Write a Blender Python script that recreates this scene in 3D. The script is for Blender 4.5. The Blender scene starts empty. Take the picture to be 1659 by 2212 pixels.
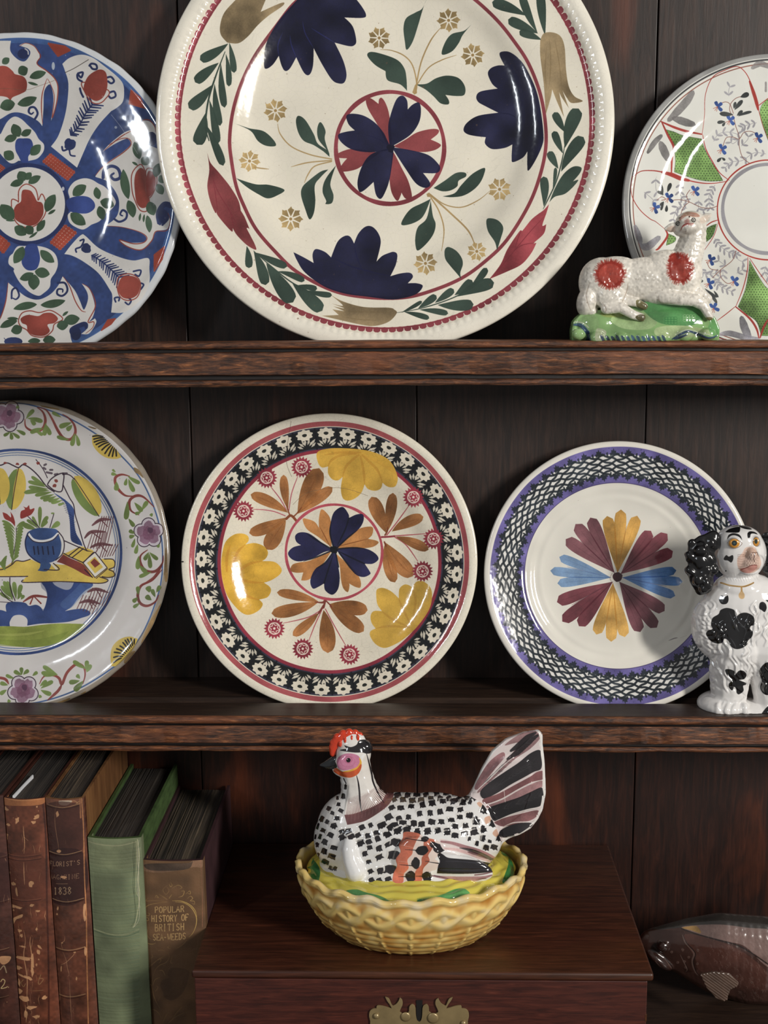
import bpy, bmesh, math, random
import numpy as np
from mathutils import Vector, Matrix
from mathutils.bvhtree import BVHTree
from mathutils import noise as mnoise

# ------------------------------------------------------------------ camera, world, lights, exposure
F = 2740.0
CX, CY = 829.5, 1106.0
PITCH, YAW, ROLL = math.radians(10.07), math.radians(1.3), math.radians(0.3)
CAM = np.array([0.0, -1.05, 0.0])
F_ = np.array([-math.sin(YAW) * math.cos(PITCH), math.cos(YAW) * math.cos(PITCH), -math.sin(PITCH)])
_r0 = np.array([math.cos(YAW), math.sin(YAW), 0.0])
_u0 = np.cross(_r0, F_)
R_ = _r0 * math.cos(ROLL) - _u0 * math.sin(ROLL)
U_ = np.cross(R_, F_)
scene = bpy.context.scene
COL = scene.collection
cam_data = bpy.data.cameras.new('camera')
cam_data.sensor_fit = 'HORIZONTAL'
cam_data.sensor_width = 36.0
cam_data.lens = F * 36.0 / 1659.0
cam_data.clip_start = 0.02
cam = bpy.data.objects.new('camera', cam_data)
COL.objects.link(cam)
cam.matrix_world = Matrix(((R_[0], U_[0], -F_[0], CAM[0]), (R_[1], U_[1], -F_[1], CAM[1]),
                           (R_[2], U_[2], -F_[2], CAM[2]), (0, 0, 0, 1)))
scene.camera = cam

world = bpy.data.worlds.new('room_light')
scene.world = world
world.use_nodes = True
_wn = world.node_tree.nodes
_bg = _wn['Background']
_bg.inputs[0].default_value = (1.0, 0.97, 0.94, 1)
_bg.inputs[1].default_value = 0.20


def area_light(name, loc, target, sx, sy, power, color, spread=180):
    d = bpy.data.lights.new(name, 'AREA')
    d.shape = 'RECTANGLE'
    d.size, d.size_y = sx, sy
    d.energy = power
    d.color = color
    d.spread = math.radians(spread)
    o = bpy.data.objects.new(name, d)
    o.location = loc
    v = Vector(target) - Vector(loc)
    o.rotation_euler = v.to_track_quat('-Z', 'Y').to_euler()
    COL.objects.link(o)
    return o


# the window of the room: to the right of the camera, a little above the dresser's middle
area_light('window_daylight_right', (1.95, -1.95, 0.62), (0.0, 0.0, -0.15), 0.24, 0.80, 62, (1.0, 0.955, 0.89))
# the broad soft light of the rest of the room: a second, farther window high on the left
area_light('window_daylight_left', (-2.1, -2.5, 1.25), (0.0, 0.0, -0.1), 0.16, 0.9, 14, (0.88, 0.94, 1.0))
scene.view_settings.view_transform = 'Standard'
scene.view_settings.look = 'None'
scene.view_settings.exposure = 0.13
scene.view_settings.gamma = 1.0
scene.view_settings.use_curve_mapping = False
scene.cycles.max_bounces = 6
scene.cycles.caustics_reflective = False
scene.cycles.caustics_refractive = False
random.seed(7)
NP = np.random.RandomState(11)


# ------------------------------------------------------------------ pixel of the photograph -> point of the place
def rays(P):
    P = np.asarray(P, float).reshape(-1, 2)
    return F_[None] + np.outer((P[:, 0] - CX) / F, R_) + np.outer(-(P[:, 1] - CY) / F, U_)


def atY(px, py, Y):
    d = rays((px, py))[0]
    return CAM + d * (Y - CAM[1]) / d[1]


def atZ(px, py, Z):
    d = rays((px, py))[0]
    return CAM + d * (Z - CAM[2]) / d[2]


def V(a):
    return Vector((float(a[0]), float(a[1]), float(a[2])))


# ------------------------------------------------------------------ scene graph helpers
def link(name, me, mats=(), parent=None, smooth=True):
    for m in mats if isinstance(mats, (list, tuple)) else [mats]:
        me.materials.append(m)
    if smooth:
        me.polygons.foreach_set('use_smooth', [True] * len(me.polygons))
    o = bpy.data.objects.new(name, me)
    COL.objects.link(o)
    if parent is not None:
        o.parent = parent
        # all meshes are written in world coordinates; only a root Empty carries a location
        if parent.parent is None:
            o.matrix_parent_inverse = Matrix.Translation(-parent.location)
    return o


def thing(name, label, cat, loc, group=None):
    o = bpy.data.objects.new(name, None)
    o.empty_display_size = 0.02
    o.location = loc
    COL.objects.link(o)
    tag(o, label, cat, group)
    return o


def tag(o, label=None, cat=None, group=None, kind=None):
    if label: o['label'] = label
    if cat: o['category'] = cat
    if group: o['group'] = group
    if kind: o['kind'] = kind
    return o


def mesh_from(verts, faces, name='m'):
    me = bpy.data.meshes.new(name)
    me.from_pydata([tuple(map(float, v)) for v in verts], [], faces)
    me.update()
    return me


def bm_mesh(bm, name='m'):
    me = bpy.data.meshes.new(name)
    bmesh.ops.recalc_face_normals(bm, faces=bm.faces)
    bm.to_mesh(me)
    bm.free()
    return me


def box_bm(bm, x0, x1, y0, y1, z0, z1, bevel=0.0, seg=2):
    r = bmesh.ops.create_cube(bm, size=1.0)
    vs = r['verts']
    for v in vs:
        v.co = Vector(((x0 + x1) / 2 + v.co.x * (x1 - x0), (y0 + y1) / 2 + v.co.y * (y1 - y0),
                       (z0 + z1) / 2 + v.co.z * (z1 - z0)))
    if bevel > 0:
        es = list({e for v in vs for e in v.link_edges})
        bmesh.ops.bevel(bm, geom=es, offset=bevel, segments=seg, affect='EDGES', profile=0.5)


def set_planar_uv(me, fn):
    """fn(verts Nx3) -> Nx2 uv"""
    n = len(me.vertices)
    co = np.empty(n * 3)
    me.vertices.foreach_get('co', co)
    uv = fn(co.reshape(-1, 3))
    vi = np.empty(len(me.loops), dtype=np.int32)
    me.loops.foreach_get('vertex_index', vi)
    lay = me.uv_layers.new(name='UVMap')
    lay.data.foreach_set('uv', uv[vi].astype(np.float32).ravel())


def profile_extrude(prof, x0, x1, nx=2, jit=None):
    """prof: closed loop of (y, z), swept along X"""
    n = len(prof)
    verts = []
    for i in range(nx):
        x = x0 + (x1 - x0) * i / (nx - 1)
        for k, (y, z) in enumerate(prof):
            dy, dz = jit(x, k, y, z) if jit else (0, 0)
            verts.append((x, y + dy, z + dz))
    faces = []
    for i in range(nx - 1):
        for k in range(n):
            a, b = i * n + k, i * n + (k + 1) % n
            faces.append((a, b, b + n, a + n))
    faces.append(tuple(range(n - 1, -1, -1)))
    faces.append(tuple((nx - 1) * n + k for k in range(n)))
    me = mesh_from(verts, faces)
    bm = bmesh.new(); bm.from_mesh(me); bmesh.ops.recalc_face_normals(bm, faces=bm.faces); bm.to_mesh(me); bm.free()
    return me


# ------------------------------------------------------------------ smooth curves
def S(s):
    """'x y x y! ...' -> (points Nx2, corner flags)"""
    pts, cor = [], []
    tk = s.split()
    for i in range(0, len(tk), 2):
        y = tk[i + 1]
        c = y.endswith('!')
        pts.append((float(tk[i]), float(y.rstrip('!'))))
        cor.append(c)
    return np.array(pts), cor


def catmull(P, cor, closed=True, k=6):
    n = len(P)
    out = []
    rng = range(n) if closed else range(n - 1)
    t = (np.arange(k) / k)[:, None]
    for i in rng:
        p1, p2 = P[i], P[(i + 1) % n]
        p0 = P[(i - 1) % n] if (closed or i > 0) else p1
        p3 = P[(i + 2) % n] if (closed or i + 2 < n) else p2
        if cor[i]: p0 = p1
        if cor[(i + 1) % n]: p3 = p2
        m1 = (p2 - p0) * 0.5
        m2 = (p3 - p1) * 0.5
        h = (2 * t**3 - 3 * t**2 + 1) * p1 + (t**3 - 2 * t**2 + t) * m1 + (-2 * t**3 + 3 * t**2) * p2 + (t**3 - t**2) * m2
        out.append(h)
    if not closed:
        out.append(P[-1:])
    return np.concatenate(out)


def vnoise(h, w, cell, seed=0):
    rs = np.random.RandomState(seed)
    gh, gw = int(h / cell) + 3, int(w / cell) + 3
    g = rs.rand(gh, gw)
    y = np.arange(h) / cell
    x = np.arange(w) / cell
    yi, xi = y.astype(int), x.astype(int)
    fy, fx = (y - yi), (x - xi)
    fy, fx = (fy * fy * (3 - 2 * fy))[:, None], (fx * fx * (3 - 2 * fx))[None]
    a, b = g[yi][:, xi], g[yi][:, xi + 1]
    c, d = g[yi + 1][:, xi], g[yi + 1][:, xi + 1]
    return (a * (1 - fx) + b * fx) * (1 - fy) + (c * (1 - fx) + d * fx) * fy


def soft(a, r, n=3):
    for _ in range(n):
        for ax in (0, 1):
            c = np.cumsum(np.concatenate([np.repeat(np.take(a, [0], ax), r + 1, ax), a, np.repeat(np.take(a, [-1], ax), r, ax)], ax), ax, dtype=np.float64)
            m = a.shape[ax]
            a = ((np.take(c, range(2 * r + 1, 2 * r + 1 + m), ax) - np.take(c, range(0, m), ax)) / (2 * r + 1)).astype(np.float32)
    return a


# ------------------------------------------------------------------ paint: colour rasters for hand-painted glaze, cloth and leather
class Paint:
    def __init__(self, w, h, base, pmap, seed=0, aux=0.0):
        self.w, self.h = w, h
        self.img = np.empty((h, w, 3), np.float32)
        self.img[:] = np.array(base, np.float32) / 255.0
        self.hgt = np.full((h, w), 0.5, np.float32)
        self.pmap = pmap           # photo px (N,2) -> canvas px (N,2)
        self.t = (0.0, 0.0, 1.0)
        self.raw = False
        self.blur = 1
        self.lw = 1.0
        self.n1 = vnoise(h, w, 5, seed + 1).astype(np.float32)
        self.n2 = vnoise(h, w, 26, seed + 2).astype(np.float32)
        self.n3 = vnoise(h, w, 90, seed + 3).astype(np.float32)

    def tile(self, x0, y0, s=3.9976):
        self.t = (x0, y0, s)
        return self

    def tocanvas(self, P):
        P = np.asarray(P, float)
        if self.raw:
            return P
        P = P / self.t[2] + np.array(self.t[:2])
        return self.pmap(P)

    def blend(self, y0, y1, x0, x1, m, col, a, var, hgt):
        if y1 <= y0 or x1 <= x0:
            return
        if col is None:
            hs = self.hgt[y0:y1, x0:x1]
            hs += (hgt - hs) * m * a
            return
        sub = self.img[y0:y1, x0:x1]
        al = m * a
        c = np.array(col, np.float32) / 255.0
        if var:
            v = 1 + var * ((self.n3[y0:y1, x0:x1] - 0.5) * 1.1 + (self.n2[y0:y1, x0:x1] - 0.5) * .35 + 0.22 * (self.n1[y0:y1, x0:x1] - 0.5))
            c = np.clip(c * v[..., None], 0, 1)
            al = al * (1 - 0.25 * abs(var) * self.n3[y0:y1, x0:x1])
        sub += (c - sub) * al[..., None]
        if hgt is not None:
            hs = self.hgt[y0:y1, x0:x1]
            hs += (hgt - hs) * al

    def mask(self, Q):
        """nonzero-winding coverage of a polygon in canvas px (2x2 supersampled)"""
        x0, y0 = np.floor(Q.min(0)).astype(int) - 1
        x1, y1 = np.ceil(Q.max(0)).astype(int) + 2
        x0, y0 = max(x0, 0), max(y0, 0)
        x1, y1 = min(x1, self.w), min(y1, self.h)
        if x1 <= x0 or y1 <= y0:
            return None
        W, H = (x1 - x0) * 2, (y1 - y0) * 2
        P = (Q - np.array([x0, y0])) * 2
        diff = np.zeros((H, W + 1), np.int16)
        A, B = P, np.roll(P, -1, 0)
        for (ax, ay), (bx, by) in zip(A, B):
            if ay == by:
                continue
            s = 1
            if ay > by:
                ax, ay, bx, by, s = bx, by, ax, ay, -1
            r0, r1 = max(int(math.ceil(ay - 0.5)), 0), min(int(math.ceil(by - 0.5)), H)
            if r1 <= r0:
                continue
            rows = np.arange(r0, r1)
            xs = ax + (rows + 0.5 - ay) * (bx - ax) / (by - ay)
            c = np.clip(np.ceil(xs - 0.5).astype(int), 0, W)
            diff[rows, c] += s
        m = (np.cumsum(diff[:, :W], 1) != 0)
        m = m.reshape(H // 2, 2, W // 2, 2).mean((1, 3)).astype(np.float32)
        return m, y0, y1, x0, x1

    def poly(self, P, col, a=1.0, var=0.12, hgt=None):
        Q = self.tocanvas(P)
        r = self.mask(Q)
        if r is not None:
            m, y0, y1, x0, x1 = r
            self.blend(y0, y1, x0, x1, m, col, a, var, hgt)

    def fill(self, s, col, a=1.0, var=0.12, hgt=None):
        P, c = S(s) if isinstance(s, str) else (np.asarray(s, float), [False] * len(s))
        self.poly(catmull(P, c), col, a, var, hgt)

    def line(self, s, w, col, a=1.0, var=0.1, taper=(1, 1), closed=False, smooth=True, hgt=None):
        P, c = S(s) if isinstance(s, str) else (np.asarray(s, float), [False] * len(s))
        if smooth and len(P) > 2:
            P = catmull(P, c, closed)
        elif closed:
            P = np.concatenate([P, P[:1]])
        if closed:
            P = np.concatenate([P, P[:1]])
        w = w * self.lw
        n = len(P)
        T = np.gradient(P, axis=0)
        T /= np.maximum(np.linalg.norm(T, axis=1), 1e-6)[:, None]
        N = np.stack([-T[:, 1], T[:, 0]], 1)
        u = np.linspace(0, 1, n)
        ww = w * 0.5 * np.minimum(1, taper[0] + (1 - taper[0]) * u * 3) * np.minimum(1, taper[1] + (1 - taper[1]) * (1 - u) * 3)
        L, Rr = P + N * ww[:, None], P - N * ww[:, None]
        if closed:
            self.ringmask(L, Rr, col, a, var, hgt)
            return
        capa = P[0] - T[0] * ww[0] * 0.8
        capb = P[-1] + T[-1] * ww[-1] * 0.8
        self.poly(np.concatenate([[capa], L, [capb], Rr[::-1]]), col, a, var, hgt)

    def ringmask(self, L, Rr, col, a, var, hgt):
        n = len(L)
        st = max(1, n // 8)
        for i in range(0, n - 1, st):
            j = min(i + st + 1, n)
            self.poly(np.concatenate([L[i:j], Rr[i:j][::-1]]), col, a, var, hgt)

    def leaf(self, x0, y0, x1, y1, w, col, bend=0.0, tip=0.55, base=0.95, a=1.0, var=0.14, hgt=None, vein=None):
        p0, p1 = np.array([x0, y0], float), np.array([x1, y1], float)
        d = p1 - p0
        n = np.array([-d[1], d[0]])
        t = np.linspace(0, 1, 17)
        C = p0 + d * t[:, None] + n * (bend * 4 * t * (1 - t))[:, None]
        T = np.gradient(C, axis=0)
        T /= np.linalg.norm(T, axis=1)[:, None]
        N = np.stack([-T[:, 1], T[:, 0]], 1)
        f = np.power(t, base) * np.power(1 - t, tip)
        f = f / f.max() * w / 2
        self.poly(np.concatenate([C + N * f[:, None], (C - N * f[:, None])[::-1]]), col, a, var, hgt)
        if vein:
            self.line(C[1:-2], max(1.5, w * 0.035), vein, 0.45, 0, (0.6, 0.2), smooth=False)

    def leaves(self, s, col, **k):
        v = [float(x) for x in s.split()]
        for i in range(0, len(v), 5):
            b = NP.uniform(-0.05, 0.05)
            self.leaf(*v[i:i + 5], col, bend=k.get('bend', 0) + b, **{q: z for q, z in k.items() if q != 'bend'})

    def dot(self, x, y, r, col, a=1.0, ry=None, rot=0, var=0.1, wob=0.0, n=14, hgt=None):
        th = np.linspace(0, 2 * math.pi, n, endpoint=False)
        rr = 1 + wob * (NP.rand(n) - 0.5)
        X, Y = np.cos(th) * r * rr, np.sin(th) * (ry or r) * rr
        c, s_ = math.cos(rot), math.sin(rot)
        self.poly(np.stack([x + X * c - Y * s_, y + X * s_ + Y * c], 1), col, a, var, hgt)

    def ellipse_line(self, x, y, rx, ry, w, col, a=1.0, var=0.12, t0=0, t1=360, hgt=None):
        th = np.radians(np.linspace(t0, t1, 97))
        wv = w * 0.5 * (1 + 0.10 * np.sin(th * 5) + 0.06 * np.sin(th * 11 + 1))
        L = np.stack([x + np.cos(th) * (rx + wv), y + np.sin(th) * (ry + wv)], 1)
        Rr = np.stack([x + np.cos(th) * (rx - wv), y + np.sin(th) * (ry - wv)], 1)
        self.ringmask(L, Rr, col, a, var, hgt)

    def mottle(self, amp, cell, seed=5, tint=(1, 1, 1)):
        n = vnoise(self.h, self.w, cell, seed) - 0.5
        self.img *= (1 + amp * n)[..., None].astype(np.float32) ** np.array(tint, np.float32)
        np.clip(self.img, 0, 1, out=self.img)

    def speckle(self, n, r0, r1, col, a, fn=None):
        raw = self.raw
        self.raw = True
        for _ in range(n):
            x, y = NP.uniform(0, self.w), NP.uniform(0, self.h)
            if fn is None or fn(x, y):
                self.dot(x, y, NP.uniform(r0, r1), col, a * NP.uniform(.4, 1), n=6, wob=.5, var=0)
        self.raw = raw

    def image(self, name, height=False):
        im = bpy.data.images.new(name, self.w, self.h, alpha=False, float_buffer=False)
        buf = np.ones((self.h, self.w, 4), np.float32)
        if height:
            buf[..., :3] = soft(self.hgt, self.blur)[::-1, :, None]
            im.colorspace_settings.name = 'Non-Color'
        else:
            lum = self.img.mean(2, keepdims=True)
            buf[..., :3] = (lum + (self.img - lum) * 0.86)[::-1]
        im.pixels.foreach_set(buf.ravel())
        im.update()
        im.pack()
        return im


# ------------------------------------------------------------------ materials
def new_mat(name):
    m = bpy.data.materials.new(name)
    m.use_nodes = True
    nt = m.node_tree
    return m, nt, nt.nodes['Principled BSDF']


def srgb(c):
    out = []
    for v in c[:3]:
        v = v / 255.0
        out.append(v / 12.92 if v <= 0.04045 else ((v + 0.055) / 1.055) ** 2.4)
    return (*out, 1.0)


def glaze(name, image=None, color=(225, 220, 205), rough=0.12, coat=0.6, himg=None, bump=0.15, crazing=0.0, nb=0.02, scale=1.0):
    m, nt, p = new_mat(name)
    N, L = nt.nodes, nt.links
    p.inputs['Roughness'].default_value = rough
    p.inputs['Coat Weight'].default_value = coat
    p.inputs['Coat Roughness'].default_value = 0.05
    p.inputs['Specular IOR Level'].default_value = 0.5
    tc = N.new('ShaderNodeTexCoord')
    col = None
    if image is not None:
        ti = N.new('ShaderNodeTexImage')
        ti.image = image
        ti.interpolation = 'Cubic'
        ti.extension = 'EXTEND'
        L.new(tc.outputs['UV'], ti.inputs['Vector'])
        col = ti.outputs['Color']
    if crazing > 0:
        vo = N.new('ShaderNodeTexVoronoi')
        vo.feature = 'DISTANCE_TO_EDGE'
        vo.inputs['Scale'].default_value = 190 * scale
        nz = N.new('ShaderNodeTexNoise')
        nz.inputs['Scale'].default_value = 30
        mx = N.new('ShaderNodeMix'); mx.data_type = 'RGBA'; mx.inputs[0].default_value = 0.012
        L.new(tc.outputs['Object'], nz.inputs['Vector'])
        L.new(tc.outputs['Object'], mx.inputs[6]); L.new(nz.outputs['Color'], mx.inputs[7])
        L.new(mx.outputs[2], vo.inputs['Vector'])
        ra = N.new('ShaderNodeMapRange')
        ra.inputs['From Max'].default_value = 0.03
        ra.inputs['To Min'].default_value = 1 - crazing
        ra.inputs['To Max'].default_value = 1.0
        L.new(vo.outputs['Distance'], ra.inputs['Value'])
        mm = N.new('ShaderNodeMix'); mm.data_type = 'RGBA'; mm.blend_type = 'MULTIPLY'; mm.inputs[0].default_value = 1
        L.new(col, mm.inputs[6]); L.new(ra.outputs[0], mm.inputs[7])
        col = mm.outputs[2]
    if col is not None:
        L.new(col, p.inputs['Base Color'])
    else:
        p.inputs['Base Color'].default_value = srgb(color)
    nz = N.new('ShaderNodeTexNoise')
    nz.inputs['Scale'].default_value = 55 * scale
    nz.inputs['Detail'].default_value = 3
    L.new(tc.outputs['Object'], nz.inputs['Vector'])
    b1 = N.new('ShaderNodeBump')
    b1.inputs['Strength'].default_value = 1.0
    b1.inputs['Distance'].default_value = nb * 0.01
    L.new(nz.outputs['Fac'], b1.inputs['Height'])
    last = b1
    if himg is not None:
        hi = N.new('ShaderNodeTexImage')
        hi.image = himg
        hi.interpolation = 'Cubic'
        hi.extension = 'EXTEND'
        L.new(tc.outputs['UV'], hi.inputs['Vector'])
        b2 = N.new('ShaderNodeBump')
        b2.inputs['Strength'].default_value = 1.0
        b2.inputs['Distance'].default_value = bump * 0.01
        L.new(hi.outputs['Color'], b2.inputs['Height'])
        L.new(b1.outputs['Normal'], b2.inputs['Normal'])
        last = b2
    L.new(last.outputs['Normal'], p.inputs['Normal'])
    L.new(last.outputs['Normal'], p.inputs['Coat Normal'])
    return m


def wood(name, cols, grain='X', scale=1.0, rough=0.4, bump=0.25, streak=22.0, patch=None, worn=None, pores=0.0, slant=0.0):
    """procedural dark wood: long stretched noise along the grain, patches of wear"""
    m, nt, p = new_mat(name)
    N, L = nt.nodes, nt.links
    tc = N.new('ShaderNodeTexCoord')
    mp = N.new('ShaderNodeMapping')
    g = {'X': (1, streak, streak), 'Z': (streak, streak, 1), 'Y': (streak, 1, streak)}[grain]
    mp.inputs['Scale'].default_value = tuple(v * scale for v in g)
    if slant:
        mp.inputs['Rotation'].default_value = (0, slant, 0)
    L.new(tc.outputs['Object'], mp.inputs['Vector'])
    n1 = N.new('ShaderNodeTexNoise'); n1.inputs['Scale'].default_value = 7; n1.inputs['Detail'].default_value = 9
    n1.inputs['Roughness'].default_value = 0.65; n1.inputs['Distortion'].default_value = 0.6
    L.new(mp.outputs[0], n1.inputs['Vector'])
    n2 = N.new('ShaderNodeTexNoise'); n2.inputs['Scale'].default_value = 9; n2.inputs['Detail'].default_value = 4
    L.new(tc.outputs['Object'], n2.inputs['Vector'])
    cr = N.new('ShaderNodeValToRGB')
    el = cr.color_ramp.elements
    k = len(cols)
    el[0].position, el[0].color = 0.30, srgb(cols[0])
    el[1].position, el[1].color = 0.72, srgb(cols[-1])
    for i in range(1, k - 1):
        e = el.new(0.30 + 0.42 * i / (k - 1)); e.color = srgb(cols[i])
    L.new(n1.outputs['Fac'], cr.inputs['Fac'])
    col = cr.outputs['Color']
    if patch is not None:
        cr2 = N.new('ShaderNodeMapRange')
        cr2.inputs['From Min'].default_value = patch[1]
        cr2.inputs['From Max'].default_value = patch[2]
        mp2 = N.new('ShaderNodeMapping')
        mp2.inputs['Scale'].default_value = {'X': (0.5, 1.3, 1.3), 'Z': (1.5, 1, 0.45), 'Y': (1.3, .5, 1)}[grain]
        n3 = N.new('ShaderNodeTexNoise'); n3.inputs['Scale'].default_value = patch[3]; n3.inputs['Detail'].default_value = 5
        n3.inputs['Distortion'].default_value = 0.8
        L.new(tc.outputs['Object'], mp2.inputs['Vector']); L.new(mp2.outputs[0], n3.inputs['Vector'])
        L.new(n3.outputs['Fac'], cr2.inputs['Value'])
        mx = N.new('ShaderNodeMix'); mx.data_type = 'RGBA'
        mx.inputs[7].default_value = srgb(patch[0])
        L.new(cr2.outputs[0], mx.inputs[0]); L.new(col, mx.inputs[6])
        mul = N.new('ShaderNodeMix'); mul.data_type = 'RGBA'; mul.blend_type = 'MULTIPLY'; mul.inputs[0].default_value = 0.30 if grain == 'Z' else 0.5
        g2 = N.new('ShaderNodeMapRange'); g2.inputs['To Min'].default_value = 0.35; g2.inputs['To Max'].default_value = 1.6
        g2.inputs['From Min'].default_value = .3; g2.inputs['From Max'].default_value = .7
        L.new(n1.outputs['Fac'], g2.inputs['Value'])
        L.new(mx.outputs[2], mul.inputs[6]); L.new(g2.outputs[0], mul.inputs[7])
        col = mul.outputs[2]
    if worn is not None:
        ge = N.new('ShaderNodeNewGeometry')
        pr = N.new('ShaderNodeMapRange')
        pr.inputs['From Min'].default_value = 0.50; pr.inputs['From Max'].default_value = 0.62
        L.new(ge.outputs['Pointiness'], pr.inputs['Value'])
        mu = N.new('ShaderNodeMath'); mu.operation = 'MULTIPLY'
        pr2 = N.new('ShaderNodeMapRange'); pr2.inputs['From Min'].default_value = 0.42; pr2.inputs['From Max'].default_value = 0.6
        L.new(n2.outputs['Fac'], pr2.inputs['Value'])
        L.new(pr.outputs[0], mu.inputs[0]); L.new(pr2.outputs[0], mu.inputs[1])
        mw = N.new('ShaderNodeMix'); mw.data_type = 'RGBA'; mw.inputs[7].default_value = srgb(worn)
        L.new(mu.outputs[0], mw.inputs[0]); L.new(col, mw.inputs[6])
        col = mw.outputs[2]
    L.new(col, p.inputs['Base Color'])
    rr = N.new('ShaderNodeMapRange')
    rr.inputs['To Min'].default_value = rough - 0.08; rr.inputs['To Max'].default_value = rough + 0.18
    L.new(n2.outputs['Fac'], rr.inputs['Value']); L.new(rr.outputs[0], p.inputs['Roughness'])
    b = N.new('ShaderNodeBump'); b.inputs['Strength'].default_value = bump; b.inputs['Distance'].default_value = 0.001
    L.new(n1.outputs['Fac'], b.inputs['Height']); L.new(b.outputs['Normal'], p.inputs['Normal'])
    return m


def plain(name, color, rough=0.6, metal=0.0, noise_amt=0.15, nscale=40, bump=0.1, coat=0.0, stretch=None, sheen=0.0):
    m, nt, p = new_mat(name)
    N, L = nt.nodes, nt.links
    tc = N.new('ShaderNodeTexCoord')
    nz = N.new('ShaderNodeTexNoise'); nz.inputs['Scale'].default_value = nscale; nz.inputs['Detail'].default_value = 6
    if stretch:
        mp = N.new('ShaderNodeMapping'); mp.inputs['Scale'].default_value = stretch
        L.new(tc.outputs['Object'], mp.inputs['Vector']); L.new(mp.outputs[0], nz.inputs['Vector'])
    else:
        L.new(tc.outputs['Object'], nz.inputs['Vector'])
    mr = N.new('ShaderNodeMapRange'); mr.inputs['From Min'].default_value = .3; mr.inputs['From Max'].default_value = .7
    mr.inputs['To Min'].default_value = 1 - noise_amt; mr.inputs['To Max'].default_value = 1 + noise_amt
    L.new(nz.outputs['Fac'], mr.inputs['Value'])
    mx = N.new('ShaderNodeMix'); mx.data_type = 'RGBA'; mx.blend_type = 'MULTIPLY'; mx.inputs[0].default_value = 1
    mx.inputs[6].default_value = srgb(color)
    L.new(mr.outputs[0], mx.inputs[7]); L.new(mx.outputs[2], p.inputs['Base Color'])
    p.inputs['Roughness'].default_value = rough
    p.inputs['Metallic'].default_value = metal
    p.inputs['Coat Weight'].default_value = coat
    b = N.new('ShaderNodeBump'); b.inputs['Strength'].default_value = 0.6; b.inputs['Distance'].default_value = bump * 0.01
    L.new(nz.outputs['Fac'], b.inputs['Height']); L.new(b.outputs['Normal'], p.inputs['Normal'])
    return m


# ================================================================== THE SETTING AND THE DRESSER
M_plank = wood('dark_plank_wood', [(28, 19, 17), (38, 26, 22), (48, 33, 27), (56, 39, 32)], 'Z', 3.0, 0.42, 0.15, 11.0,
               patch=((104, 54, 36), 0.58, 0.86, 6.0))
M_plank2 = wood('dark_plank_wood_reddish', [(28, 14, 11), (36, 18, 13), (46, 23, 16), (58, 30, 20)], 'Z', 3.0, 0.4, 0.15, 11.0,
                patch=((104, 50, 26), 0.53, 0.80, 9.0))
M_oak = wood('worn_oak_edge', [(36, 21, 15), (68, 40, 26), (104, 63, 38), (150, 96, 58)], 'X', 9.0, 0.44, 0.9, 7.0,
             patch=((128, 76, 48), 0.50, 0.80, 14.0), slant=0.16)
M_oakdark = wood('dark_shelf_top', [(34, 25, 21), (48, 35, 28), (62, 46, 36)], 'X', 3.0, 0.36, 0.25, 12.0)
M_mahog = wood('red_brown_mahogany', [(48, 24, 16), (58, 29, 19), (66, 34, 22), (80, 42, 27)], 'X', 3.0, 0.34, 0.15, 12.0,
               patch=((84, 50, 26), 0.50, 0.80, 6.0))
M_mahog_front = wood('red_brown_mahogany_front', [(54, 24, 19), (66, 29, 22), (74, 34, 25), (88, 43, 31)], 'X', 4.0, 0.42, 0.12, 12.0,
                     patch=((98, 52, 32), 0.55, 0.85, 9.0))
M_groove = plain('near_black_groove', (26, 20, 19), 0.6, 0, 0.2)  # near-black colour for the recessed faces of the shelf moulding
M_black = plain('dark_gap', (10, 8, 7), 0.9, 0, 0.1)

me = bpy.data.meshes.new('wall')
bm = bmesh.new(); box_bm(bm, -1.2, 1.2, 0.125, 0.16, -0.95, 1.1); me = bm_mesh(bm, 'wall')
wall = link('wall_back', me, [plain('old_plaster', (120, 112, 100), 0.9, 0, 0.1, 12)], smooth=False)
tag(wall, kind='structure')

dresser = thing('dresser', 'tall dark oak dresser with moulded shelf edges and a backing of wide vertical planks', 'dresser', (0, 0.0, -0.66))
SH1, SH2, WT, BY = -0.0455, -0.3669, -0.645, 0.114
edges = [-0.62, -0.416, -0.2048, 0.0042, 0.2140, 0.425, 0.64]
gaps = [0.0012, 0.0012, 0.0011, 0.0012, 0.0024, 0.0012]
for row, (z0, z1) in enumerate(((SH1 - 0.034, 0.52), (SH2 - 0.034, SH1 - 0.036), (WT - 0.02, SH2 - 0.036))):
    for i in range(len(edges) - 1):
        bm = bmesh.new()
        g = gaps[i] if not (row > 0 and i == 4) else 0.0012
        g1 = gaps[i - 1] if i else 0.001
        if row > 0: g, g1 = 0.0009, 0.0009
        dy = [0.0, 0.0006, 0.0, 0.0008, 0.0, 0.0004][(i + row) % 6]
        box_bm(bm, edges[i] + g1 / 2, edges[i + 1] - g / 2, BY + dy, BY + 0.014, z0, z1, 0.0008, 2)
        link('back_plank', bm_mesh(bm), [M_plank2 if row == 2 else M_plank], dresser, smooth=False)
bm = bmesh.new(); box_bm(bm, -0.7, 0.7, BY + 0.0145, BY + 0.0245, -0.9, 0.52)
link('gap_shade_sheet', bm_mesh(bm), [M_black], dresser, smooth=False)  # near-black sheet added behind the planks, stands for shade in their gaps


def arc(cy, cz, r, a0, a1, n=7, sy=1.0):
    return [(cy + math.cos(math.radians(a0 + (a1 - a0) * i / (n - 1))) * r * sy,
             cz + math.sin(math.radians(a0 + (a1 - a0) * i / (n - 1))) * r) for i in range(n)]


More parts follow.
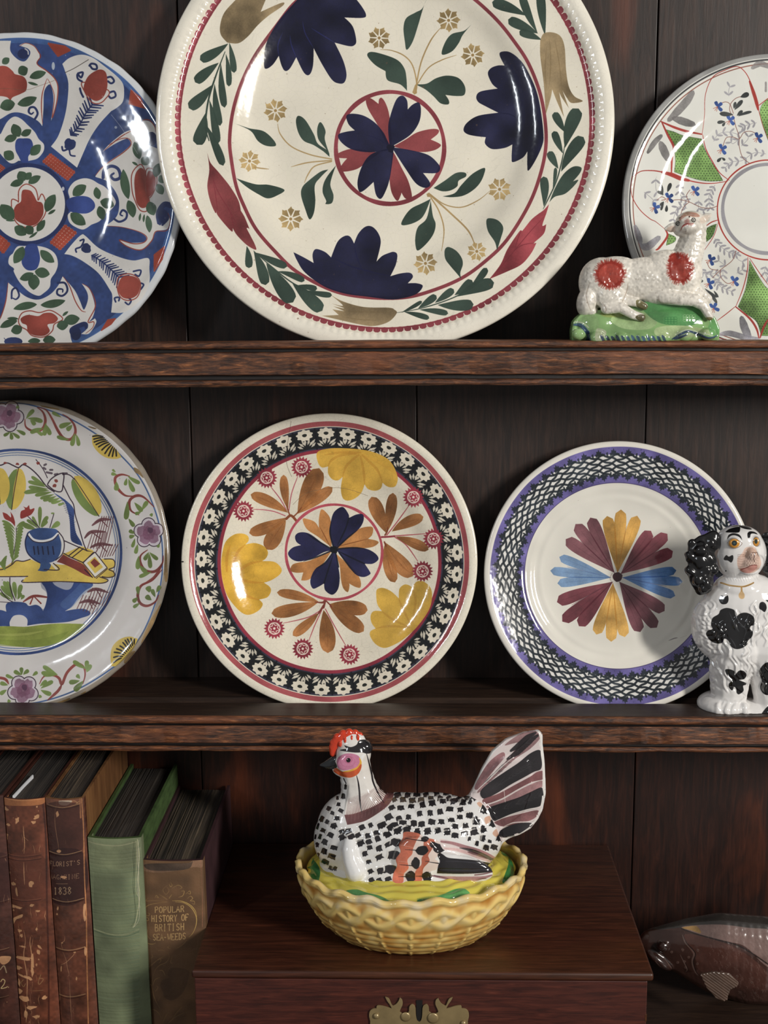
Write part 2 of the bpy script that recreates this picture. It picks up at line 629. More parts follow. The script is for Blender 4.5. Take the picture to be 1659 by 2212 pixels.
def shelf(zt, bead, line, fascia, groove, bead2, floor, g0, g1, gf, sag):
    """zt: top of the front lip; the plates stand behind it"""
    def sagf(x):
        return sag * ((x / 0.33) ** 2 - 1) + 0.0
    prof = []
    z = zt
    prof.append((0.030, z))
    prof += arc(0.0026, z - bead / 2, bead / 2, 90, 270, 9, 1.0)
    z -= bead
    prof += [(0.0048, z - 0.0003), (0.0048, z - line + 0.0003)]
    z -= line
    prof += [(0.0022, z), (0.0014, z - 0.0008), (0.0014, z - fascia + 0.0008), (0.0022, z - fascia)]
    z -= fascia
    prof += [(0.0058, z - 0.0004), (0.0055, z - groove + 0.0003)]
    z -= groove
    prof += arc(0.003, z - bead2 / 2, bead2 / 2, 90, 270, 7, 1.0)
    z -= bead2
    prof.append((0.030, z))
    zb = z

    def jit(x, k, y, zz):
        nz = mnoise.noise(Vector((x * 22, k * 0.4 + zt * 40, 0)))
        n2 = mnoise.noise(Vector((x * 90, k * 1.7, zt * 10)))
        a = 0.00035 + (0.0007 if zz < zb + 0.004 else 0.0)
        return (n2 * 0.00018, sagf(x) + nz * a * (0.6 if zz > zt - 0.001 else 1) + n2 * 0.00012)
    me = profile_extrude(prof, -0.62, 0.62, 420, jit)
    # board behind the lip, with the channel the plates stand in
    pb = [(0.030, zb + 0.004), (0.030, floor), (g0, floor), (g0 + 0.001, gf), (g1, gf), (g1 + 0.0005, floor),
          (BY + 0.001, floor), (BY + 0.001, zb + 0.004)]
    mb = profile_extrude(pb, -0.62, 0.62, 60, lambda x, k, y, zz: (0, sagf(x)))
    board = link('shelf', mb, [M_oakdark], dresser, smooth=False)
    ys = [q[0] for q in prof]
    nprof = len(prof)
    groove_faces = [k for k in range(nprof) if (ys[k] > .004 and ys[k] < .02) or (ys[(k + 1) % nprof] > .004 and ys[(k + 1) % nprof] < .02)]
    idx = np.zeros(len(me.polygons), np.int32)
    for f in range(len(me.polygons) - 2):
        if f % nprof in groove_faces: idx[f] = 1
    mo = link('shelf_moulding', me, [M_oak, M_groove], board)
    me.polygons.foreach_set('material_index', idx)
    # flat shading only for the two end caps; the profile stays smooth enough
    mod = mo.modifiers.new('edge', 'EDGE_SPLIT'); mod.split_angle = math.radians(42)
    # the dull top of the lip
    return board


shelf(SH1, 0.0057, 0.0027, 0.0190, 0.0038, 0.0053, SH1 - 0.006, 0.034, 0.048, SH1 - 0.014, -0.0014)
shelf(SH2, 0.0069, 0.0020, 0.0160, 0.0026, 0.0046, SH2 - 0.0002, 0.0375, 0.053, SH2 - 0.0082, 0.0)
# the flat strip on top of the lip of each shelf
for zt in (SH2,):
    me = profile_extrude([(0.0030, zt - 0.001), (0.0030, zt + 0.00035), (0.0362, zt + 0.00035), (0.0362, zt - 0.001)], -0.62, 0.62, 2)
    link('shelf_strip', me, [M_oakdark], dresser, smooth=False)
bm = bmesh.new(); box_bm(bm, -0.70, 0.70, -0.26, BY + 0.001, WT - 0.03, WT, 0.003, 2)
link('worktop', bm_mesh(bm), [M_oakdark], dresser, smooth=False)
bm = bmesh.new(); box_bm(bm, -0.68, 0.68, -0.24, BY + 0.001, WT - 0.30, WT - 0.0305, 0.002, 1)
link('lower_case', bm_mesh(bm), [M_mahog], dresser, smooth=False)

# ================================================================== SMALL WOODEN CHEST
chest = thing('wooden_chest', 'small red-brown wooden chest with a flat overhanging lid, under the hen dish', 'chest', (0.006, -0.01, WT))
LZ = -0.5355
def tube_lid():
    bm = bmesh.new(); box_bm(bm, -0.1766, 0.1904, -0.123, BY - 0.001, LZ - 0.0068, LZ, 0.0022, 4)
    return bm_mesh(bm)
lid = link('lid', tube_lid(), [M_mahog], chest)
lid.modifiers.new('edge', 'EDGE_SPLIT').split_angle = math.radians(50)
cx0, cx1, cyf, cyb, cz1 = -0.1748, 0.1862, -0.1195, BY - 0.002, LZ - 0.0084
bm = bmesh.new(); box_bm(bm, cx0, cx1, cyf, cyf + 0.010, WT, cz1, 0.0008, 2)
link('front_board', bm_mesh(bm), [M_mahog_front], chest, smooth=False)
for x0, x1 in ((cx0, cx0 + 0.010), (cx1 - 0.010, cx1)):
    bm = bmesh.new(); box_bm(bm, x0, x1, cyf + 0.0101, cyb - 0.0101, WT, cz1 + 0.0005, 0.0006, 2)
    link('side_board', bm_mesh(bm), [M_mahog_front], chest, smooth=False)
bm = bmesh.new(); box_bm(bm, cx0, cx1, cyb - 0.010, cyb, WT, cz1 + 0.0005)
link('back_board', bm_mesh(bm), [M_mahog], chest, smooth=False)
# the lid's inner frame, seen as a dark line between lid and front
bm = bmesh.new(); box_bm(bm, cx0 + 0.0115, cx1 - 0.0115, cyf + 0.0115, cyb - 0.0115, WT + 0.02, LZ - 0.0069)
link('inner_tray', bm_mesh(bm), [M_mahog], chest, smooth=False)
# dovetails at the right corner
for k in range(5):
    z = WT + 0.008 + k * 0.0145
    bm = bmesh.new(); box_bm(bm, cx1 - 0.0012, cx1 + 0.0003, cyf - 0.0002, cyf + 0.0095, z, z + 0.0065, 0.0002, 1)
    link('dovetail', bm_mesh(bm), [M_mahog], chest, smooth=False)
# pierced brass lock plate: upper half seen, lower half its mirror image
M_brass = plain('tarnished_brass', (158, 138, 98), 0.36, 0.45, 0.2, 60, 0.03, coat=.4)
top_s = "310 745 298 690 305 640 335 612 380 604! 388 574 450 578 520 598 552 606! 528 560 500 522 478 478! 520 498 548 560 562 576! 600 556 628 520 640 488! 668 512 672 560 650 612 640 640! 655 655 700 668 745 640! 748 588 772 560 805 572 818 606!"
L, cl = S(top_s)
slot_l, cs = S("818 606! 822 690 835 740 856 756!")
left = np.concatenate([catmull(L, cl, False, 4), catmull(slot_l, cs, False, 4)[1:]])
right = left.copy()[::-1][1:]
right[:, 0] = 1712 - right[:, 0]
top = np.concatenate([left, right])
bot = top[::-1].copy()
bot[:, 1] = 1640 - bot[:, 1]
slotb = np.ones(len(bot), bool)
mid = (bot[:, 0] > 740) & (bot[:, 0] < 972)
bot[mid, 1] = np.minimum(bot[mid, 1], 1010)
out = np.concatenate([top, bot[1:-1]])
P = out / 5.184 + np.array([740, 2060])
PY = cyf - 0.0003
pts = []
for px, py in P:
    w = atY(px, py, PY)
    if not pts or (Vector((w[0], 0, w[2])) - Vector((pts[-1][0], 0, pts[-1][2]))).length > 2e-4:
        pts.append(w)
bm = bmesh.new()
fv = [bm.verts.new((w[0], PY, w[2])) for w in pts]
f = bm.faces.new(fv)
r = bmesh.ops.extrude_face_region(bm, geom=[f])
for v in [g for g in r['geom'] if isinstance(g, bmesh.types.BMVert)]:
    v.co.y -= 0.0013
bmesh.ops.triangulate(bm, faces=bm.faces)
plate_o = link('lock_plate', bm_mesh(bm), [M_brass], chest, smooth=False)
bv = plate_o.modifiers.new('bevel', 'BEVEL'); bv.width = 0.0004; bv.segments = 2; bv.limit_method = 'ANGLE'; bv.angle_limit = 0.7


def disc_mesh(c, r, y0, y1, n=20, dome=0.0):
    vs, fs = [], []
    for k, (yy, rr) in enumerate(((y0, r), (y1, r), (y1 - dome * .6, r * .7), (y1 - dome, r * 0.3))):
        for i in range(n):
            a = 2 * math.pi * i / n
            vs.append((c[0] + math.cos(a) * rr, yy, c[2] + math.sin(a) * rr))
    for k in range(3):
        for i in range(n):
            fs.append((k * n + i, k * n + (i + 1) % n, (k + 1) * n + (i + 1) % n, (k + 1) * n + i))
    fs.append(tuple(range(3 * n, 4 * n))); fs.append(tuple(range(n - 1, -1, -1)))
    return mesh_from(vs, fs)


for tx, ty, rr in ((706, 695, 62), (1012, 710, 70)):
    w = atY(740 + tx / 5.184, 2060 + ty / 5.184, PY)
    link('pierced_ring', disc_mesh(w, rr / 5.184 * 0.927 / 2740, PY - 0.0012, PY - 0.0019, dome=0.0006), [M_brass], plate_o)
for tx, ty, rr in ((378, 685, 40), (1352, 765, 36)):
    w = atY(740 + tx / 5.184, 2060 + ty / 5.184, PY)
    link('pin', disc_mesh(w, rr / 5.184 * 0.927 / 2740, PY - 0.0012, PY - 0.002, dome=0.0014), [M_brass], plate_o)
w = atY(740 + 860 / 5.184, 2060 + 600 / 5.184, PY)
bm = bmesh.new(); box_bm(bm, w[0] - 0.0025, w[0] + 0.0025, PY - 0.0004, PY + 0.0002, w[2] - 0.014, w[2] + 0.0062, 0.0001, 1)
link('keyhole', bm_mesh(bm), [M_black], plate_o, smooth=False)


# ================================================================== PLATES
class Plate:
    def __init__(self, C, R, tilt, prof, res, base, seed, sx=1.0):
        self.C, self.R = np.array(C, float), R
        self.n = np.array([0, -math.cos(tilt), math.sin(tilt)])
        self.e2 = np.array([0, math.sin(tilt), math.cos(tilt)])
        self.e1 = np.array([1.0, 0, 0])
        self.pr = np.array([p[0] for p in prof])
        self.pd = np.array([p[1] for p in prof])
        self.res = res
        self.paint = Paint(res, res, base, self.pmap, seed)
        g = (np.arange(res) + 0.5) / res * 2.04 - 1.02
        self.rr = np.sqrt(g[None] ** 2 + g[:, None] ** 2).astype(np.float32)
        self.th = np.arctan2(-g[:, None] + 0 * g[None], g[None] + 0 * g[:, None]).astype(np.float32)

    def depth(self, r):
        """smooth profile: depth below the rim plane in units of R"""
        r = np.asarray(r, float)
        i = np.clip(np.searchsorted(self.pr, r) - 1, 0, len(self.pr) - 2)
        x0, x1 = self.pr[i], self.pr[i + 1]
        m = np.gradient(self.pd, self.pr)
        t = np.clip((r - x0) / (x1 - x0), 0, 1)
        h = x1 - x0
        return ((2 * t**3 - 3 * t**2 + 1) * self.pd[i] + (t**3 - 2 * t**2 + t) * h * m[i]
                + (-2 * t**3 + 3 * t**2) * self.pd[i + 1] + (t**3 - t**2) * h * m[i + 1])

    def uv(self, P):
        d = rays(P)
        dd = np.zeros(len(d))
        for _ in range(5):
            s = ((self.C - CAM) @ self.n - dd * self.R) / (d @ self.n)
            H = CAM + d * s[:, None] - self.C
            u, v = H @ self.e1 / self.R, H @ self.e2 / self.R
            dd = self.depth(np.minimum(np.hypot(u, v), 1.0))
        return np.stack([u, v], 1)

    def pmap(self, P):
        q = self.uv(P)
        return np.stack([(q[:, 0] + 1.02) / 2.04 * self.res, (1.02 - q[:, 1]) / 2.04 * self.res], 1)

    def ring(self, r0, r1, col, a=1.0, var=0.1, wob=0.0, hgt=None):
        rr = self.rr
        if wob:
            rr = rr + wob * (np.sin(self.th * 7 + 1) * .5 + np.sin(self.th * 13) * .3)
        px = 2.04 / self.res
        m = np.clip((rr - r0) / px + 0.5, 0, 1) * np.clip((r1 - rr) / px + 0.5, 0, 1)
        self.paint.blend(0, self.res, 0, self.res, m.astype(np.float32), col, a, var, hgt)

    def mirror(self, cut, about, side):
        """the painter's pattern goes on outside the photograph: repeat it mirrored about the pattern's middle"""
        im = self.paint.img
        xc = self.pmap(np.array([[cut, about[1]]], float))[0, 0]
        xa = self.pmap(np.array([about], float))[0, 0]
        cols = np.arange(self.res)
        sel = cols < xc if side < 0 else cols > xc
        src = np.clip(np.round(2 * xa - cols), 0, self.res - 1).astype(int)
        new = im[:, src]
        inside = (self.rr < .94)[..., None] & sel[None, :, None]
        self.paint.img = np.where(inside, new, im)

    def turn(self, py, deg):
        """repeat the pattern turned by deg where it lies above photo row py"""
        yc = self.pmap(np.array([[833.0, py]]))[0, 1]
        c = self.res / 2
        yy, xx = np.mgrid[0:int(yc), 0:self.res]
        a = math.radians(deg)
        x, y = xx - c, yy - c
        sx = np.clip(np.round(c + x * math.cos(a) - y * math.sin(a)), 0, self.res - 1).astype(int)
        sy = np.clip(np.round(c + x * math.sin(a) + y * math.cos(a)), 0, self.res - 1).astype(int)
        new = self.paint.img[sy, sx]
        m = (self.rr[:int(yc)] < .90)[..., None]
        self.paint.img[:int(yc)] = np.where(m, new, self.paint.img[:int(yc)])

    def polar(self, th, r, pts, col, **k):
        """a small shape at angle th (radians, from +u anticlockwise), local x tangential, y outward; units of R"""
        pts = np.asarray(pts, float)
        c, s = math.cos(th), math.sin(th)
        x = c * (r + pts[:, 1]) - s * pts[:, 0]
        y = s * (r + pts[:, 1]) + c * pts[:, 0]
        raw = self.paint.raw
        self.paint.raw = True
        Q = np.stack([(x + 1.02) / 2.04 * self.res, (1.02 - y) / 2.04 * self.res], 1)
        self.paint.poly(Q, col, **k)
        self.paint.raw = raw

    def mesh(self, thick=0.035, nseg=256, nr=56, beads=None, foot=0.55, wav=0.0):
        """lathe of front profile, rolled rim and back with a foot ring"""
        rf = list(np.linspace(0.0, self.pr[-1], nr))[1:]
        if beads:
            rf = [r for r in rf if abs(r - beads[0]) > beads[1] * 1.3] + list(np.linspace(beads[0] - beads[1] * 1.2, beads[0] + beads[1] * 1.2, 11))
            rf.sort()
        d = self.depth(np.array(rf))
        front = [(r, -dd) for r, dd in zip(rf, d)]
        rim = front[-1]
        t = thick
        edge = [(rim[0] + t * 0.35 * math.sin(a), rim[1] - t * 0.5 + t * 0.5 * math.cos(a)) for a in np.radians([25, 50, 75, 100, 125, 150, 180])]
        br = [0.97, 0.9, 0.8, 0.7, 0.62, foot + 0.03]
        back = [(r, -float(self.depth(r)) - t) for r in br if r < rim[0] - 0.01]
        bd = -float(self.depth(foot)) - t
        back += [(foot + 0.02, bd - 0.02), (foot - 0.01, bd - 0.02), (foot - 0.03, bd), (0.3, bd), (0.02, bd)]
        loop = front + edge + back
        A = np.linspace(0, 2 * math.pi, nseg, endpoint=False)
        verts = [tuple(self.C + self.n * (-float(self.depth(0.0)) * self.R))]
        nf = len(front)
        for k, (r, w) in enumerate(loop):
            ww = np.full(nseg, w)
            rad = np.full(nseg, r)
            if beads and k < nf and abs(r - beads[0]) < beads[1]:
                fr = math.cos((r - beads[0]) / beads[1] * math.pi / 2)
                ww = ww + beads[3] * fr * np.power(np.abs(np.sin(A * beads[2] / 2)), 0.7)
            if wav and k >= nf - 3:
                rad = rad + wav * (np.sin(A * 9 + 1) * 0.4 + np.sin(A * 23) * 0.3 + np.sin(A * 41 + 2) * .3)
            X = self.C[None] + self.R * (self.e1[None] * (np.cos(A) * rad)[:, None] + self.e2[None] * (np.sin(A) * rad)[:, None] + self.n[None] * ww[:, None])
            verts += [tuple(x) for x in X]
        verts.append(tuple(self.C + self.n * (loop[-1][1] * self.R)))
        faces = [(0, 1 + j, 1 + (j + 1) % nseg) for j in range(nseg)]
        for k in range(len(loop) - 1):
            a0, b0 = 1 + k * nseg, 1 + (k + 1) * nseg
            faces += [(a0 + j, b0 + j, b0 + (j + 1) % nseg, a0 + (j + 1) % nseg) for j in range(nseg)]
        last, e = 1 + (len(loop) - 1) * nseg, len(verts) - 1
        faces += [(last + (j + 1) % nseg, last + j, e) for j in range(nseg)]
        me = mesh_from(verts, faces)
        # front faces painted, the edge beyond the roll and the back plain
        idx = np.zeros(len(faces), np.int32)
        idx[nseg * (nf + 3):] = 1
        me.polygons.foreach_set('material_index', idx)
        C, e1, e2, R = self.C, self.e1, self.e2, self.R

        def f(co):
            H = co - C
            return np.stack([(H @ e1 / R + 1.02) / 2.04, (H @ e2 / R + 1.02) / 2.04], 1)
        set_planar_uv(me, f)
        return me


def add_plate(name, label, P, mats, group=None, **k):
    me = P.mesh(**k)
    base = P.C - P.e2 * P.R
    t = thing(name, label, 'plate', V(base), group)
    return t, me


CREAM = (232, 226, 208)
# ------------------------------------------------------------------ 1. the big cream dish with cobalt flowers (top shelf, middle)
PB = Plate((-0.0234, 0.062, 0.1385), 0.1926, math.radians(9.56),
           [(0, .128), (.36, .128), (.53, .122), (.60, .104), (.67, .068), (.73, .054), (.84, .046), (.885, .040), (.915, .034), (.945, .016), (.975, .002), (1.0, .008)],
           2100, (233, 226, 207), 3)
p = PB.paint
RED, COB, GRN, OCH, FLO, LRED = (140, 52, 62), (12, 14, 50), (50, 70, 60), (140, 118, 82), (174, 142, 88), (138, 54, 58)
p.mottle(0.05, 120, 8)
PB.ring(0.935, 1.03, (238, 233, 218), 0.7, 0.05)
# red bead line: a ring of dabs
beadpts = np.array([(391, 301), (409, 120), (388, 300), (415.4, 420.5), (466.6, 520), (521, 589), (596, 650), (686.6, 695), (792, 717), (840, 719), (930, 707),
                    (1051, 662), (1141, 586), (1217, 496), (1262, 390), (1277, 300), (1277, 241), (1268, 166), (1247, 84)], float)
rb = float(np.median(np.hypot(*PB.uv(beadpts).T)))
NB = 168
for i in range(NB):
    th = 2 * math.pi * i / NB
    c = RED if (0 < (math.degrees(th) % 360) < 90 or (math.degrees(th) % 360) > 200) else (172, 70, 84)
    PB.polar(th, rb, [(-.0165, -.010), (-.015, .006), (-.007, .012), (.007, .012), (.015, .006), (.0165, -.010), (0, -.013)], c, var=.2)
PB.ring(rb - .012, rb - .004, RED, 0.9, .15, .0012)
p.tile(0, 0, 1)
p.line("641 2 596 57 551 120 521 181 503 241 496 301 500 347 510 401 527 445 553 495 594 543 641 587 717 627 790 642 870 643 930 629 997 601 1051 562 1096 517 1141 445 1166 381 1179 318 1177 256 1165 196 1141 136 1111 90 1075 45 1027 0 985 -28 930 -46 870 -56 800 -52 740 -40 690 -22", 7.5, RED, 1, .2, closed=True)
p.ellipse_line(842.5, 319.5, 117, 121, 9, RED, 1, .2)
A_, B_, C_, D_ = (340, 0, 3.318), (840, 0, 3.318), (340, 300, 3.318), (840, 300, 3.318)
p.tile(*A_)
p.fill("1645 1040! 1580 900 1510 780 1495 710 1530 705 1585 745! 1590 710 1610 703 1640 750 1664 840 1680 1040", LRED, 1, .25)
p.fill("1545 1090! 1450 1070 1370 1070 1285 1105 1300 1130 1360 1135! 1330 1170 1305 1215 1340 1230 1420 1215 1480 1180 1600 1090!", LRED, 1, .25)
p.tile(*B_)
p.fill("30 1050! 120 1000 200 950 300 925 355 930 350 960 300 1000! 355 1025 372 1045 330 1075 250 1090 150 1080", LRED, 1, .25)
p.fill("25 1080! 15 1180 5 1280 20 1380 60 1440 85 1400 90 1380! 115 1420 150 1430 165 1400 140 1300 90 1200 50 1120", LRED, 1, .25)
p.fill("5 1040! -5 930 5 850 50 720 95 685 130 720 135 785! 170 750 215 735 230 790 215 880 150 970 20 1050!", COB, 1, .5)
p.fill("20 1055! 150 1075 280 1110 350 1170 368 1210 340 1240 245 1240! 290 1300 292 1335 250 1345 190 1310 120 1210 55 1110", COB, 1, .5)
p.tile(0, 0, 1)
p.fill("850 318! 804 332 783 357 772.5 390 775.5 413 786 411.5 807 393! 812 420 822 429.6 832 415 842 385 850 330!", COB, 1, .5)
p.tile(*A_)
p.fill("1675 1060! 1645 1000 1620 950 1560 880 1480 830 1400 815 1355 830 1370 890 1415 935! 1350 945 1297 965 1310 1010 1370 1060 1450 1085 1550 1090 1675 1075!", COB, 1, .5)
p.line("1675 1065 1590 1000 1480 960", 4, (14, 16, 60), .6, taper=(1, .1))
p.dot(1672, 1065, 28, (14, 14, 40), 1, wob=.5)
# cobalt flowers
p.fill("1380 -60! 1460 40 1495 105 1470 128 1340 125! 1400 190 1425 290 1410 325 1370 330 1270 305! 1330 430 1355 530 1340 590 1300 598 1250 570 1180 460 1120 345! 1115 470 1090 535 1050 520 995 410! 950 490 915 508 890 470 870 400! 830 460 785 492 765 470 775 330 830 210 900 110 1000 0 1050 -60!", COB, 1, .5)
for s in ("1120 345 1060 240 1040 150", "1270 305 1180 250 1100 200", "995 410 960 320 950 250", "870 400 865 320 900 230"):
    p.line(s, 7, (44, 52, 140), .5, taper=(.2, .1))
p.tile(*B_)
p.fill("830 470! 795 400 805 372 870 375 950 440 1010 540 1060 660 1090 800 1108 960 1100 1040 1050 1150 1000 1223 992 1180 993 1085! 960 1130 890 1162 880 1130 885 1035! 830 1060 740 1068 690 1030 695 983! 620 975 560 960 535 930 560 880 640 830 785 808! 690 760 640 730 627 690 660 655 780 635! 740 600 710 530 730 490 780 470", COB, 1, .5)
p.line("870 460 930 640 950 850 920 1050", 55, (14, 18, 62), .5, taper=(.3, .3))
p.line("785 808 870 820 920 850", 8, (12, 14, 52), .6, taper=(.3, .3))
p.tile(*C_)
p.fill("975 812! 1050 850 1120 890! 1112 830 1135 790 1200 810 1245 850! 1290 740 1340 697 1380 700 1410 750! 1440 680 1490 630 1540 630 1585 680 1600 750 1570 880! 1610 840 1659 818 1694 810 1719 830 1709 900 1669 985! 1739 965 1809 960 1831 990 1794 1035! 1859 1035 1902 1055 1859 1110 1759 1142 1659 1150 1500 1130 1350 1110 1200 1060 1060 960 1000 870", COB, 1, .5)
p.line("1250 850 1380 910 1500 945 1669 985", 10, (14, 16, 66), .7, taper=(.3, .3))
p.line("1410 750 1430 850 1470 940", 7, (14, 16, 66), .6, taper=(.3, .3))
# green leaves of the three sprays
p.tile(*A_)
p.fill("1505 400 1530 372 1620 390 1720 430 1770 490 1785 560 1789 650! 1740 605 1650 575 1635 510! 1560 465", GRN, 1, .2)
p.fill("1235 1125! 1220 1080 1150 1030 1120 960 1060 860 1010 830 993 870 1010 950 1050 1010 1120 1040 1190 1085!", GRN, 1, .2)
p.fill("1235 1110! 1200 1000 1205 940 1180 885 1160 880 1145 930 1155 1000 1210 1070", GRN, 1, .2)
p.fill("1225 1215! 1170 1230 1090 1290 1040 1340 1030 1400 1060 1500 1090 1572 1120 1530 1132 1440 1128 1330 1170 1270", GRN, 1, .2)
p.fill("1280 1185! 1220 1260 1190 1320 1185 1380 1210 1440 1205 1462 1250 1455 1262 1400 1240 1330 1250 1270", GRN, 1, .2)
p.fill("565 888! 660 920 760 940 830 1000 848 1045 780 1045 720 1010 670 940", GRN, 1, .2)
p.fill("565 1278! 700 1320 800 1325 910 1360 860 1400 790 1422 720 1390 640 1340", GRN, 1, .2)
p.tile(*B_)
p.fill("190 605! 270 600 340 560 420 542 500 560 545 620 540 680 480 688 405 680! 430 720 425 748 370 740 320 690 260 640", GRN, 1, .2)
p.fill("275 -20! 240 60 190 90 125 130 105 200 115 300 128 357 170 300 210 180 245 60", GRN, 1, .2)
p.fill("592 174! 540 220 450 245 400 310 380 390 450 370 500 310 530 250", GRN, 1, .2)
p.tile(*D_)
p.fill("320 352! 400 300 480 245 545 242 552 270 500 300 490 340 440 370 380 375", GRN, 1, .2)
p.fill("385 412! 470 390 520 330 600 250 685 208 680 260 650 320 600 370 530 408 450 418", GRN, 1, .2)
p.fill("300 430! 240 460 160 500 110 560 90 615 150 612 220 580 260 530", GRN, 1, .2)
p.fill("300 440! 270 570 210 630 190 700 192 770 210 800 270 750 320 680 335 610 315 550", GRN, 1, .2)
p.fill("520 1010! 500 980 440 910 405 860 400 800 425 775 480 800 520 850 530 900 512 960", GRN, 1, .2)
p.fill("775 800! 760 740 710 660 700 580 740 570 790 590 820 640 800 720", GRN, 1, .2)
# leafy garland on the flange
p.tile(*A_)
p.line("485 370 420 540 365 720 345 900 370 1010", 13, GRN, 1, .2, (.4, .5))
p.leaves("508 312 305 430 74 440 450 270 590 75 390 610 225 775 84 345 810 283 1038 92 515 305 550 522 46 490 385 512 620 42 455 455 482 772 52 410 600 450 902 54 372 715 432 1032 56 345 890 472 1188 60", GRN, var=.2, tip=.35)
p.tile(*C_)
p.line("690 805 800 900 950 1020 1080 1090 1180 1112", 9, GRN, 1, .2, (.3, .3))
p.leaves("640 768 655 926 54 690 800 775 1048 76 705 815 930 915 56 780 890 972 1172 112 860 950 1055 1018 48 965 1030 1182 1232 96 1000 1050 1145 1075 42 1060 1085 1252 1120 42", GRN, var=.2, tip=.35)
p.tile(*D_)
p.line("50 1247 200 1222 350 1180 480 1130 600 1065 690 1000", 8, GRN, 1, .2, (.3, .3))
p.leaves("90 1245 238 1163 28 210 1215 340 1122 52 330 1175 465 1078 54 470 1120 595 1012 62 580 1065 702 925 50 110 1240 290 1286 40 220 1225 425 1252 44 350 1190 607 1185 80 490 1130 754 1030 88", GRN, var=.2, tip=.35)
p.tile(*B_)
p.line("1272 960 1245 1130 1200 1300 1130 1450 1105 1500", 9, GRN, 1, .2, (.3, .3))
p.leaves("1265 950 1185 805 58 1262 1060 1360 778 100 1248 1100 1182 940 54 1235 1230 1395 982 92 1215 1210 1148 1085 56 1175 1350 1195 1200 26 1110 1480 1108 1265 62", GRN, var=.2, tip=.35)
p.fill("1150 1450! 1190 1350 1250 1250 1320 1195 1378 1200 1370 1240 1320 1300! 1358 1290 1320 1340 1260 1390 1190 1410", GRN, 1, .2)
p.leaves("985 112 740 15 78 1070 240 855 140 74 1095 285 935 225 60 1120 255 1085 -60 66 1065 235 950 -40 60", GRN, var=.2, tip=.35)
# ochre tulips
for til, s in ((A_, "500 305! 455 250 450 180 480 90 560 0 620 -60 800 -60! 740 85! 890 20 900 40 800 110 720 180 650 260 580 310"),
               (B_, "1085 290! 1110 240 1170 232 1230 260 1260 340 1270 500 1290 620 1330 690 1390 725 1310 738 1275 700 1245 650! 1290 775! 1240 700 1220 660! 1255 840! 1210 740 1170 640! 1160 700 1125 820! 1110 600 1085 400"),
               (C_, "1245 1120! 1330 1165 1480 1205 1659 1210 1700 1225 1715 1250 1659 1310 1560 1340 1450 1330 1180 1268! 1300 1262! 1255 1222! 1340 1235! 1260 1200! 1340 1215 1250 1180! 1330 1195")):
    p.tile(*til)
    p.fill(s, OCH, 1, .4)
p.tile(*B_)
for s in ("1150 270 1160 450 1150 620", "1190 290 1220 450 1240 640", "1130 330 1120 500 1130 640"):
    p.line(s, 9, (120, 98, 62), .35, taper=(.2, .2))
p.tile(*C_)
for s in ("1350 1240 1500 1240 1660 1245", "1330 1275 1450 1295 1580 1300"):
    p.line(s, 8, (118, 96, 60), .35, taper=(.2, .2))
# red leaves of the flange
p.tile(*C_)
p.fill("358 100! 380 170 440 240 520 340 580 440 598 515! 625 560 660 645! 640 640 665 690 700 760 705 795 640 760 570 690 540 640! 535 665 490 620 430 545 425 515! 415 530 380 450 358 340 372 220", LRED, 1, .35)
for s in ("372 200 430 370 520 520 600 680", "400 300 420 420 430 510", "520 520 540 600 545 640"):
    p.line(s, 6, (132, 40, 52), .7, taper=(.2, .3))
p.tile(*D_)
p.fill("1148 468! 1130 530 1100 620 1128 612! 1110 680 1040 745 1058 745! 1020 820 950 900 850 950 720 1005! 800 900 850 790 930 670 950 655! 960 655 1020 580 1075 535! 1110 510", (156, 52, 62), 1, .35)
for s in ("740 995 860 850 1000 680 1110 560", "900 800 960 760 1050 745", "900 800 930 700 950 660"):
    p.line(s, 6, (120, 34, 46), .7, taper=(.2, .3))
# florets
for fx, fy, fr in ((819, 82, 24), (969, 44, 25), (1021, 119, 25), (595, 239, 25), (539, 348, 23), (628, 473, 26), (919, 569, 25), (1030, 543, 21), (1079, 409, 25)):
    p.tile(0, 0, 1)
    a0 = NP.uniform(0, 1)
    for k in range(8):
        a = a0 + k * math.pi / 4
        s_ = [(fx + math.cos(a + q) * fr * r_, fy + math.sin(a + q) * fr * r_) for q, r_ in
              ((0, .20), (.30, .55), (.34, .82), (.10, .88), (.02, 1.05), (-.14, .9), (-.34, .80), (-.3, .55))]
        p.poly(s_, (178, 148, 92), 1, .5)
    p.dot(fx, fy, 3.4, (176, 142, 84))
    p.dot(fx, fy, 2.2, (160, 128, 78), .7)
p.tile(*B_)
for s, w in (("190 670 200 600 170 470 110 400 20 362 -60 355", 9), ("192 640 230 450 300 290 372 198", 10), ("200 610 280 490 380 430 485 395", 8), ("185 665 192 610", 34)):
    p.line(s, w, FLO, .95, taper=(1, .3))
p.tile(*A_)
for s in ("1250 1140 1100 1110 960 1050 880 960 862 885", "1250 1150 1080 1165 958 1196", "1250 1157 1130 1190 1080 1250 1053 1312", "690 1198 740 1206 800 1212"):
    p.line(s, 9, FLO, .9, taper=(1, .3))
p.tile(*D_)
for s, w in (("300 400 400 470 520 490 640 440 722 375", 8), ("305 410 450 540 570 660 622 775", 12), ("300 420 360 520 395 650 378 805", 9), ("282 400 312 412", 34)):
    p.line(s, w, FLO, .95, taper=(1, .3))
p.speckle(240, 1, 3.0, (120, 92, 66), .5)
p.speckle(22, 3, 6, (110, 80, 60), .5)
PB.turn(-4, 122)
MP = [glaze('cream_glaze_cobalt_flowers', p.image('dish_paint_a'), crazing=.10, rough=.14, nb=.035), glaze('cream_glaze', None, (228, 222, 204), .18)]
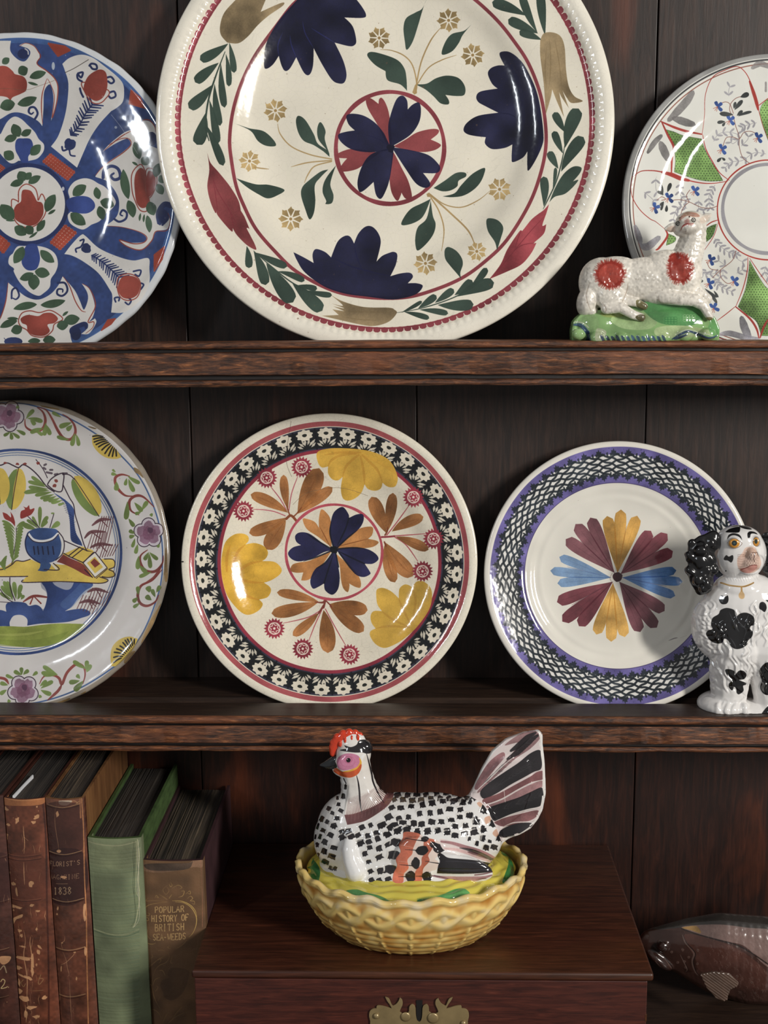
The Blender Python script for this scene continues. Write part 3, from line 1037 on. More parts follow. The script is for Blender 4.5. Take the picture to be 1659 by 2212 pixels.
t, me = add_plate('large_dish', 'largest dish, cream with dark blue flowers and a beaded red line, middle of top shelf', PB, MP,
                  thick=0.028, nseg=840, beads=(.940, .020, NB, .0048), foot=.5)
link('dish', me, MP, t)

# ------------------------------------------------------------------ 2. middle dish with sponged black border
PM = Plate((-0.0754, 0.0675, -0.2436), 0.1325, math.radians(11.33),
           [(0, .155), (.34, .155), (.50, .148), (.60, .124), (.70, .078), (.78, .056), (.86, .040), (.93, .024), (.97, .004), (1.0, .006)],
           1700, (234, 225, 203), 17)
p = PM.paint
p.mottle(0.05, 100, 4)
DK, PINK, ROSE, YEL, ORG, BLU = (20, 24, 26), (180, 78, 84), (152, 40, 58), (222, 170, 52), (162, 98, 44), (16, 17, 62)
f_ = lambda pts: float(np.median(np.hypot(*PM.uv(np.array(pts, float)).T)))
r_p0 = f_([(408, 1211), (1013, 1205)]); r_p1 = f_([(418, 1211), (1004, 1205)])
r_d1 = f_([(421, 1211), (1001, 1205)]); r_d0 = f_([(472, 1211), (954, 1205)])
r_r0 = f_([(478, 1211), (950, 1205)])
PM.ring(.93, 1.03, (240, 232, 212), .8, .04)
PM.ring(r_p1 - .004, r_p0, PINK, 1, .15, .0015)
PM.ring(r_d0, r_d1, (44, 44, 66), 1, .3, .002)
PM.ring(r_d0 + .012, r_d1 - .012, DK, 1, .4, .004)
PM.ring(r_r0 - .004, r_d0 + .003, (150, 38, 58), 1, .15, .002)
NS = 37
bw = r_d1 - r_d0
def arcpts(rx, ry, n, wob=0, amp=.12, k=8, y0=0):
    return [(math.cos(a) * rx * (1 + amp * math.sin(k * a)), y0 + math.sin(a) * ry * (1 + amp * math.sin(k * a))) for a in np.linspace(0, 2 * math.pi, n, endpoint=False)]
for i in range(NS):
    th = 2 * math.pi * (i + .1) / NS + .05
    W, Hh = .060, bw * .24
    c_ = r_d1 - bw * .27
    PM.polar(th, c_, arcpts(W * .92, Hh, 48, amp=.11, k=9), (232, 222, 200), var=.08)
    PM.polar(th, c_, arcpts(.017, bw * .072, 12, amp=.05, k=3), (30, 34, 30), var=.2)
    ct = r_d0 + bw * .07
    for sx_, hx, rt in ((-.048, .12, .9), (-.034, .20, .75), (-.018, .28, .5), (.018, .26, -.45), (.034, .2, -.75), (.046, .10, -1.0), (0.005, .3, .1), (-.05, .26, .8)):
        L_ = .050
        cx_, cy_ = sx_, bw * (hx + .06)
        dx, dy = -math.sin(rt) * L_ * .5, math.cos(rt) * L_ * .5 * .9
        nx, ny = dy * .36, -dx * .36
        PM.polar(th, ct, [(cx_ - dx, cy_ - dy), (cx_ + nx, cy_ + ny), (cx_ + dx, cy_ + dy), (cx_ - nx, cy_ - ny)], (226, 216, 194), a=.92, var=.1)
    PM.polar(th + math.pi / NS, (r_d0 + r_d1) / 2, [(-.006, -bw * .48), (.006, -bw * .48), (.006, bw * .48), (-.006, bw * .48)], (10, 12, 22), a=.7)
T1, T2, T3, T4 = (380, 890), (640, 890), (380, 1120), (640, 1120)
YD = (196, 132, 34)
p.tile(*T2)
p.fill("185 430 180 350 260 318 400 312 600 330 750 380 830 450 875 560 860 635 820 650 780 640 745 610! 730 660 680 680 620 665 590 625! 560 700 500 750 440 765 400 740 385 660 400 560! 360 590 310 580 275 530 275 470! 220 478", YEL, 1, .22)
for s in ("275 470 300 420 380 375 520 360", "400 560 430 470 500 400 540 370", "590 625 580 500 555 380", "745 610 700 500 620 420 570 370", "240 370 400 350 560 350"):
    p.line(s, 22, YD, .45, taper=(.2, .6))
p.tile(*T3)
p.fill("400 300 430 200 500 140 570 130 620 150 628 190 600 225! 680 212 760 240 795 290 780 340 745 368! 850 375 910 430 900 480 830 530 760 555! 810 590 820 630 790 680 720 700! 750 740 720 790 650 828 590 825 520 770 440 660 400 520 390 400", (228, 172, 44), 1, .25)
for s in ("600 225 540 280 510 350 480 440", "745 368 640 390 560 440 480 480", "760 555 660 550 560 530 480 500", "720 700 640 680 560 620 480 520", "470 230 440 330 440 460"):
    p.line(s, 24, (206, 134, 30), .5, taper=(.2, .6))
p.tile(*T4)
p.fill("690 650 700 610 750 600 820 630 885 690! 890 610 930 572 970 575 1000 595! 1040 545 1100 545 1160 600 1172 680 1150 780 1080 890 1000 980 900 1060 800 1110 740 1115 680 1080 640 1020 640 975 685 950! 650 900 642 840 670 800 740 800! 700 740", (214, 166, 54), 1, .2)
for s in ("885 690 920 780 980 900", "740 800 830 870 980 940", "685 950 800 930 980 940", "1060 720 1050 800 1000 900", "1000 595 1030 700 1010 850"):
    p.line(s, 20, (190, 136, 44), .5, taper=(.2, .5))
VE = (120, 62, 24)
def olf(s, **k):
    p.leaves(s, ORG, var=.45, tip=.5, vein=VE, **k)
    v = [float(x) for x in s.split()]
    for i in range(0, len(v), 5):
        for o in (-.12, .1, .2):
            x0, y0, x1, y1, w = v[i:i + 5]
            nx, ny = -(y1 - y0), (x1 - x0); l = math.hypot(nx, ny)
            p.line([(x0 + (x1 - x0) * .35, y0 + (y1 - y0) * .35), (x0 + (x1 - x0) * .6 + nx / l * w * o, y0 + (y1 - y0) * .6 + ny / l * w * o), (x0 + (x1 - x0) * .88, y0 + (y1 - y0) * .88)], 5, (148, 82, 30), .35, 0, (.2, .2))
p.tile(*T1)
for s in ("945 897 850 860 760 845 662 840", "955 850 900 750 800 622", "975 850 1000 700 1055 548"):
    p.line(s, 9, (190, 90, 104), .95, taper=(1, .5))
olf("970 870 645 712 100 968 840 930 542 76 1050 880 1238 485 165 1045 880 1352 650 96 955 912 632 1045 104 950 930 785 1188 140")
p.line("950 925 985 895 1010 905 1040 940", 22, (140, 62, 28), .95)
p.line("985 895 965 840 955 800", 12, (140, 62, 28), .9, taper=(1, .2))
p.line("1015 905 1050 870 1090 820", 12, (140, 62, 28), .9, taper=(1, .2))
p.tile(*T3)
for s in ("1280 770 1150 850 925 905", "1260 790 1200 920 1145 1062", "1290 780 1370 930 1475 1112"):
    p.line(s, 9, (190, 84, 92), .95, taper=(1, .5))
olf("1240 725 872 638 84 1230 722 825 820 112 1235 815 1010 1012 86 1275 790 1312 1162 140 1320 742 1656 792 124 1325 755 1622 975 124")
p.line("1200 722 1270 725 1290 700 1275 770", 18, (128, 48, 36), .95, taper=(.3, 1))
p.line("1295 710 1330 745 1350 775", 12, (128, 48, 36), .95, taper=(1, .2))
p.line("1275 750 1245 800 1225 830", 16, (128, 48, 36), .9, taper=(1, .2))
p.tile(*T2)
for s in ("730 1080 860 1070 1130 1050", "780 1065 870 950 975 805", "850 1080 950 1150 1050 1290"):
    p.line(s, 10, (190, 84, 92), .95, taper=(1, .5))
olf("778 1045 650 732 122 785 1035 835 698 96 825 1032 1098 905 100 860 1078 1142 1190 88 765 1125 1008 1418 140 765 1140 852 1472 104")
p.line("735 1080 790 1078 850 1072", 16, (158, 50, 62), .95)
p.line("765 1065 785 1030 790 990", 14, (128, 56, 28), .9, taper=(1, .2))
p.line("760 1120 775 1160", 14, (128, 56, 28), .9)
for cx_, cy_ in ((526, 1104), (576, 1032), (651.5, 1009), (893, 1074), (936.5, 1164), (912.7, 1234), (592.6, 1357.6), (654, 1401.4), (755, 1414)):
    p.tile(0, 0, 1)
    q = []
    for k in range(36):
        a = k * math.pi / 18
        r_ = 23.5 if k % 2 == 0 else 17.5
        q.append((cx_ + math.cos(a) * r_, cy_ + math.sin(a) * r_))
    p.poly(q, ROSE, 1, .3)
    p.ellipse_line(cx_, cy_, 12.2, 12.2, 2.4, (236, 222, 204), .95)
    q = []
    for k in range(12):
        a = k * math.pi / 6 + .3
        r_ = 13 if k % 2 == 0 else 8
        q.append((cx_ + math.cos(a) * r_, cy_ + math.sin(a) * r_))
    p.poly(q, (236, 222, 204), .9)
    q = [(cx_ + math.cos(k * math.pi / 6 + .3) * (10.6 if k % 2 == 0 else 5.6), cy_ + math.sin(k * math.pi / 6 + .3) * (10.6 if k % 2 == 0 else 5.6)) for k in range(12)]
    p.poly(q, ROSE, 1, .3)
    p.dot(cx_, cy_, 2.6, (236, 222, 204))
p.ellipse_line(721.5, 1192.5, 104, 102.5, 5.6, (190, 70, 86), 1, .15)
OL = (184, 116, 54)
p.tile(*T1)
p.fill("1345 1170! 1230 1080 1130 1010 1095 925 1140 925 1200 950 1235 1000! 1235 920 1255 842 1300 870 1335 930 1340 1050", OL, 1, .4)
p.fill("1345 1200! 1250 1240 1150 1285 1060 1300 1005 1320 990 1370 1040 1388 1100 1385! 1085 1440 1090 1455 1160 1440 1250 1340", OL, 1, .4)
p.fill("1350 1195! 1250 1120 1150 1050 1070 1040 1030 1070 1040 1120 1080 1150! 1010 1170 968 1220 1000 1270 1070 1290 1180 1260 1280 1210", BLU, 1, .5)
p.tile(*T2)
p.fill("340 1185! 440 1080 540 1010 620 990 662 1000 655 1060 620 1095! 690 1110 710 1130 660 1165 560 1178 450 1180", OL, 1, .4)
p.fill("340 1220! 375 1330 385 1440 405 1520 445 1555 460 1500 455 1480! 510 1510 555 1513 550 1440 490 1350 420 1290", OL, 1, .4)
p.fill("325 1180! 290 1050 300 940 330 860 400 820 450 880 455 915! 520 885 575 885 580 940 540 1010 440 1090 350 1180!", BLU, 1, .5)
p.fill("330 1185! 480 1172 600 1180 680 1220 710 1270 660 1310 590 1310! 630 1370 638 1400 580 1425 510 1400 440 1310 360 1210!", BLU, 1, .5)
p.fill("325 1200! 250 1300 170 1350 130 1420 122 1480 145 1525 190 1510 240 1480! 250 1540 310 1578 360 1530 375 1430 360 1320 340 1200!", BLU, 1, .5)
for s in ("325 1180 292 1050 302 940", "330 1185 480 1172 600 1180", "350 1175 440 1090 530 1020", "325 1200 250 1300 170 1350", "365 1340 350 1260 335 1200", "370 1215 440 1310 510 1400", "300 1180 180 1110 90 1050", "300 1200 180 1250 60 1290",
          "455 915 420 1020 350 1160", "590 1310 480 1260 360 1200", "240 1480 270 1380 320 1230"):
    p.line(s, 13, (8, 12, 30), .8, 0, (1, .15))
for s in ("340 1165 480 1130 620 1095", "200 985 250 1080 300 1180", "85 1140 ", ):
    if len(s.split()) > 3: p.line(s, 9, (120, 60, 20), .6, 0, (.2, .2))
p.dot(325, 1190, 34, (8, 12, 22), 1, wob=.5)
# crack lines in the glaze
p.tile(*T1)
p.line("995 80 975 200 955 350 960 460 1000 560", 3, (90, 70, 60), .8)
p.line("1010 800 1130 700 1350 655 1500 670 1659 725", 3, (120, 96, 70), .8)
p.dot(57, 1293, 12, (20, 16, 14), 1, ry=6)
p.speckle(160, .8, 2.4, (120, 92, 66), .5)
MM = [glaze('cream_glaze_sponged_border', p.image('dish_paint_b'), crazing=.22, rough=.12, nb=.03, scale=1.3), glaze('cream_glaze_b', None, (230, 222, 202), .16)]
t, me = add_plate('painted_dish', 'cream dish with black stamped border, yellow petals and blue centre flower, middle of lower shelf', PM, MM,
                  thick=0.035, nseg=320, foot=.5)
link('dish', me, MM, t)

# ------------------------------------------------------------------ 3. purple-bordered plate
PP = Plate((0.1862, 0.0669, -0.2566), 0.120, math.radians(13.05),
           [(0, .120), (.40, .120), (.56, .118), (.585, .112), (.615, .112), (.66, .096), (.695, .088), (.712, .080), (.76, .067), (.90, .027), (.965, .007), (.985, .001), (1.0, .006)],
           1500, (226, 222, 210), 29)
p = PP.paint
p.mottle(0.05, 100, 4)
f_ = lambda pts: float(np.median(np.hypot(*PP.uv(np.array(pts, float)).T)))
ro, ri = f_([(1057, 1230), (1066, 1300)]), f_([(1134, 1240), (1140, 1180)])
PUR, NET = (98, 88, 158), (34, 42, 50)
PP.ring(ro - .002, 1.03, (232, 227, 216), 1, .04)
PP.ring(ri - .004, ro, PUR, 1, .35, .002)
PP.ring(ri - .006, ri - .001, (66, 54, 104), .9)
bw = ro - ri
n0, n1 = ri + bw * .20, ri + bw * .79
PP.ring(n0, n1, (226, 224, 218), 1, .04, .003)
NN = 52
def pstroke(P_, w, col, **k):
    P_ = np.array(P_); T = np.gradient(P_, axis=0); T /= np.linalg.norm(T, axis=1)[:, None]
    Nn = np.stack([-T[:, 1], T[:, 0]], 1) * w / 2
    q = np.concatenate([P_ + Nn, (P_ - Nn)[::-1]])
    x, y = q[:, 0], q[:, 1]
    p.raw = True
    p.poly(np.stack([(x + 1.02) / 2.04 * PP.res, (1.02 - y) / 2.04 * PP.res], 1), col, **k)
    p.raw = False
for i in range(NN):
    for sgn in (1, -1):
        q = []
        for u in np.linspace(0, 1, 30):
            th = 2 * math.pi * (i + sgn * u * 3.6 + .5) / NN
            r = n0 - .004 + (n1 - n0 + .008) * u + .005 * math.sin(u * 4 * 2 * math.pi + .6) * sgn
            q.append((math.cos(th) * r, math.sin(th) * r))
        pstroke(q, .0155, NET, a=.95, var=.4)
    for edge, out in ((n1, 1), (n0, -1)):
        th = 2 * math.pi * (i + (.3 if out > 0 else .1)) / NN
        base_ = edge + out * .002
        pts_ = [(-.030, -.012), (-.034, .006), (-.020, .008), (-.022, .022), (-.008, .020), (0, .040), (.006, .024), (.020, .026), (.018, .010), (.032, .006), (.026, -.014), (.006, -.006)]
        PP.polar(th, base_, [(a * .92, b * out * 1.1) for a, b in pts_], NET, a=.95, var=.4)
        PP.polar(th + .05, base_, [(-.006, -.026 * out), (.006, -.026 * out), (.010, .012 * out), (-.004, .016 * out)], NET, a=.9, var=.4)
for i in range(90):
    th, r = NP.uniform(0, 6.28), NP.choice([NP.uniform(n1 + .03, ro - .008), NP.uniform(ri + .006, ri + .02)])
    PP.polar(th, r, arcpts(.004, .003, 8), (50, 46, 100), a=.7)
T5, T6, T7 = (1040, 950), (1244, 950), (1040, 1140)
def lobes(til, bx, by, tips, w, col, dk):
    p.tile(*til)
    for x, y in tips:
        p.leaf(bx, by, x, y, w * .88, col, 0, .30, 1.15, .94, .45)
    for (xa, ya), (xb, yb) in zip(tips, tips[1:]):
        mx_, my_ = (xa + xb) / 2, (ya + yb) / 2
        p.line([(bx, by), (bx + (mx_ - bx) * .45, by + (my_ - by) * .45), (bx + (mx_ - bx) * .78, by + (my_ - by) * .78)], 9, dk, .55, 0, (.3, .3))
    for x, y in tips:
        p.line([(bx + (x - bx) * .2, by + (y - by) * .2), (bx + (x - bx) * .6, by + (y - by) * .6), (bx + (x - bx) * .9, by + (y - by) * .9)], 5, dk, .22, 0, (.3, .3))
MAR, MARD = (112, 42, 54), (74, 26, 40)
lobes(T5, 1175, 1150, [(1085, 658), (1205, 602), (1345, 656)], 118, (206, 146, 52), (170, 106, 34))
lobes(T5, 1150, 1150, [(728, 858), (812, 728), (940, 672)], 124, (120, 64, 74), MARD)
lobes(T5, 1120, 1190, [(672, 1012), (594, 1130), (656, 1240)], 92, (96, 132, 176), (52, 88, 150))
lobes(T5, 1135, 1225, [(652, 1402), (698, 1570), (842, 1610)], 122, MAR, MARD)
lobes(T5, 1135, 1235, [(992, 1682), (1120, 1744), (1238, 1704)], 112, (208, 152, 60), (180, 116, 40))
lobes(T5, 1190, 1225, [(1372, 1660), (1515, 1622), (1582, 1478)], 122, (112, 54, 66), MARD)
lobes(T6, 400, 1190, [(868, 1128), (922, 1226), (858, 1348)], 92, (70, 118, 186), (36, 74, 160))
lobes(T6, 385, 1160, [(648, 786), (790, 812), (838, 962)], 122, (124, 50, 62), MARD)
p.tile(*T5)
p.dot(1176, 1188, 42, (66, 34, 42), 1, wob=.25, var=.4)
p.line("1130 1150 1110 1195 1130 1235", 5, (120, 90, 90), .5)
p.tile(1244, 1120)
p.line("800 1055 850 1035 880 1030", 9, (90, 80, 84), .6, taper=(.2, .2))
p.line("900 1030 960 1010", 6, (90, 80, 84), .5, taper=(.2, .2))
p.speckle(60, .8, 2.2, (110, 90, 70), .5)
MPp = [glaze('white_glaze_purple_border', p.image('plate_paint_c'), rough=.09, nb=.05, scale=.8), glaze('white_glaze_c', None, (220, 214, 206), .14)]
t, me = add_plate('purple_plate', 'plate with purple border, black netting and a ray flower of yellow, maroon and blue petals', PP, MPp,
                  thick=0.04, nseg=320, nr=90, foot=.5)
link('plate', me, MPp, t)

# ------------------------------------------------------------------ 4. blue, red and green panelled dish (top shelf, left)
PI_ = Plate((-0.3410, 0.0672, 0.0785), 0.1412, math.radians(11.0),
            [(0, .130), (.35, .130), (.55, .118), (.68, .084), (.80, .050), (.92, .020), (.975, .002), (1.0, .006)],
            1560, (222, 222, 222), 41)
p = PI_.paint
p.lw = 1.35
BL, BLD, RDD, GR2, WH = (44, 66, 124), (32, 46, 98), (150, 58, 46), (58, 86, 62), (214, 211, 206)
p.img[:] = np.array(BL, np.float32) / 255
n = (vnoise(PI_.res, PI_.res, 60, 2) + vnoise(PI_.res, PI_.res, 14, 9) * .6)[..., None] / 1.6
p.img *= (0.80 + 0.42 * n).astype(np.float32)
PI_.ring(.972, 1.03, (206, 210, 214), 1, .06, .004)
PI_.ring(.945, .975, (60, 96, 158), .9, .3, .004)
ta, tb = (0, 60), (0, 340)
def redhatch(til, s, n=14):
    p.tile(*til)
    P, c = S(s)
    p.poly(P, (226, 214, 204))
    a, b, c_, d = P[:4]
    for i in range(n):
        u = (i + .5) / n
        for q0, q1, q2, q3 in ((a, b, d, c_),):
            p.line([q0 + (q1 - q0) * u, q2 + (q3 - q2) * u], np.linalg.norm(b - a) / n * .62, (164, 62, 44), .95, .2, smooth=False)
    m = max(3, int(n * np.linalg.norm(d - a) / max(1, np.linalg.norm(b - a))))
    for i in range(m):
        u = (i + .5) / m
        p.line([a + (d - a) * u, b + (c_ - b) * u], np.linalg.norm(d - a) / m * .62, (164, 62, 44), .95, .2, smooth=False)
redhatch(ta, "435 1085 650 1245 585 1320 365 1155", 11)
redhatch(tb, "430 735 560 580 665 650 520 800", 8)
redhatch(tb, "-60 760 0 660 90 750 30 830", 5)
redhatch(ta, "-10 1170 45 1210 0 1250 -60 1200", 4)
redhatch(ta, "410 130 560 160 610 195 500 250", 8)
redhatch(ta, "1130 530 1210 600 1260 700 1110 660", 8)
redhatch(tb, "1330 840 1425 765 1400 880 1330 990", 7)
redhatch(tb, "930 1400 1000 1390 960 1440 870 1500", 6)
# central medallion
p.tile(0, 0, 1)
p.ellipse_line(60, 441, 85, 84.5, 9, BLD, 1, .3)
p.dot(60, 441, 80.5, WH, 1, ry=80, n=60, var=.04)
p.tile(*ta)
W_ = lambda s: p.fill(s, WH, 1, .05)
W_("10 910! 60 815 120 768 180 785 240 840 300 900 335 960 378 1005 378 1060 345 1110 310 1135 245 1150! 160 1148! 120 1170 80 1165 30 1120 0 1085 -40 1040 -30 960")
W_("600 1460! 590 1400 640 1330 720 1300 790 1310 850 1345 900 1370 950 1420 1000 1500 970 1560 900 1620 860 1670 790 1700! 720 1742 650 1720 600 1680 585 1620 610 1590!")
W_("440 1025! 500 940 550 800 580 650 590 480 560 370 538 312! 600 260 700 232 800 258 900 330 1000 410 1060 480 1072 560 1060 640 1010 690 960 720! 860 830 780 950 720 1080 665 1208! 550 1115")
W_("-60 110! 95 112! 90 200 150 270 210 290 250 250 262 210 240 180 200 165 165 152! 220 130 290 150 330 200 342 255 320 310 400 370 470 430 502 500 495 640 440 805! 462 620 440 500 410 500 380 560 375 700 365 850! 320 800 200 740 100 735 0 790 -60 800!")
W_("825 1280! 900 1185 1050 1080 1130 1005 1110 960 1070 965 980 1010 885 1072! 950 1000 1080 900 1165 880! 1215 850 1230 805 1290 808 1340 860 1345 930 1300 900 1268 930 1275 1000 1340 1035 1385 1050! 1430 1180 1480 1400 1490 1500! 1430 1515 1380 1540 1362 1620 1400 1690 1450 1600! 1470 1680 1440 1740 1350 1760 1310 1840 1220 1918 1100 1890 1030 1832! 1120 1855 1240 1850 1262 1810 1200 1765 1050 1720 905 1712! 980 1660 1020 1600 1028 1500 1000 1420 940 1340 900 1312 830 1290")
p.tile(*tb)
W_("110 830! 150 770 220 765 330 765 420 790 480 840 500 920 480 990 440 1050 430 1120 380 1170 330 1195 250 1160 170 1080 120 990 120 960 75 920 80 860")
W_("555 835! 620 750 700 670 740 680 850 780 1000 850 1150 890 1280 870 1290 960 1290 1080 1240 1200 1150 1290 1060 1340 960 1340! 970 1200 940 1130 850 1000 720 900 620 848")
W_("70 1080! 50 1250 0 1400 -60 1500! -60 1620 640 1640! 612 1560 612 1490 660 1445 740 1440 750 1480 700 1525! 770 1520 830 1430 820 1390! 770 1420 800 1380 820 1300 800 1200 760 1120 705 1088! 750 1160 760 1220 740 1290 720 1312 690 1240 640 1140 540 1028! 500 1110 430 1185 330 1228 230 1205 130 1130")
# blue swirls
for til, s, w in ((tb, "100 1220 105 1150 140 1130 165 1190 140 1225 110 1215", 12), (tb, "495 1085 560 1085 582 1150 540 1195 495 1180 500 1140 540 1140 540 1165", 13),
                  (ta, "300 790 325 740 300 690 260 690 248 725 270 745 290 730", 14), (ta, "890 1300 900 1230 960 1195 1020 1220 1038 1290 990 1312 958 1280 985 1255", 20),
                  (ta, "985 1650 1030 1675 1085 1650 1095 1600 1060 1575 1038 1610 1060 1625", 14),
                  (tb, "640 1540 620 1490 690 1450 740 1440 745 1475", 30)):
    p.tile(*til); p.line(s, w, BLD, 1, .3, (1, .6))
p.tile(*tb)
p.dot(655, 1520, 46, BLD, 1, ry=60, var=.4); p.dot(1410, 510, 46, BLD, 1, ry=62, var=.4)
p.line("1380 570 1370 480 1420 405 1480 420", 34, BLD, 1, .4)
p.line("1440 480 1450 530 1400 585", 14, BLD, 1, .3)
p.line("118 1575 60 1580 35 1560", 4, BLD)
p.dot(115, 1590, 80, BLD, 1, ry=38, var=.3)
p.tile(*ta)
p.dot(1310, 960, 44, BLD, 1, ry=62, var=.4); p.dot(200, 225, 50, BLD, 1, ry=44, var=.3)
p.line("215 180 240 200 245 230", 8, WH, .9)
p.dot(1135, 800, 60, BLD, .8, ry=40, rot=.6, var=.4)
# red contour lines
R2 = (152, 58, 46)
for til, s in ((ta, "170 160 220 132 290 155 330 205 350 250 320 310 400 370 470 435 500 510 490 640 450 780 470 600 440 495 410 440"), (ta, "405 440 365 570 358 700 368 830"), (ta, "1225 850 1235 800 1290 798 1335 850 1345 900"),
               (ta, "1150 882 1060 930 980 990 900 1060"), (ta, "940 1010 1040 960 1110 958 1130 1010 1060 1080 900 1190 825 1275"),
               (tb, "905 592 1050 602 1200 642 1268 690 1240 735 1150 745 1030 712 1100 770 1220 798 1310 720 1345 640 1440 630 1470 540 1450 480"),
               (tb, "545 1028 600 1110 650 1240 700 1320 740 1335"), (tb, "710 1090 770 1130 815 1220 820 1300 760 1420 810 1420 800 1470 740 1520"), (tb, "70 1080 50 1240 10 1370 -20 1420")):
    p.tile(*til); p.line(s, 7, R2, .95, .2, (.4, .4))
# fish-bone sprays
def bone(til, pts, n, l0, l1, w=9):
    p.tile(*til)
    P, c = S(pts)
    C = catmull(P, c, False, 10)
    p.line(pts, 8, BLD, 1)
    idx = np.linspace(1, len(C) - 2, n).astype(int)
    for j, i in enumerate(idx):
        T = C[i + 1] - C[i - 1]; T /= np.linalg.norm(T)
        Nn = np.array([-T[1], T[0]])
        l = l0 + (l1 - l0) * j / n
        for s_ in (1, -1):
            p.line([C[i], C[i] + Nn * s_ * l * .85 + T * l * .55], w, BLD, 1, .2, (1, .6), smooth=False)
bone(ta, "610 930 680 850 740 740 800 660", 12, 50, 100, 13)
bone(tb, "790 845 880 900 960 970 1030 1040", 13, 40, 95, 11)
p.tile(*ta)
for x, y, r in ((605, 1010, 50), (592, 990, 34)): p.dot(x, y, r, BLD, 1, wob=.2, var=.3)
p.line("535 1025 545 1060 580 1050", 12, BLD); p.line("600 1060 610 1100 650 1108", 10, BLD)
for s in ("670 395 715 385 700 430 670 400 672 440 710 465", "770 330 790 310 830 320 835 355 800 355 780 330", "925 430 960 425 985 460 960 480 930 460", "945 560 985 550 998 590 960 608 940 590", "690 520 700 560 720 600"):
    p.line(s, 13, BLD, 1, .2)
p.tile(*tb)
p.dot(745, 785, 42, BLD, 1, wob=.3, var=.3)
for s in ("690 720 725 710 700 770 655 790 660 820", "1150 985 1215 975 1200 1025 1165 1010", "1215 1085 1240 1100 1215 1140", "1000 1250 990 1215 1030 1210 1025 1240", "1080 1250 1110 1270 1132 1235 1105 1210"):
    p.line(s, 11, BLD, 1, .2)
# buds, red fruits, leaves
def fruit(til, s, col=R2, out=None):
    p.tile(*til)
    if out: p.line(out, 7, R2, .95, .15, closed=True)
    p.fill(s, col, 1, .25)
fruit(ta, "195 955 260 960 285 1010 275 1070 245 1110 240 1160 190 1160 160 1110 135 1060 132 1000 150 960", (44, 66, 140))
fruit(ta, "570 1500 620 1465 700 1452 770 1465 815 1510 815 1560 760 1600 680 1602 600 1580", (40, 62, 136))
fruit(tb, "245 750 310 750 335 810 345 880 325 950 290 975 230 970 190 920 190 850 210 790", (40, 62, 136))
fruit(ta, "-50 350 0 330 60 335 110 375 130 400 200 420 232 470 225 540 180 570 110 600 90 625 60 600 0 590 -60 600", R2)
fruit(ta, "850 362 905 375 925 430 925 520 890 600 830 632 770 600 725 540 730 480 770 410", R2, "715 470 735 560 790 640 850 655 905 620 935 540")
fruit(tb, "1110 1020 1180 1040 1210 1100 1190 1180 1130 1218 1060 1210 1020 1150 1025 1080 1060 1030", R2, "1010 1100 1030 1030 1110 1005 1190 1040 1215 1120 1180 1210 1100 1235 1035 1200")
fruit(ta, "200 1400 260 1405 290 1440 315 1490 325 1500 360 1510 375 1550 370 1620 320 1690 260 1710 190 1690 130 1650 118 1580 140 1530 180 1500 185 1440", R2, "160 1500 165 1400 225 1350 300 1385 325 1450 330 1490 360 1435 390 1490 392 1600 330 1690 250 1725 160 1700 110 1620 98 1510 110 1480 150 1495")
fruit(ta, "1215 1210 1250 1240 1255 1320 1262 1420 1285 1490 1265 1545 1220 1555 1180 1510 1165 1420 1160 1320 1175 1250", R2, "1140 1260 1210 1180 1250 1230 1262 1290 1270 1420 1290 1500 1270 1580 1210 1575 1165 1490 1140 1400")
fruit(ta, "1280 1240 1330 1260 1345 1330 1325 1410 1290 1460 1275 1440 1262 1340", (158, 52, 42), "1260 1240 1310 1215 1350 1270 1350 1360 1300 1462 1270 1440")
fruit(tb, "180 1390 240 1360 330 1370 380 1345 450 1345 500 1390 470 1430 410 1445 430 1500 380 1540 290 1535 240 1500 230 1450 190 1430", R2, "160 1410 190 1345 260 1325 340 1340 430 1320 510 1360 540 1400 470 1440 450 1500 380 1550 280 1540 230 1490 180 1460")
for til, s in ((ta, "170 940 115 830 90 180 925 270 880 60 145 945 38 972 66 120 1130 35 1070 90 265 1100 350 1010 80"), (ta, "215 1320 165 1240 90 215 1310 270 1250 60 205 1325 88 1362 62 245 1345 352 1282 64 122 1650 8 1525 120 400 1590 478 1440 90 415 1610 480 1570 26"),
               (ta, "630 1450 745 1362 90 855 1480 830 1375 64 865 1500 985 1540 90 855 1540 890 1660 76"), (tb, "200 770 120 915 90 350 800 470 905 80 300 985 430 1010 90 290 1000 170 1050 70 300 1010 290 1145 100 610 480 740 580 96"),
               (tb, "125 600 225 670 90 230 590 285 660 80 320 640 388 540 60 250 695 325 640 22 50 545 130 548 20"), (ta, "160 395 240 350 90 255 430 398 385 70 150 660 318 600 80 130 655 0 690 100 20 310 80 262 60 240 470 330 495 24"),
               (ta, "1205 1135 1160 985 76 1225 1180 1280 1115 80 1140 1160 1190 1190 22 1110 1480 1065 1220 78 1105 1490 1150 1640 80 1340 1290 1372 1170 72 1365 1320 1430 1290 72 1355 1350 1405 1440 72 1290 1500 1330 1620 90 1205 1670 1215 1600 20 1240 1680 1248 1610 20"),
               (tb, "1270 500 1290 650 56"), (tb, "320 1270 115 1310 66 350 1275 565 1235 70 150 1410 0 1470 64 190 1465 95 1500 84 550 1410 688 1388 90 490 1460 590 1450 84 540 1370 590 1330 24 370 1580 480 1575 76 350 1585 240 1590 50 160 1395 60 1390 26")):
    p.tile(*til)
    p.leaves(s, GR2, var=.3, tip=.85, base=.8)
p.tile(*ta)
p.line("-60 530 60 525 230 535 330 505 470 455", 3, (110, 80, 60), .6); p.line("560 388 640 350 765 275", 4, (60, 50, 46), .9)
p.line("960 750 1060 880 1190 1090", 3, (190, 190, 200), .6); p.dot(460, 330, 14, (190, 200, 210), .9, ry=34)
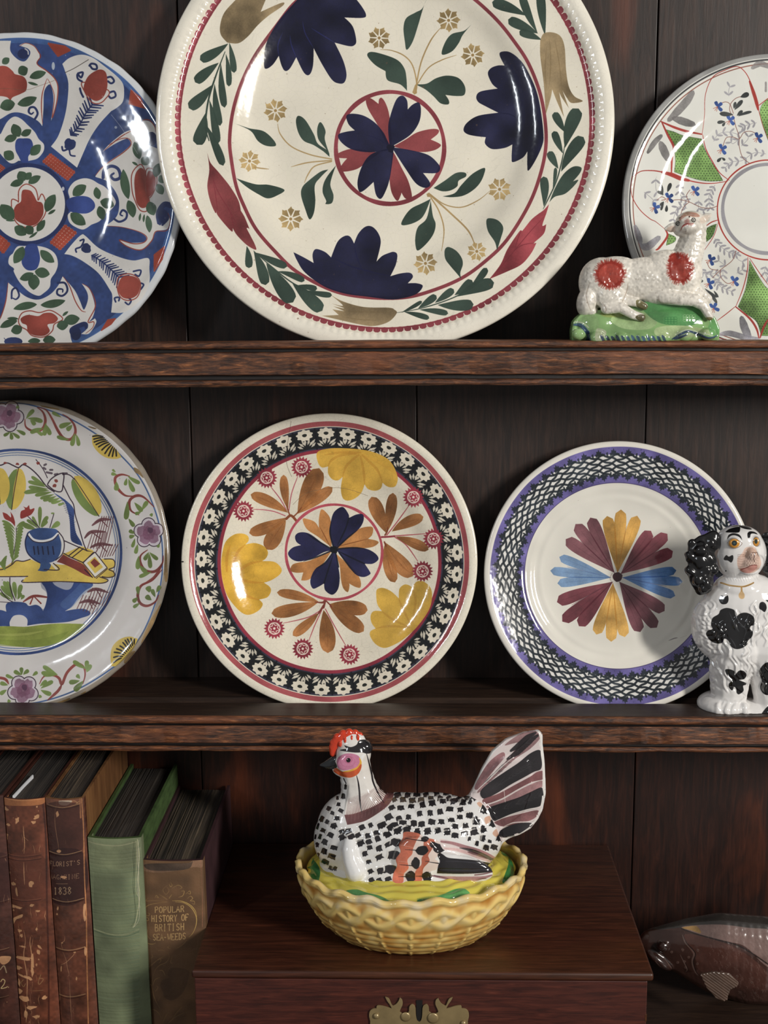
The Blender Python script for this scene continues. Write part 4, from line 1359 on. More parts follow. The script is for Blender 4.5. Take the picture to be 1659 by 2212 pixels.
p.dot(1000, 860, 12, (150, 160, 180), .9); p.dot(545, 1390, 12, (200, 200, 205), .9, ry=18)
p.speckle(120, .8, 2.4, (60, 60, 70), .5)
p.speckle(50, 1.5, 4, (200, 205, 215), .5)
PI_.mirror(-4, (60, 441), -1)
MI = [glaze('blue_red_panelled_glaze', p.image('dish_paint_d'), rough=.10, nb=.05, scale=.5), glaze('bluish_white_glaze', None, (206, 208, 212), .16)]
t, me = add_plate('blue_dish', 'blue dish with red fruit and green leaves in white panels, left on top shelf', PI_, MI, thick=.045, nseg=300, foot=.5, wav=.004)
link('dish', me, MI, t)

# ------------------------------------------------------------------ 5. tin-glazed plate with vase and rocks (lower shelf, left)
PD = Plate((-0.3607, 0.0667, -0.2372), 0.139, math.radians(11.32),
           [(0, .100), (.40, .100), (.60, .098), (.655, .088), (.70, .062), (.74, .046), (.85, .026), (.95, .006), (.985, 0), (1.0, .006)],
           1560, (212, 208, 206), 53)
p = PD.paint
p.lw = 1.5
p.mottle(0.05, 90, 4)
t8, t9 = (0, 850), (0, 1130)
LB, DB, PK, GN, YL, RB, MAN = (58, 92, 150), (40, 64, 126), (132, 52, 46), (112, 136, 66), (218, 186, 74), (134, 50, 44), (44, 28, 44)
p.tile(0, 0, 1)
p.ellipse_line(38, 1192, 223.5, 220.5, 5.4, DB, 1, .3)
p.ellipse_line(38, 1192, 217.5, 214, 1.7, LB, .9); p.ellipse_line(38, 1192, 212.5, 209, 1.5, LB, .9)
p.tile(*t8)
p.line("-200 110 0 82 100 82 250 96 500 172 700 270 900 400 1000 492 1150 650 1250 800 1330 985 1380 1160 1403 1350 1400 1560", 8, LB, .95, .2)
p.tile(*t9)
p.line("1400 440 1380 560 1345 680 1280 850 1200 1000 1060 1175 900 1300 700 1420 500 1502 300 1552 100 1565 -100 1550", 8, LB, .95, .2)
# scene
p.tile(*t9)
p.fill("-80 895! 70 890 220 895 350 880 480 868 620 868 745 872! 690 930 600 990 480 1040 350 1068 200 1070 60 1055 -80 1030!", (142, 156, 60), 1, .3)
p.fill("-80 1000! 200 1010 400 990 600 930! 480 1040 350 1068 200 1070 -80 1050", (116, 136, 48), .5, .2)
p.line("-80 960 100 965 250 955 380 930", 14, (176, 184, 90), .6, taper=(.3, .2))
p.fill("-80 760! 0 750 55 765! 50 710 80 682 160 680 220 690 250 715 310 705 350 725 372 758! 395 700 408 620 390 560 362 520 370 508 450 505! 480 540 560 575 610 565 640 510! 700 500 790 515 798 545 740 580 680 640 620 720 560 760! 640 745 720 740 775 765 770 795 700 820 600 850 480 862 350 868 235 885! 235 830 190 795 120 800 85 850 85 890! 0 890 -80 895!", DB, 1, .35)
p.fill("350 510! 360 560 400 600 405 680 380 740 340 730 400 760 480 700 600 640 700 590 780 545 640 510!", (34, 56, 116), .35, .4)
p.fill("700 510! 640 580 520 700 600 740 700 640 798 540", (78, 108, 160), .45, .3)
p.fill("-80 395! 0 385 60 370 120 330 200 330 260 312 330 340 440 350 560 360 700 345 860 312 950 310 985 325 990 370 960 400! 985 415 988 450 960 470 905 475! 925 490 920 512 850 518 700 512 500 505 220 512 205 490 230 462! 100 462 -80 455!", YL, 1, .2)
p.fill("520 250! 560 260 690 205 740 215 810 250 720 345 640 310 560 280", YL, 1, .2)
p.line("-80 400 20 400 100 360 140 325 200 330 262 312", 6, MAN, .9); p.line("-80 462 100 462 240 460", 6, MAN, .9)
p.line("200 490 210 512 500 505 700 512 850 520 915 510 930 488 860 465", 6, MAN, .9); p.line("900 310 970 312 992 340 985 380 940 400 980 420 988 455 940 470 880 462", 6, MAN, .9)
p.fill("545 270! 600 300 700 345 740 380 800 470! 740 450 640 395 540 350 490 335!", PK, 1, .3)
p.fill("820 250! 925 385! 820 470! 715 340!", (222, 218, 206), 1, .04)
p.fill("820 290! 890 380! 820 435! 750 345!", YL, 1, .2); p.fill("815 305! 865 352! 820 385! 780 340!", PK, 1, .2)
for s in ("820 250 925 385 820 470 715 340 820 250", "550 150 640 190 755 240 810 250 715 345", "550 260 600 290 715 340", "690 205 590 285", "720 220 620 300", "800 470 730 400"):
    p.line(s, 6, MAN, .95, smooth=False)
p.line("930 392 830 478", 5, MAN, .8)
# tree and palms
p.tile(*t8)
p.fill("460 855! 530 895 605 955 640 1010 640 1100 655 1200 700 1280 712 1318! 640 1290 612 1260 606 1180 600 1080 580 1000 560 940 500 890", DB, 1, .3)
for i in range(22):
    y = 900 + i * 18
    x = 520 + i * 7 if i < 8 else 590 + (i - 8) * 3
    p.line([(x, y), (x + 45, y + 20)], 3, (20, 30, 70), .6)
p.line("-80 600 0 620 60 600 110 620 160 640 200 615 260 645 330 710 400 800 470 850", 7, MAN, .95)
p.line("410 785 440 740 500 700 550 695 545 780 530 845 470 838 410 790", 7, MAN, .9)
p.line("540 700 590 700 640 740 720 870 790 990 855 1060", 6, MAN, .9)
p.line("545 790 600 900 635 960 650 1050 680 1150 720 1290 750 1360", 6, MAN, .95)
p.line("310 570 370 650 410 730", 5, MAN, .9)
for s in ("380 620 400 610", "375 640 395 655", "430 660 455 660", "400 680 450 690", "470 700 500 695", "540 690 580 690"):
    p.line(s, 12, MAN, .7)
for s in ("150 610 60", "330 600 16", "45 600 22", "215 608 26", "330 605 18"):
    x, y, r = map(float, s.split()); p.dot(x, y, 16, PK, .95, ry=10, wob=.5)
p.dot(485, 755, 16, PK, .95, wob=.4); p.dot(470, 795, 16, PK, .95, wob=.4)
for gx, gy, ex, ey in ((160, 640, 100, 1005), (-5, 640, 0, 960)):
    p.leaf(gx, gy, ex, ey, 110, YL, -.1, .5, .5); p.leaf(gx - 14, gy + 10, ex, ey, 70, GN, .12, .5, .5)
    p.line([(gx, gy), ((gx + ex) / 2 - 4, (gy + ey) / 2), (ex, ey)], 5, MAN, .8)
p.leaf(640, 715, 850, 1058, 120, YL, -.10, .5, .5); p.leaf(625, 735, 850, 1058, 70, GN, .10, .5, .5)
p.line("640 730 740 880 855 1060", 5, MAN, .8)
p.leaves("400 800 270 715 32 400 810 240 760 34 420 825 245 805 36 430 840 205 858 40 450 850 300 880 34 470 870 345 908 30 490 885 370 925 30 520 900 415 930 28 540 920 440 945 26 560 945 500 962 24", GN, var=.25, tip=.4)
# fern
p.line("140 1160 140 1250 120 1370 100 1480", 5, MAN, .8)
for i in range(12):
    y = 1120 + i * 26
    p.leaf(132 - i * 2, y + 60, 15 + i * 7, y - 20, 24, GN, .1, .35); p.leaf(140 - i * 2, y + 40, 215 - i * 5, y - 10, 24, GN, -.1, .35)
for i in range(8):
    p.leaf(-20, 1500 - i * 10, 60 - i * 2, 1400 + i * 18, 20, GN, 0, .4)
p.fill("130 1150! 95 1110 40 1080 22 1025! 60 1040 95 1070 90 1020! 115 1060 130 1110!", (150, 46, 40), 1, .2)
p.fill("240 1060! 180 1080 180 1020 215 1000 200 975! 230 985 250 965 260 1000 295 990 295 1010! 270 1045", (150, 46, 40), 1, .2)
p.leaves("340 1160 345 975 34 340 1160 280 1060 26 350 1160 415 1060 36 330 1165 230 1090 30 320 1170 200 1140 30 360 1160 410 1100 30 440 1165 515 1110 46 300 1160 180 1120 30", GN, var=.25, tip=.4)
p.line("240 1060 330 1150 420 1255", 5, MAN, .9); p.line("465 1040 430 1160", 5, MAN, .9); p.dot(455, 1035, 16, GN, .9, ry=8)
# vase
p.fill("250 1190 330 1162 440 1165 495 1180 545 1250 555 1320 535 1390 480 1440 425 1462 350 1462 290 1430 235 1370 215 1290 225 1230", (48, 78, 138), 1, .3)
p.fill("500 1195 545 1250 557 1320 535 1400 480 1450! 520 1380 530 1300 515 1240", WH, 1, .05)
p.line("245 1210 290 1262 370 1275 450 1255 500 1210", 14, (224, 224, 226), 1)
p.line("500 1190 545 1250 555 1320 535 1390 480 1440", 6, MAN, .9); p.line("245 1200 218 1280 235 1370 290 1430 350 1465", 7, (24, 30, 70), .9)
p.line("240 1225 290 1275 370 1287 455 1265 505 1215", 5, MAN, .9)
for x in (290, 325, 365, 410, 455):
    p.line([(x, 1320), (x + 10, 1390)], 8, (24, 26, 56), .85)
p.fill("350 1460! 345 1500 325 1530! 400 1535 435 1500 430 1465", (52, 84, 142), 1, .3)
p.line("460 1465 510 1522 380 1520", 6, MAN, .9); p.line("440 1465 490 1515", 12, WH, .9)
p.tile(*t9)
p.leaves("110 670 30 500 40 90 640 10 540 34 110 660 60 500 34 140 660 120 505 40 160 650 185 530 40 150 660 180 600 34 180 660 205 620 30 100 660 0 600 30", GN, var=.25, tip=.4)
p.line("85 470 90 560 130 670", 6, MAN, .9); p.line("0 570 60 650 110 680", 5, MAN, .9); p.line("0 680 80 685", 4, MAN, .8)
for s in ("200 680 290 630 405 640", "290 630 260 700", "290 630 355 695"):
    p.line(s, 15, RB, .95, .2, (.4, .6))
# bamboo
BRN = (96, 50, 56)
p.tile(*t8)
for i in range(6):
    p.line([(860 + i * 22, 1420 - i * 4), (900 + i * 24, 1300)], 5, BRN, .85); p.line([(820 + i * 22, 1290), (880 + i * 20, 1060)], 5, BRN, .8); p.line([(755 + i * 26, 1340), (800 + i * 24, 1200)], 5, BRN, .8)
for s in ("795 1140 870 1090 960 1090", "870 1090 930 1150", "870 1095 820 1110", "730 1250 790 1195 915 1195", "790 1195 870 1255", "780 1330 860 1300 975 1312", "860 1300 925 1370", "860 1310 830 1370"):
    p.line(s, 18, BRN, .9, .2, (.4, .3))
p.tile(*t9)
for i in range(7):
    p.line([(760 + i * 24, 690 + i * 5), (800 + i * 26, 560 + i * 4)], 5, BRN, .8); p.line([(665 + i * 26, 740 + i * 9), (720 + i * 26, 620 + i * 6)], 5, BRN, .8)
for s in ("755 595 830 570 935 600", "830 570 880 650", "685 690 770 670 870 700", "770 670 830 720", "770 675 800 740"):
    p.line(s, 18, BRN, .9, .2, (.4, .3))
# rim decoration
def pflower(til, x, y, r, rot=0, ell=1.0):
    p.tile(*til)
    for k in range(5):
        a = rot + k * 2 * math.pi / 5
        cx_, cy_ = x + math.cos(a) * r * .58, y + math.sin(a) * r * .58 * ell
        p.dot(cx_, cy_, r * .50, MAN, .95, n=20); 
    for k in range(5):
        a = rot + k * 2 * math.pi / 5
        cx_, cy_ = x + math.cos(a) * r * .58, y + math.sin(a) * r * .58 * ell
        p.dot(cx_, cy_, r * .44, (206, 196, 206), 1, n=20)
    for k in range(5):
        a = rot + k * 2 * math.pi / 5
        p.dot(x + math.cos(a) * r * .46, y + math.sin(a) * r * .46 * ell, r * .38, (128, 86, 112), .85, n=16, wob=.3, var=.4)
    p.dot(x, y, r * .45, (120, 74, 100), .9, wob=.3, var=.5)
    p.dot(x + r * .1, y - r * .2, r * .20, (74, 44, 70), .7, wob=.4)
pflower(t8, 70, 195, 130, .1); pflower(t8, 1285, 1205, 125, .9); pflower(t9, 200, 1445, 130, .4)
p.tile(*t8)
RBn = lambda s, w=16: p.line(s, w, RB, .95, .3, (.25, .3))
for s in ("215 220 225 290 300 328 370 300 392 230 370 160 320 120", "330 118 400 145 450 220 500 320 550 385 610 395 650 340 640 270 590 210 540 180"):
    RBn(s)
for s in ("1200 1050 1130 1010 1118 930 1170 885 1240 895 1330 980", "1160 885 1080 880 1010 810 995 730 1050 700 1120 715", "1275 1350 1215 1400 1215 1470 1260 1530 1340 1535 1400 1470 1410 1400", "1400 1480 1330 1590 1220 1660"):
    RBn(s)
p.leaves("225 220 295 140 36 235 215 370 245 40 260 230 305 272 36 375 300 260 340 40 395 250 380 365 40 400 270 435 360 38 300 320 370 362 30 530 205 450 160 30 620 250 510 290 44 625 270 575 318 40 650 340 620 455 40 655 350 680 455 34 600 400 490 370 34 90 330 30 365 28 90 330 100 400 32 100 335 170 385 30 140 315 220 355 32 150 100 155 130 30", GN, var=.25, tip=.4)
p.leaves("1010 700 960 690 30 1100 710 1210 775 36 1095 730 1080 795 30 1110 735 1160 850 40 1005 760 1005 840 44 1000 680 970 655 20 1160 940 1230 1020 40 1220 1020 1165 1040 30 1225 1010 1275 930 38 1100 930 1085 1090 46 1110 1080 1160 1150 36 1165 1210 1115 1180 34 1165 1225 1115 1240 34 1165 1250 1140 1330 30 1190 1300 1170 1385 34 1285 1370 1245 1440 36 1290 1370 1365 1435 34 1290 1380 1300 1510 38 1200 1400 1190 1520 40 1200 1480 1270 1550 40 1310 1540 1200 1585 34 1290 1050 1320 1050 30 1380 1300 1360 1330 26", GN, var=.25, tip=.4)
p.tile(*t9)
for s in ("1400 400 1320 490 1220 540 1190 620 1210 690 1270 715 1340 680 1370 620", "340 1390 380 1325 460 1315 510 1340 535 1390 580 1290 660 1218 720 1240 735 1310 715 1390", "535 1390 500 1450 410 1530", "-60 1330 40 1345 75 1390"):
    RBn(s)
p.leaves("1190 620 1190 545 36 1190 640 1145 680 36 1210 690 1150 730 30 1290 600 1275 545 50 1310 665 1260 625 44 1340 640 1310 570 36 1350 600 1385 540 36 500 1310 370 1232 40 500 1310 355 1290 40 480 1315 370 1310 30 750 1260 630 1190 40 745 1280 750 1185 38 745 1290 785 1220 34 690 1345 660 1310 34 690 1360 595 1375 42 720 1360 640 1450 50 345 1410 405 1360 34 350 1430 460 1365 38 350 1440 445 1480 40 190 1310 120 1275 36 190 1310 185 1245 34 200 1310 250 1270 34 280 1320 325 1285 30 125 1340 50 1310 30 70 1400 0 1380 36 60 1440 0 1480 36 340 1480 350 1510 30 70 1520 80 1550 30", GN, var=.25, tip=.4)
for til, s, base_, rays_ in ((t8, "795 365! 850 355 920 410 1000 480 1050 550! 1000 565 920 555 850 510 800 440", (1000, 480), [(800, 370), (808, 395), (812, 420), (828, 442), (850, 462), (878, 490), (905, 520), (938, 540), (970, 545), (1005, 542)]),
                             (t9, "960 1230! 955 1140 975 1060 1040 1000 1120 980 1190 1000! 1150 1090 1080 1170 1000 1235", (1120, 1130), [(980, 1205), (980, 1160), (985, 1115), (1005, 1085), (1035, 1060), (1060, 1030), (1080, 1010), (1100, 1000), (1130, 995), (1160, 1000)])):
    p.tile(*til)
    p.fill(s, YL, 1, .15)
    for k, q in enumerate(rays_):
        b_ = (base_[0] - (9 - k) * 12, base_[1] - (9 - k) * 12) if til is t8 else (1050 + k * 12, 1165 - k * 13)
        p.line([q, ((q[0] + b_[0]) / 2, (q[1] + b_[1]) / 2 - 6), b_], 9, (26, 22, 22), .95, 0, (1, .6))
# chips that show the clay
PD.ring(.984, 1.03, (96, 78, 52), .55, .5)
for til, s in ((t8, "760 280 830 300 820 308 780 296"), (t8, "1155 640 1200 660 1240 730 1200 700 1165 680"), (t9, "1395 690 1340 770 1290 860 1220 1025 1240 1030 1320 900 1390 780"), (t9, "1070 1190 1120 1120 1165 1110 1090 1210"), (t9, "1440 360 1415 440 1445 470"), (t9, "480 1555 530 1535 600 1510 590 1530 500 1562"), (t9, "690 1480 740 1450 730 1470"),
               (t8, "360 105 500 130 495 140 370 118"), (t8, "1425 1360 1440 1360 1445 1600 1420 1600")):
    p.tile(*til); p.fill(s, (134, 106, 66), 1, .5)
p.speckle(90, .8, 2.6, (60, 50, 60), .6)
PD.mirror(-4, (36, 1192), -1)
MD = [glaze('tin_glaze_vase_scene', p.image('plate_paint_e'), rough=.14, nb=.05, scale=.5), glaze('tin_glaze_back', None, (196, 192, 190), .2)]
t, me = add_plate('delft_plate', 'white plate with a blue vase, rocks and red scroll border, left on lower shelf', PD, MD, thick=.04, nseg=300, nr=70, foot=.5, wav=.003)
link('plate', me, MD, t)

# ------------------------------------------------------------------ 6. white plate with green dotted panels (top shelf, right)
PL = Plate((0.3105, 0.0671, 0.068), 0.1288, math.radians(12.07),
           [(0, .104), (.40, .104), (.46, .102), (.52, .108), (.60, .102), (.66, .086), (.72, .052), (.76, .038), (.86, .022), (.95, .008), (.985, 0), (1.0, .006)],
           1500, (222, 222, 214), 67)
p = PL.paint
p.lw = 1.15
p.mottle(0.04, 90, 4)
tc_, td_ = (1244, 100), (1244, 340)
RL, GL, SIL, GYL = (176, 52, 44), (116, 160, 78), (112, 108, 108), (150, 148, 156)
PL.ring(.978, 1.03, (150, 150, 148), .9, .2)
PL.ring(.962, .972, (60, 60, 62), .95)
PL.ring(.940, .947, (150, 90, 76), .95)
p.tile(0, 0, 1)
p.ellipse_line(1660, 453.5, 110.5, 107.8, 2.8, RL, 1)
p.ellipse_line(1659, 451, 98, 96, 7.5, (136, 134, 142), .9, .2)
def sprig(til, s, n=7, L=60, col=GYL, w=4):
    p.tile(*til)
    P, c = S(s); C = catmull(P, c, False, 10)
    p.line(s, w, col, .9)
    for j, i in enumerate(np.linspace(2, len(C) - 2, n).astype(int)):
        T = C[i + 1] - C[i - 1]; T /= np.linalg.norm(T); Nn = np.array([-T[1], T[0]])
        for sg in (1, -1):
            q = C[i] + (T * .7 + Nn * sg * .8) * L * (.6 + .4 * math.sin(math.pi * (j + 1) / (n + 1)))
            p.leaf(C[i][0], C[i][1], q[0], q[1], L * .34, col, 0, .5, .6, .9)
def bflower(til, x, y, r=32, a0=0.0):
    p.tile(*til)
    for a, k in ((a0 - 2.2, 1), (a0 - .9, 1), (a0 + .6, 1.1)):
        p.leaf(x, y, x + math.cos(a) * r * 1.5 * k, y + math.sin(a) * r * 1.5 * k, r * .9, (44, 74, 146), 0, .25, .5, 1, .4)
    for a in (a0 + 1.6, a0 + 2.0, a0 + 2.5):
        p.line([(x, y), (x + math.cos(a) * r * 1.3, y + math.sin(a) * r * 1.3)], 4, (176, 84, 66), .9)
# grey sprigs first
for til, s, n in ((tc_, "1640 930 1540 920 1440 985 1340 1000 1290 1050", 8), (tc_, "1560 660 1480 680 1440 700", 4), (tc_, "1190 820 1230 760 1310 740 1400 760", 5), (tc_, "1320 430 1320 380 1330 350", 2), (tc_, "1200 1200 1150 1290 1160 1400", 6),
                  (tc_, "900 1180 900 1280 950 1330", 4), (tc_, "960 1400 880 1390 840 1500", 5), (tc_, "690 1140 690 1220 700 1260", 2), (tc_, "590 1260 640 1300 670 1330", 2), (tc_, "1410 800 1360 840 1340 830", 2), (tc_, "1430 860 1480 810 1490 780", 2),
                  (td_, "1200 700 1240 760 1320 820 1380 840", 7), (td_, "1080 960 1120 1010 1210 1000", 5), (td_, "1200 1040 1240 1110 1350 1160", 6), (td_, "1300 940 1230 890", 2), (td_, "1380 820 1400 880 1440 900", 2), (td_, "1270 960 1270 1020", 2), (td_, "1390 1000 1440 970", 2), (tc_, "1060 1330 1060 1400 1100 1420", 3), (td_, "1640 940 1630 990 1659 1040", 3)):
    sprig(til, s, n, 52)
for til, s in ((tc_, "1500 1010 1440 960 1410 860 1410 780 1380 690 1360 610 1330 560 1335 500 1380 450 1440 430"), (tc_, "1270 860 1300 790 1360 785 1410 800 1450 745 1510 735 1570 760"), (tc_, "1240 500 1290 480 1330 500 1360 580"), (tc_, "830 1330 900 1325 980 1345 1080 1390 1160 1398 1220 1380"), (tc_, "980 1345 955 1290 985 1240"), (tc_, "700 1330 740 1300 775 1320 740 1330"),
               (td_, "1380 810 1350 890 1250 970 1180 1040"), (td_, "1250 970 1250 1030 1300 1085 1340 1085"), (td_, "1130 900 1160 960 1230 975"), (td_, "900 510 930 430 980 385")):
    p.tile(*til); p.line(s, 5, (134, 84, 74), .9)
for til, x, y, a in ((tc_, 1225, 520, .2), (tc_, 1330, 640, .2), (tc_, 1570, 790, .3), (tc_, 1260, 890, .3), (tc_, 1025, 1250, .2), (tc_, 680, 1395, .6), (tc_, 800, 1310, .2), (td_, 1160, 885, .5), (td_, 1365, 1070, .2), (td_, 1150, 1090, .5), (td_, 1190, 1300, -.2)):
    bflower(til, x, y, 33, a)
p.tile(*tc_)
p.leaves("1360 590 1240 580 40 1370 550 1440 465 36 1365 540 1380 480 26 1390 600 1440 555 30 1400 605 1520 565 26 1290 650 1220 660 30 1290 655 1265 690 22 1420 440 1490 410 44 1260 960 1220 995 26 1260 960 1290 985 22 760 1280 705 1280 22 750 1290 730 1190 34 790 1260 820 1180 34 760 1340 730 1370 24 760 1345 740 1415 22 785 1370 785 1430 26 1190 1100 ", (52, 56, 54), var=.4) if False else None
for s in ("1360 590 1240 580 40", "1370 550 1440 465 36", "1365 540 1380 480 26", "1390 600 1440 555 30", "1400 605 1520 565 26", "1290 650 1220 660 30", "1290 655 1265 690 22", "1420 440 1495 408 44", "1260 960 1220 998 26", "1260 960 1290 985 22", "760 1280 705 1250 24", "750 1290 730 1190 34", "790 1260 820 1180 34", "760 1340 725 1375 24", "760 1345 735 1418 22", "785 1370 780 1430 26"):
    p.leaves(s, (52, 56, 56), var=.4)
p.tile(*td_)
for s in ("1110 1130 1220 1210 24", "1140 1150 1220 1260 28", "1050 1080 1100 1065 24", "1190 1150 1230 1210 20"):
    p.leaves(s, (70, 74, 74), var=.4)
# silver brush strokes by the rim
for til, s, w in ((tc_, "800 640 880 560 960 470 1010 395", 60), (tc_, "840 620 900 640 960 660 1020 675", 58), (tc_, "620 920 680 830 740 770", 40), (tc_, "730 830 760 900 795 980", 60), (tc_, "1520 190 1590 150 1670 180", 44), (tc_, "1640 310 1640 390", 30),
                  (td_, "510 590 540 680 560 740", 46), (td_, "560 760 620 770 720 690", 56), (td_, "1240 1530 1330 1520 1480 1560 1580 1570", 44), (td_, "1430 1380 1460 1480 1500 1560", 60)):
    p.tile(*til); p.line(s, w, SIL if til is tc_ else (150, 148, 160), .85, .7, (.5, .6))
# green panels
DOT = (30, 44, 26)
def gpanel(til, s, holes=None):
    p.tile(*til)
    P, c = S(s); Q = catmull(P, c)
    p.poly(Q, GL, 1, .5)
    p.line(s, 3, (60, 80, 60), .8, closed=True)
    x0, y0 = Q.min(0); x1, y1 = Q.max(0)
    k = 0
    y = y0
    while y < y1:
        x = x0 + (k % 2) * 13
        while x < x1:
            # inside test
            q = np.array([x, y]); A_ = Q; B2 = np.roll(Q, -1, 0)
            cnd = (A_[:, 1] > q[1]) != (B2[:, 1] > q[1])
            if cnd.any():
                xi = A_[cnd, 0] + (q[1] - A_[cnd, 1]) / (B2[cnd, 1] - A_[cnd, 1]) * (B2[cnd, 0] - A_[cnd, 0])
                if (xi > q[0]).sum() % 2 == 1:
                    p.dot(x + NP.uniform(-2, 2), y + NP.uniform(-2, 2), 4.6, DOT, .9, n=7)
            x += 25
        y += 21; k += 1
gpanel(tc_, "780 720! 850 740 910 765 1000 785 1085 800! 1110 880 1160 980 1230 1090 1270 1160! 1150 1165 1030 1145 850 1085! 860 980 845 860! 820 800 800 760")
gpanel(tc_, "1610 500! 1700 470 1760 900 1680 860! 1640 760 1600 640 1590 560")
gpanel(td_, "1500 890! 1560 1000 1640 1120 1720 1180 1720 1500 1600 1540! 1560 1420 1470 1350 1400 1290! 1460 1150 1490 1000")
gpanel(td_, "1115 620! 1170 590 1215 575! 1180 680 1110 740!")
gpanel(td_, "800 660! 860 690 850 730 780 760!")
for til, s, w in ((tc_, "735 650 850 700 960 735 1090 760", 18), (tc_, "740 650 790 760 845 870 830 960 825 1095", 18), (tc_, "1095 765 1120 880 1170 980 1240 1090 1325 1158", 8), (tc_, "495 1125 560 1080 650 1073 740 1085 850 1115 980 1160 1100 1182 1200 1182 1310 1165", 9), (tc_, "740 1085 830 1110 900 1140 980 1160", 32),
                  (tc_, "1090 760 1110 600 1115 440 1150 320 1200 250 1290 205 1380 175 1440 200 1500 290 1560 480 1580 560 1620 700 1660 800", 6), (tc_, "1500 300 1550 450 1575 550", 26), (tc_, "1580 510 1659 450", 12),
                  (tc_, "485 1120 475 1240 500 1330 560 1420 640 1490 690 1515 770 1580", 6), (td_, "770 620 790 680 720 780 690 800", 16), (td_, "1115 600 1170 560 1230 540", 8), (td_, "1230 560 1190 680 1110 800", 5), (td_, "1485 860 1480 980 1440 1140 1380 1290", 7), (td_, "1380 1290 1500 1390 1560 1480 1580 1560", 16), (td_, "1500 870 1580 990 1659 1100", 6), (td_, "1590 1560 1620 1470 1659 1400", 16), (td_, "1220 1410 1300 1350 1380 1285", 6), (td_, "1100 1500 1220 1555 1300 1570", 5), (td_, "380 920 460 940", 5)):
    p.tile(*til); p.line(s, w, RL, .95, .15, (.5, .5))
p.speckle(60, .8, 2.4, (120, 110, 90), .5)
PL.mirror(1663, (1661, 452), 1)
ML = [glaze('white_glaze_green_panels', p.image('plate_paint_f'), rough=.08, nb=.05, scale=.7, coat=.8), glaze('white_glaze_f', None, (214, 212, 204), .14)]
t, me = add_plate('green_panel_plate', 'white plate with green dotted panels, red outlines and a grey ring, behind the sheep', PL, ML, thick=.04, nseg=320, nr=70, foot=.5)
link('plate', me, ML, t)


# ================================================================== MODELLED FIGURES
def px_size(c):
    return float((np.asarray(c) - CAM) @ F_) / F


class Sculpt:
    """closed solids given by photo position, size in photo px and real distance Y; fused into one continuous skin"""
    def __init__(self, Y):
        self.bm = bmesh.new()
        self.Y = Y

    def P(self, x, y, dy=0.0):
        return V(atY(x, y, self.Y + dy))

    def ell(self, x, y, rx, rz, ry, dy=0.0, rot=0.0, seg=28, tiltx=0.0):
        c = self.P(x, y, dy)
        s = px_size(c)
        M = Matrix.Translation(c) @ Matrix.Rotation(math.radians(rot), 4, 'Y') @ Matrix.Rotation(math.radians(tiltx), 4, 'X') @ Matrix.Diagonal((rx * s, ry * s, rz * s, 1))
        bmesh.ops.create_uvsphere(self.bm, u_segments=seg, v_segments=seg // 2 + 2, radius=1.0, matrix=M)
        return self

    def limb(self, pts, flat=1.0, step=0.35):
        """chain of (x, y, dy, r): densely overlapping balls between the joints"""
        for (x0, y0, d0, r0), (x1, y1, d1, r1) in zip(pts, pts[1:]):
            L = math.hypot(x1 - x0, y1 - y0) + abs(d1 - d0) * 2600
            n = max(2, int(L / (max(min(r0, r1), 2) * step)))
            for i in range(n + 1):
                t = i / n
                r = r0 + (r1 - r0) * t
                self.ell(x0 + (x1 - x0) * t, y0 + (y1 - y0) * t, r, r, r * flat, d0 + (d1 - d0) * t, seg=12)
        return self

    def slab(self, P, th, dy=0.0, edge=None):
        """flat closed piece with outline P (photo px) and thickness th in px"""
        c = self.P(*np.mean(P, 0), dy)
        s = px_size(c)
        a = [self.P(x, y, dy) for x, y in P]
        h = Vector((0, th * s / 2, 0))
        v0 = [self.bm.verts.new(p - h) for p in a]
        v1 = [self.bm.verts.new(p + h) for p in a]
        n = len(a)
        fs = [self.bm.faces.new(v0), self.bm.faces.new(v1[::-1])]
        for i in range(n):
            fs.append(self.bm.faces.new((v0[i], v1[i], v1[(i + 1) % n], v0[(i + 1) % n])))
        bmesh.ops.triangulate(self.bm, faces=fs[:2])
        return self

    def fuse(self, voxel, smooth=6, fac=0.5):
        bmesh.ops.recalc_face_normals(self.bm, faces=self.bm.faces)
        me = bpy.data.meshes.new('raw')
        self.bm.to_mesh(me)
        self.bm.free()
        o = bpy.data.objects.new('raw', me)
        COL.objects.link(o)
        m = o.modifiers.new('r', 'REMESH'); m.mode = 'VOXEL'; m.voxel_size = voxel
        if smooth:
            m2 = o.modifiers.new('s', 'SMOOTH'); m2.factor = fac; m2.iterations = smooth
        dg = bpy.context.evaluated_depsgraph_get()
        ev = o.evaluated_get(dg)
        out = bpy.data.meshes.new_from_object(ev)
        bpy.data.objects.remove(o)
        bpy.data.meshes.remove(me)
        return out


def m_arrays(me):
    n = len(me.vertices)
    co = np.empty(n * 3); me.vertices.foreach_get('co', co)
    no = np.empty(n * 3); me.vertices.foreach_get('normal', no)
    return co.reshape(-1, 3), no.reshape(-1, 3)


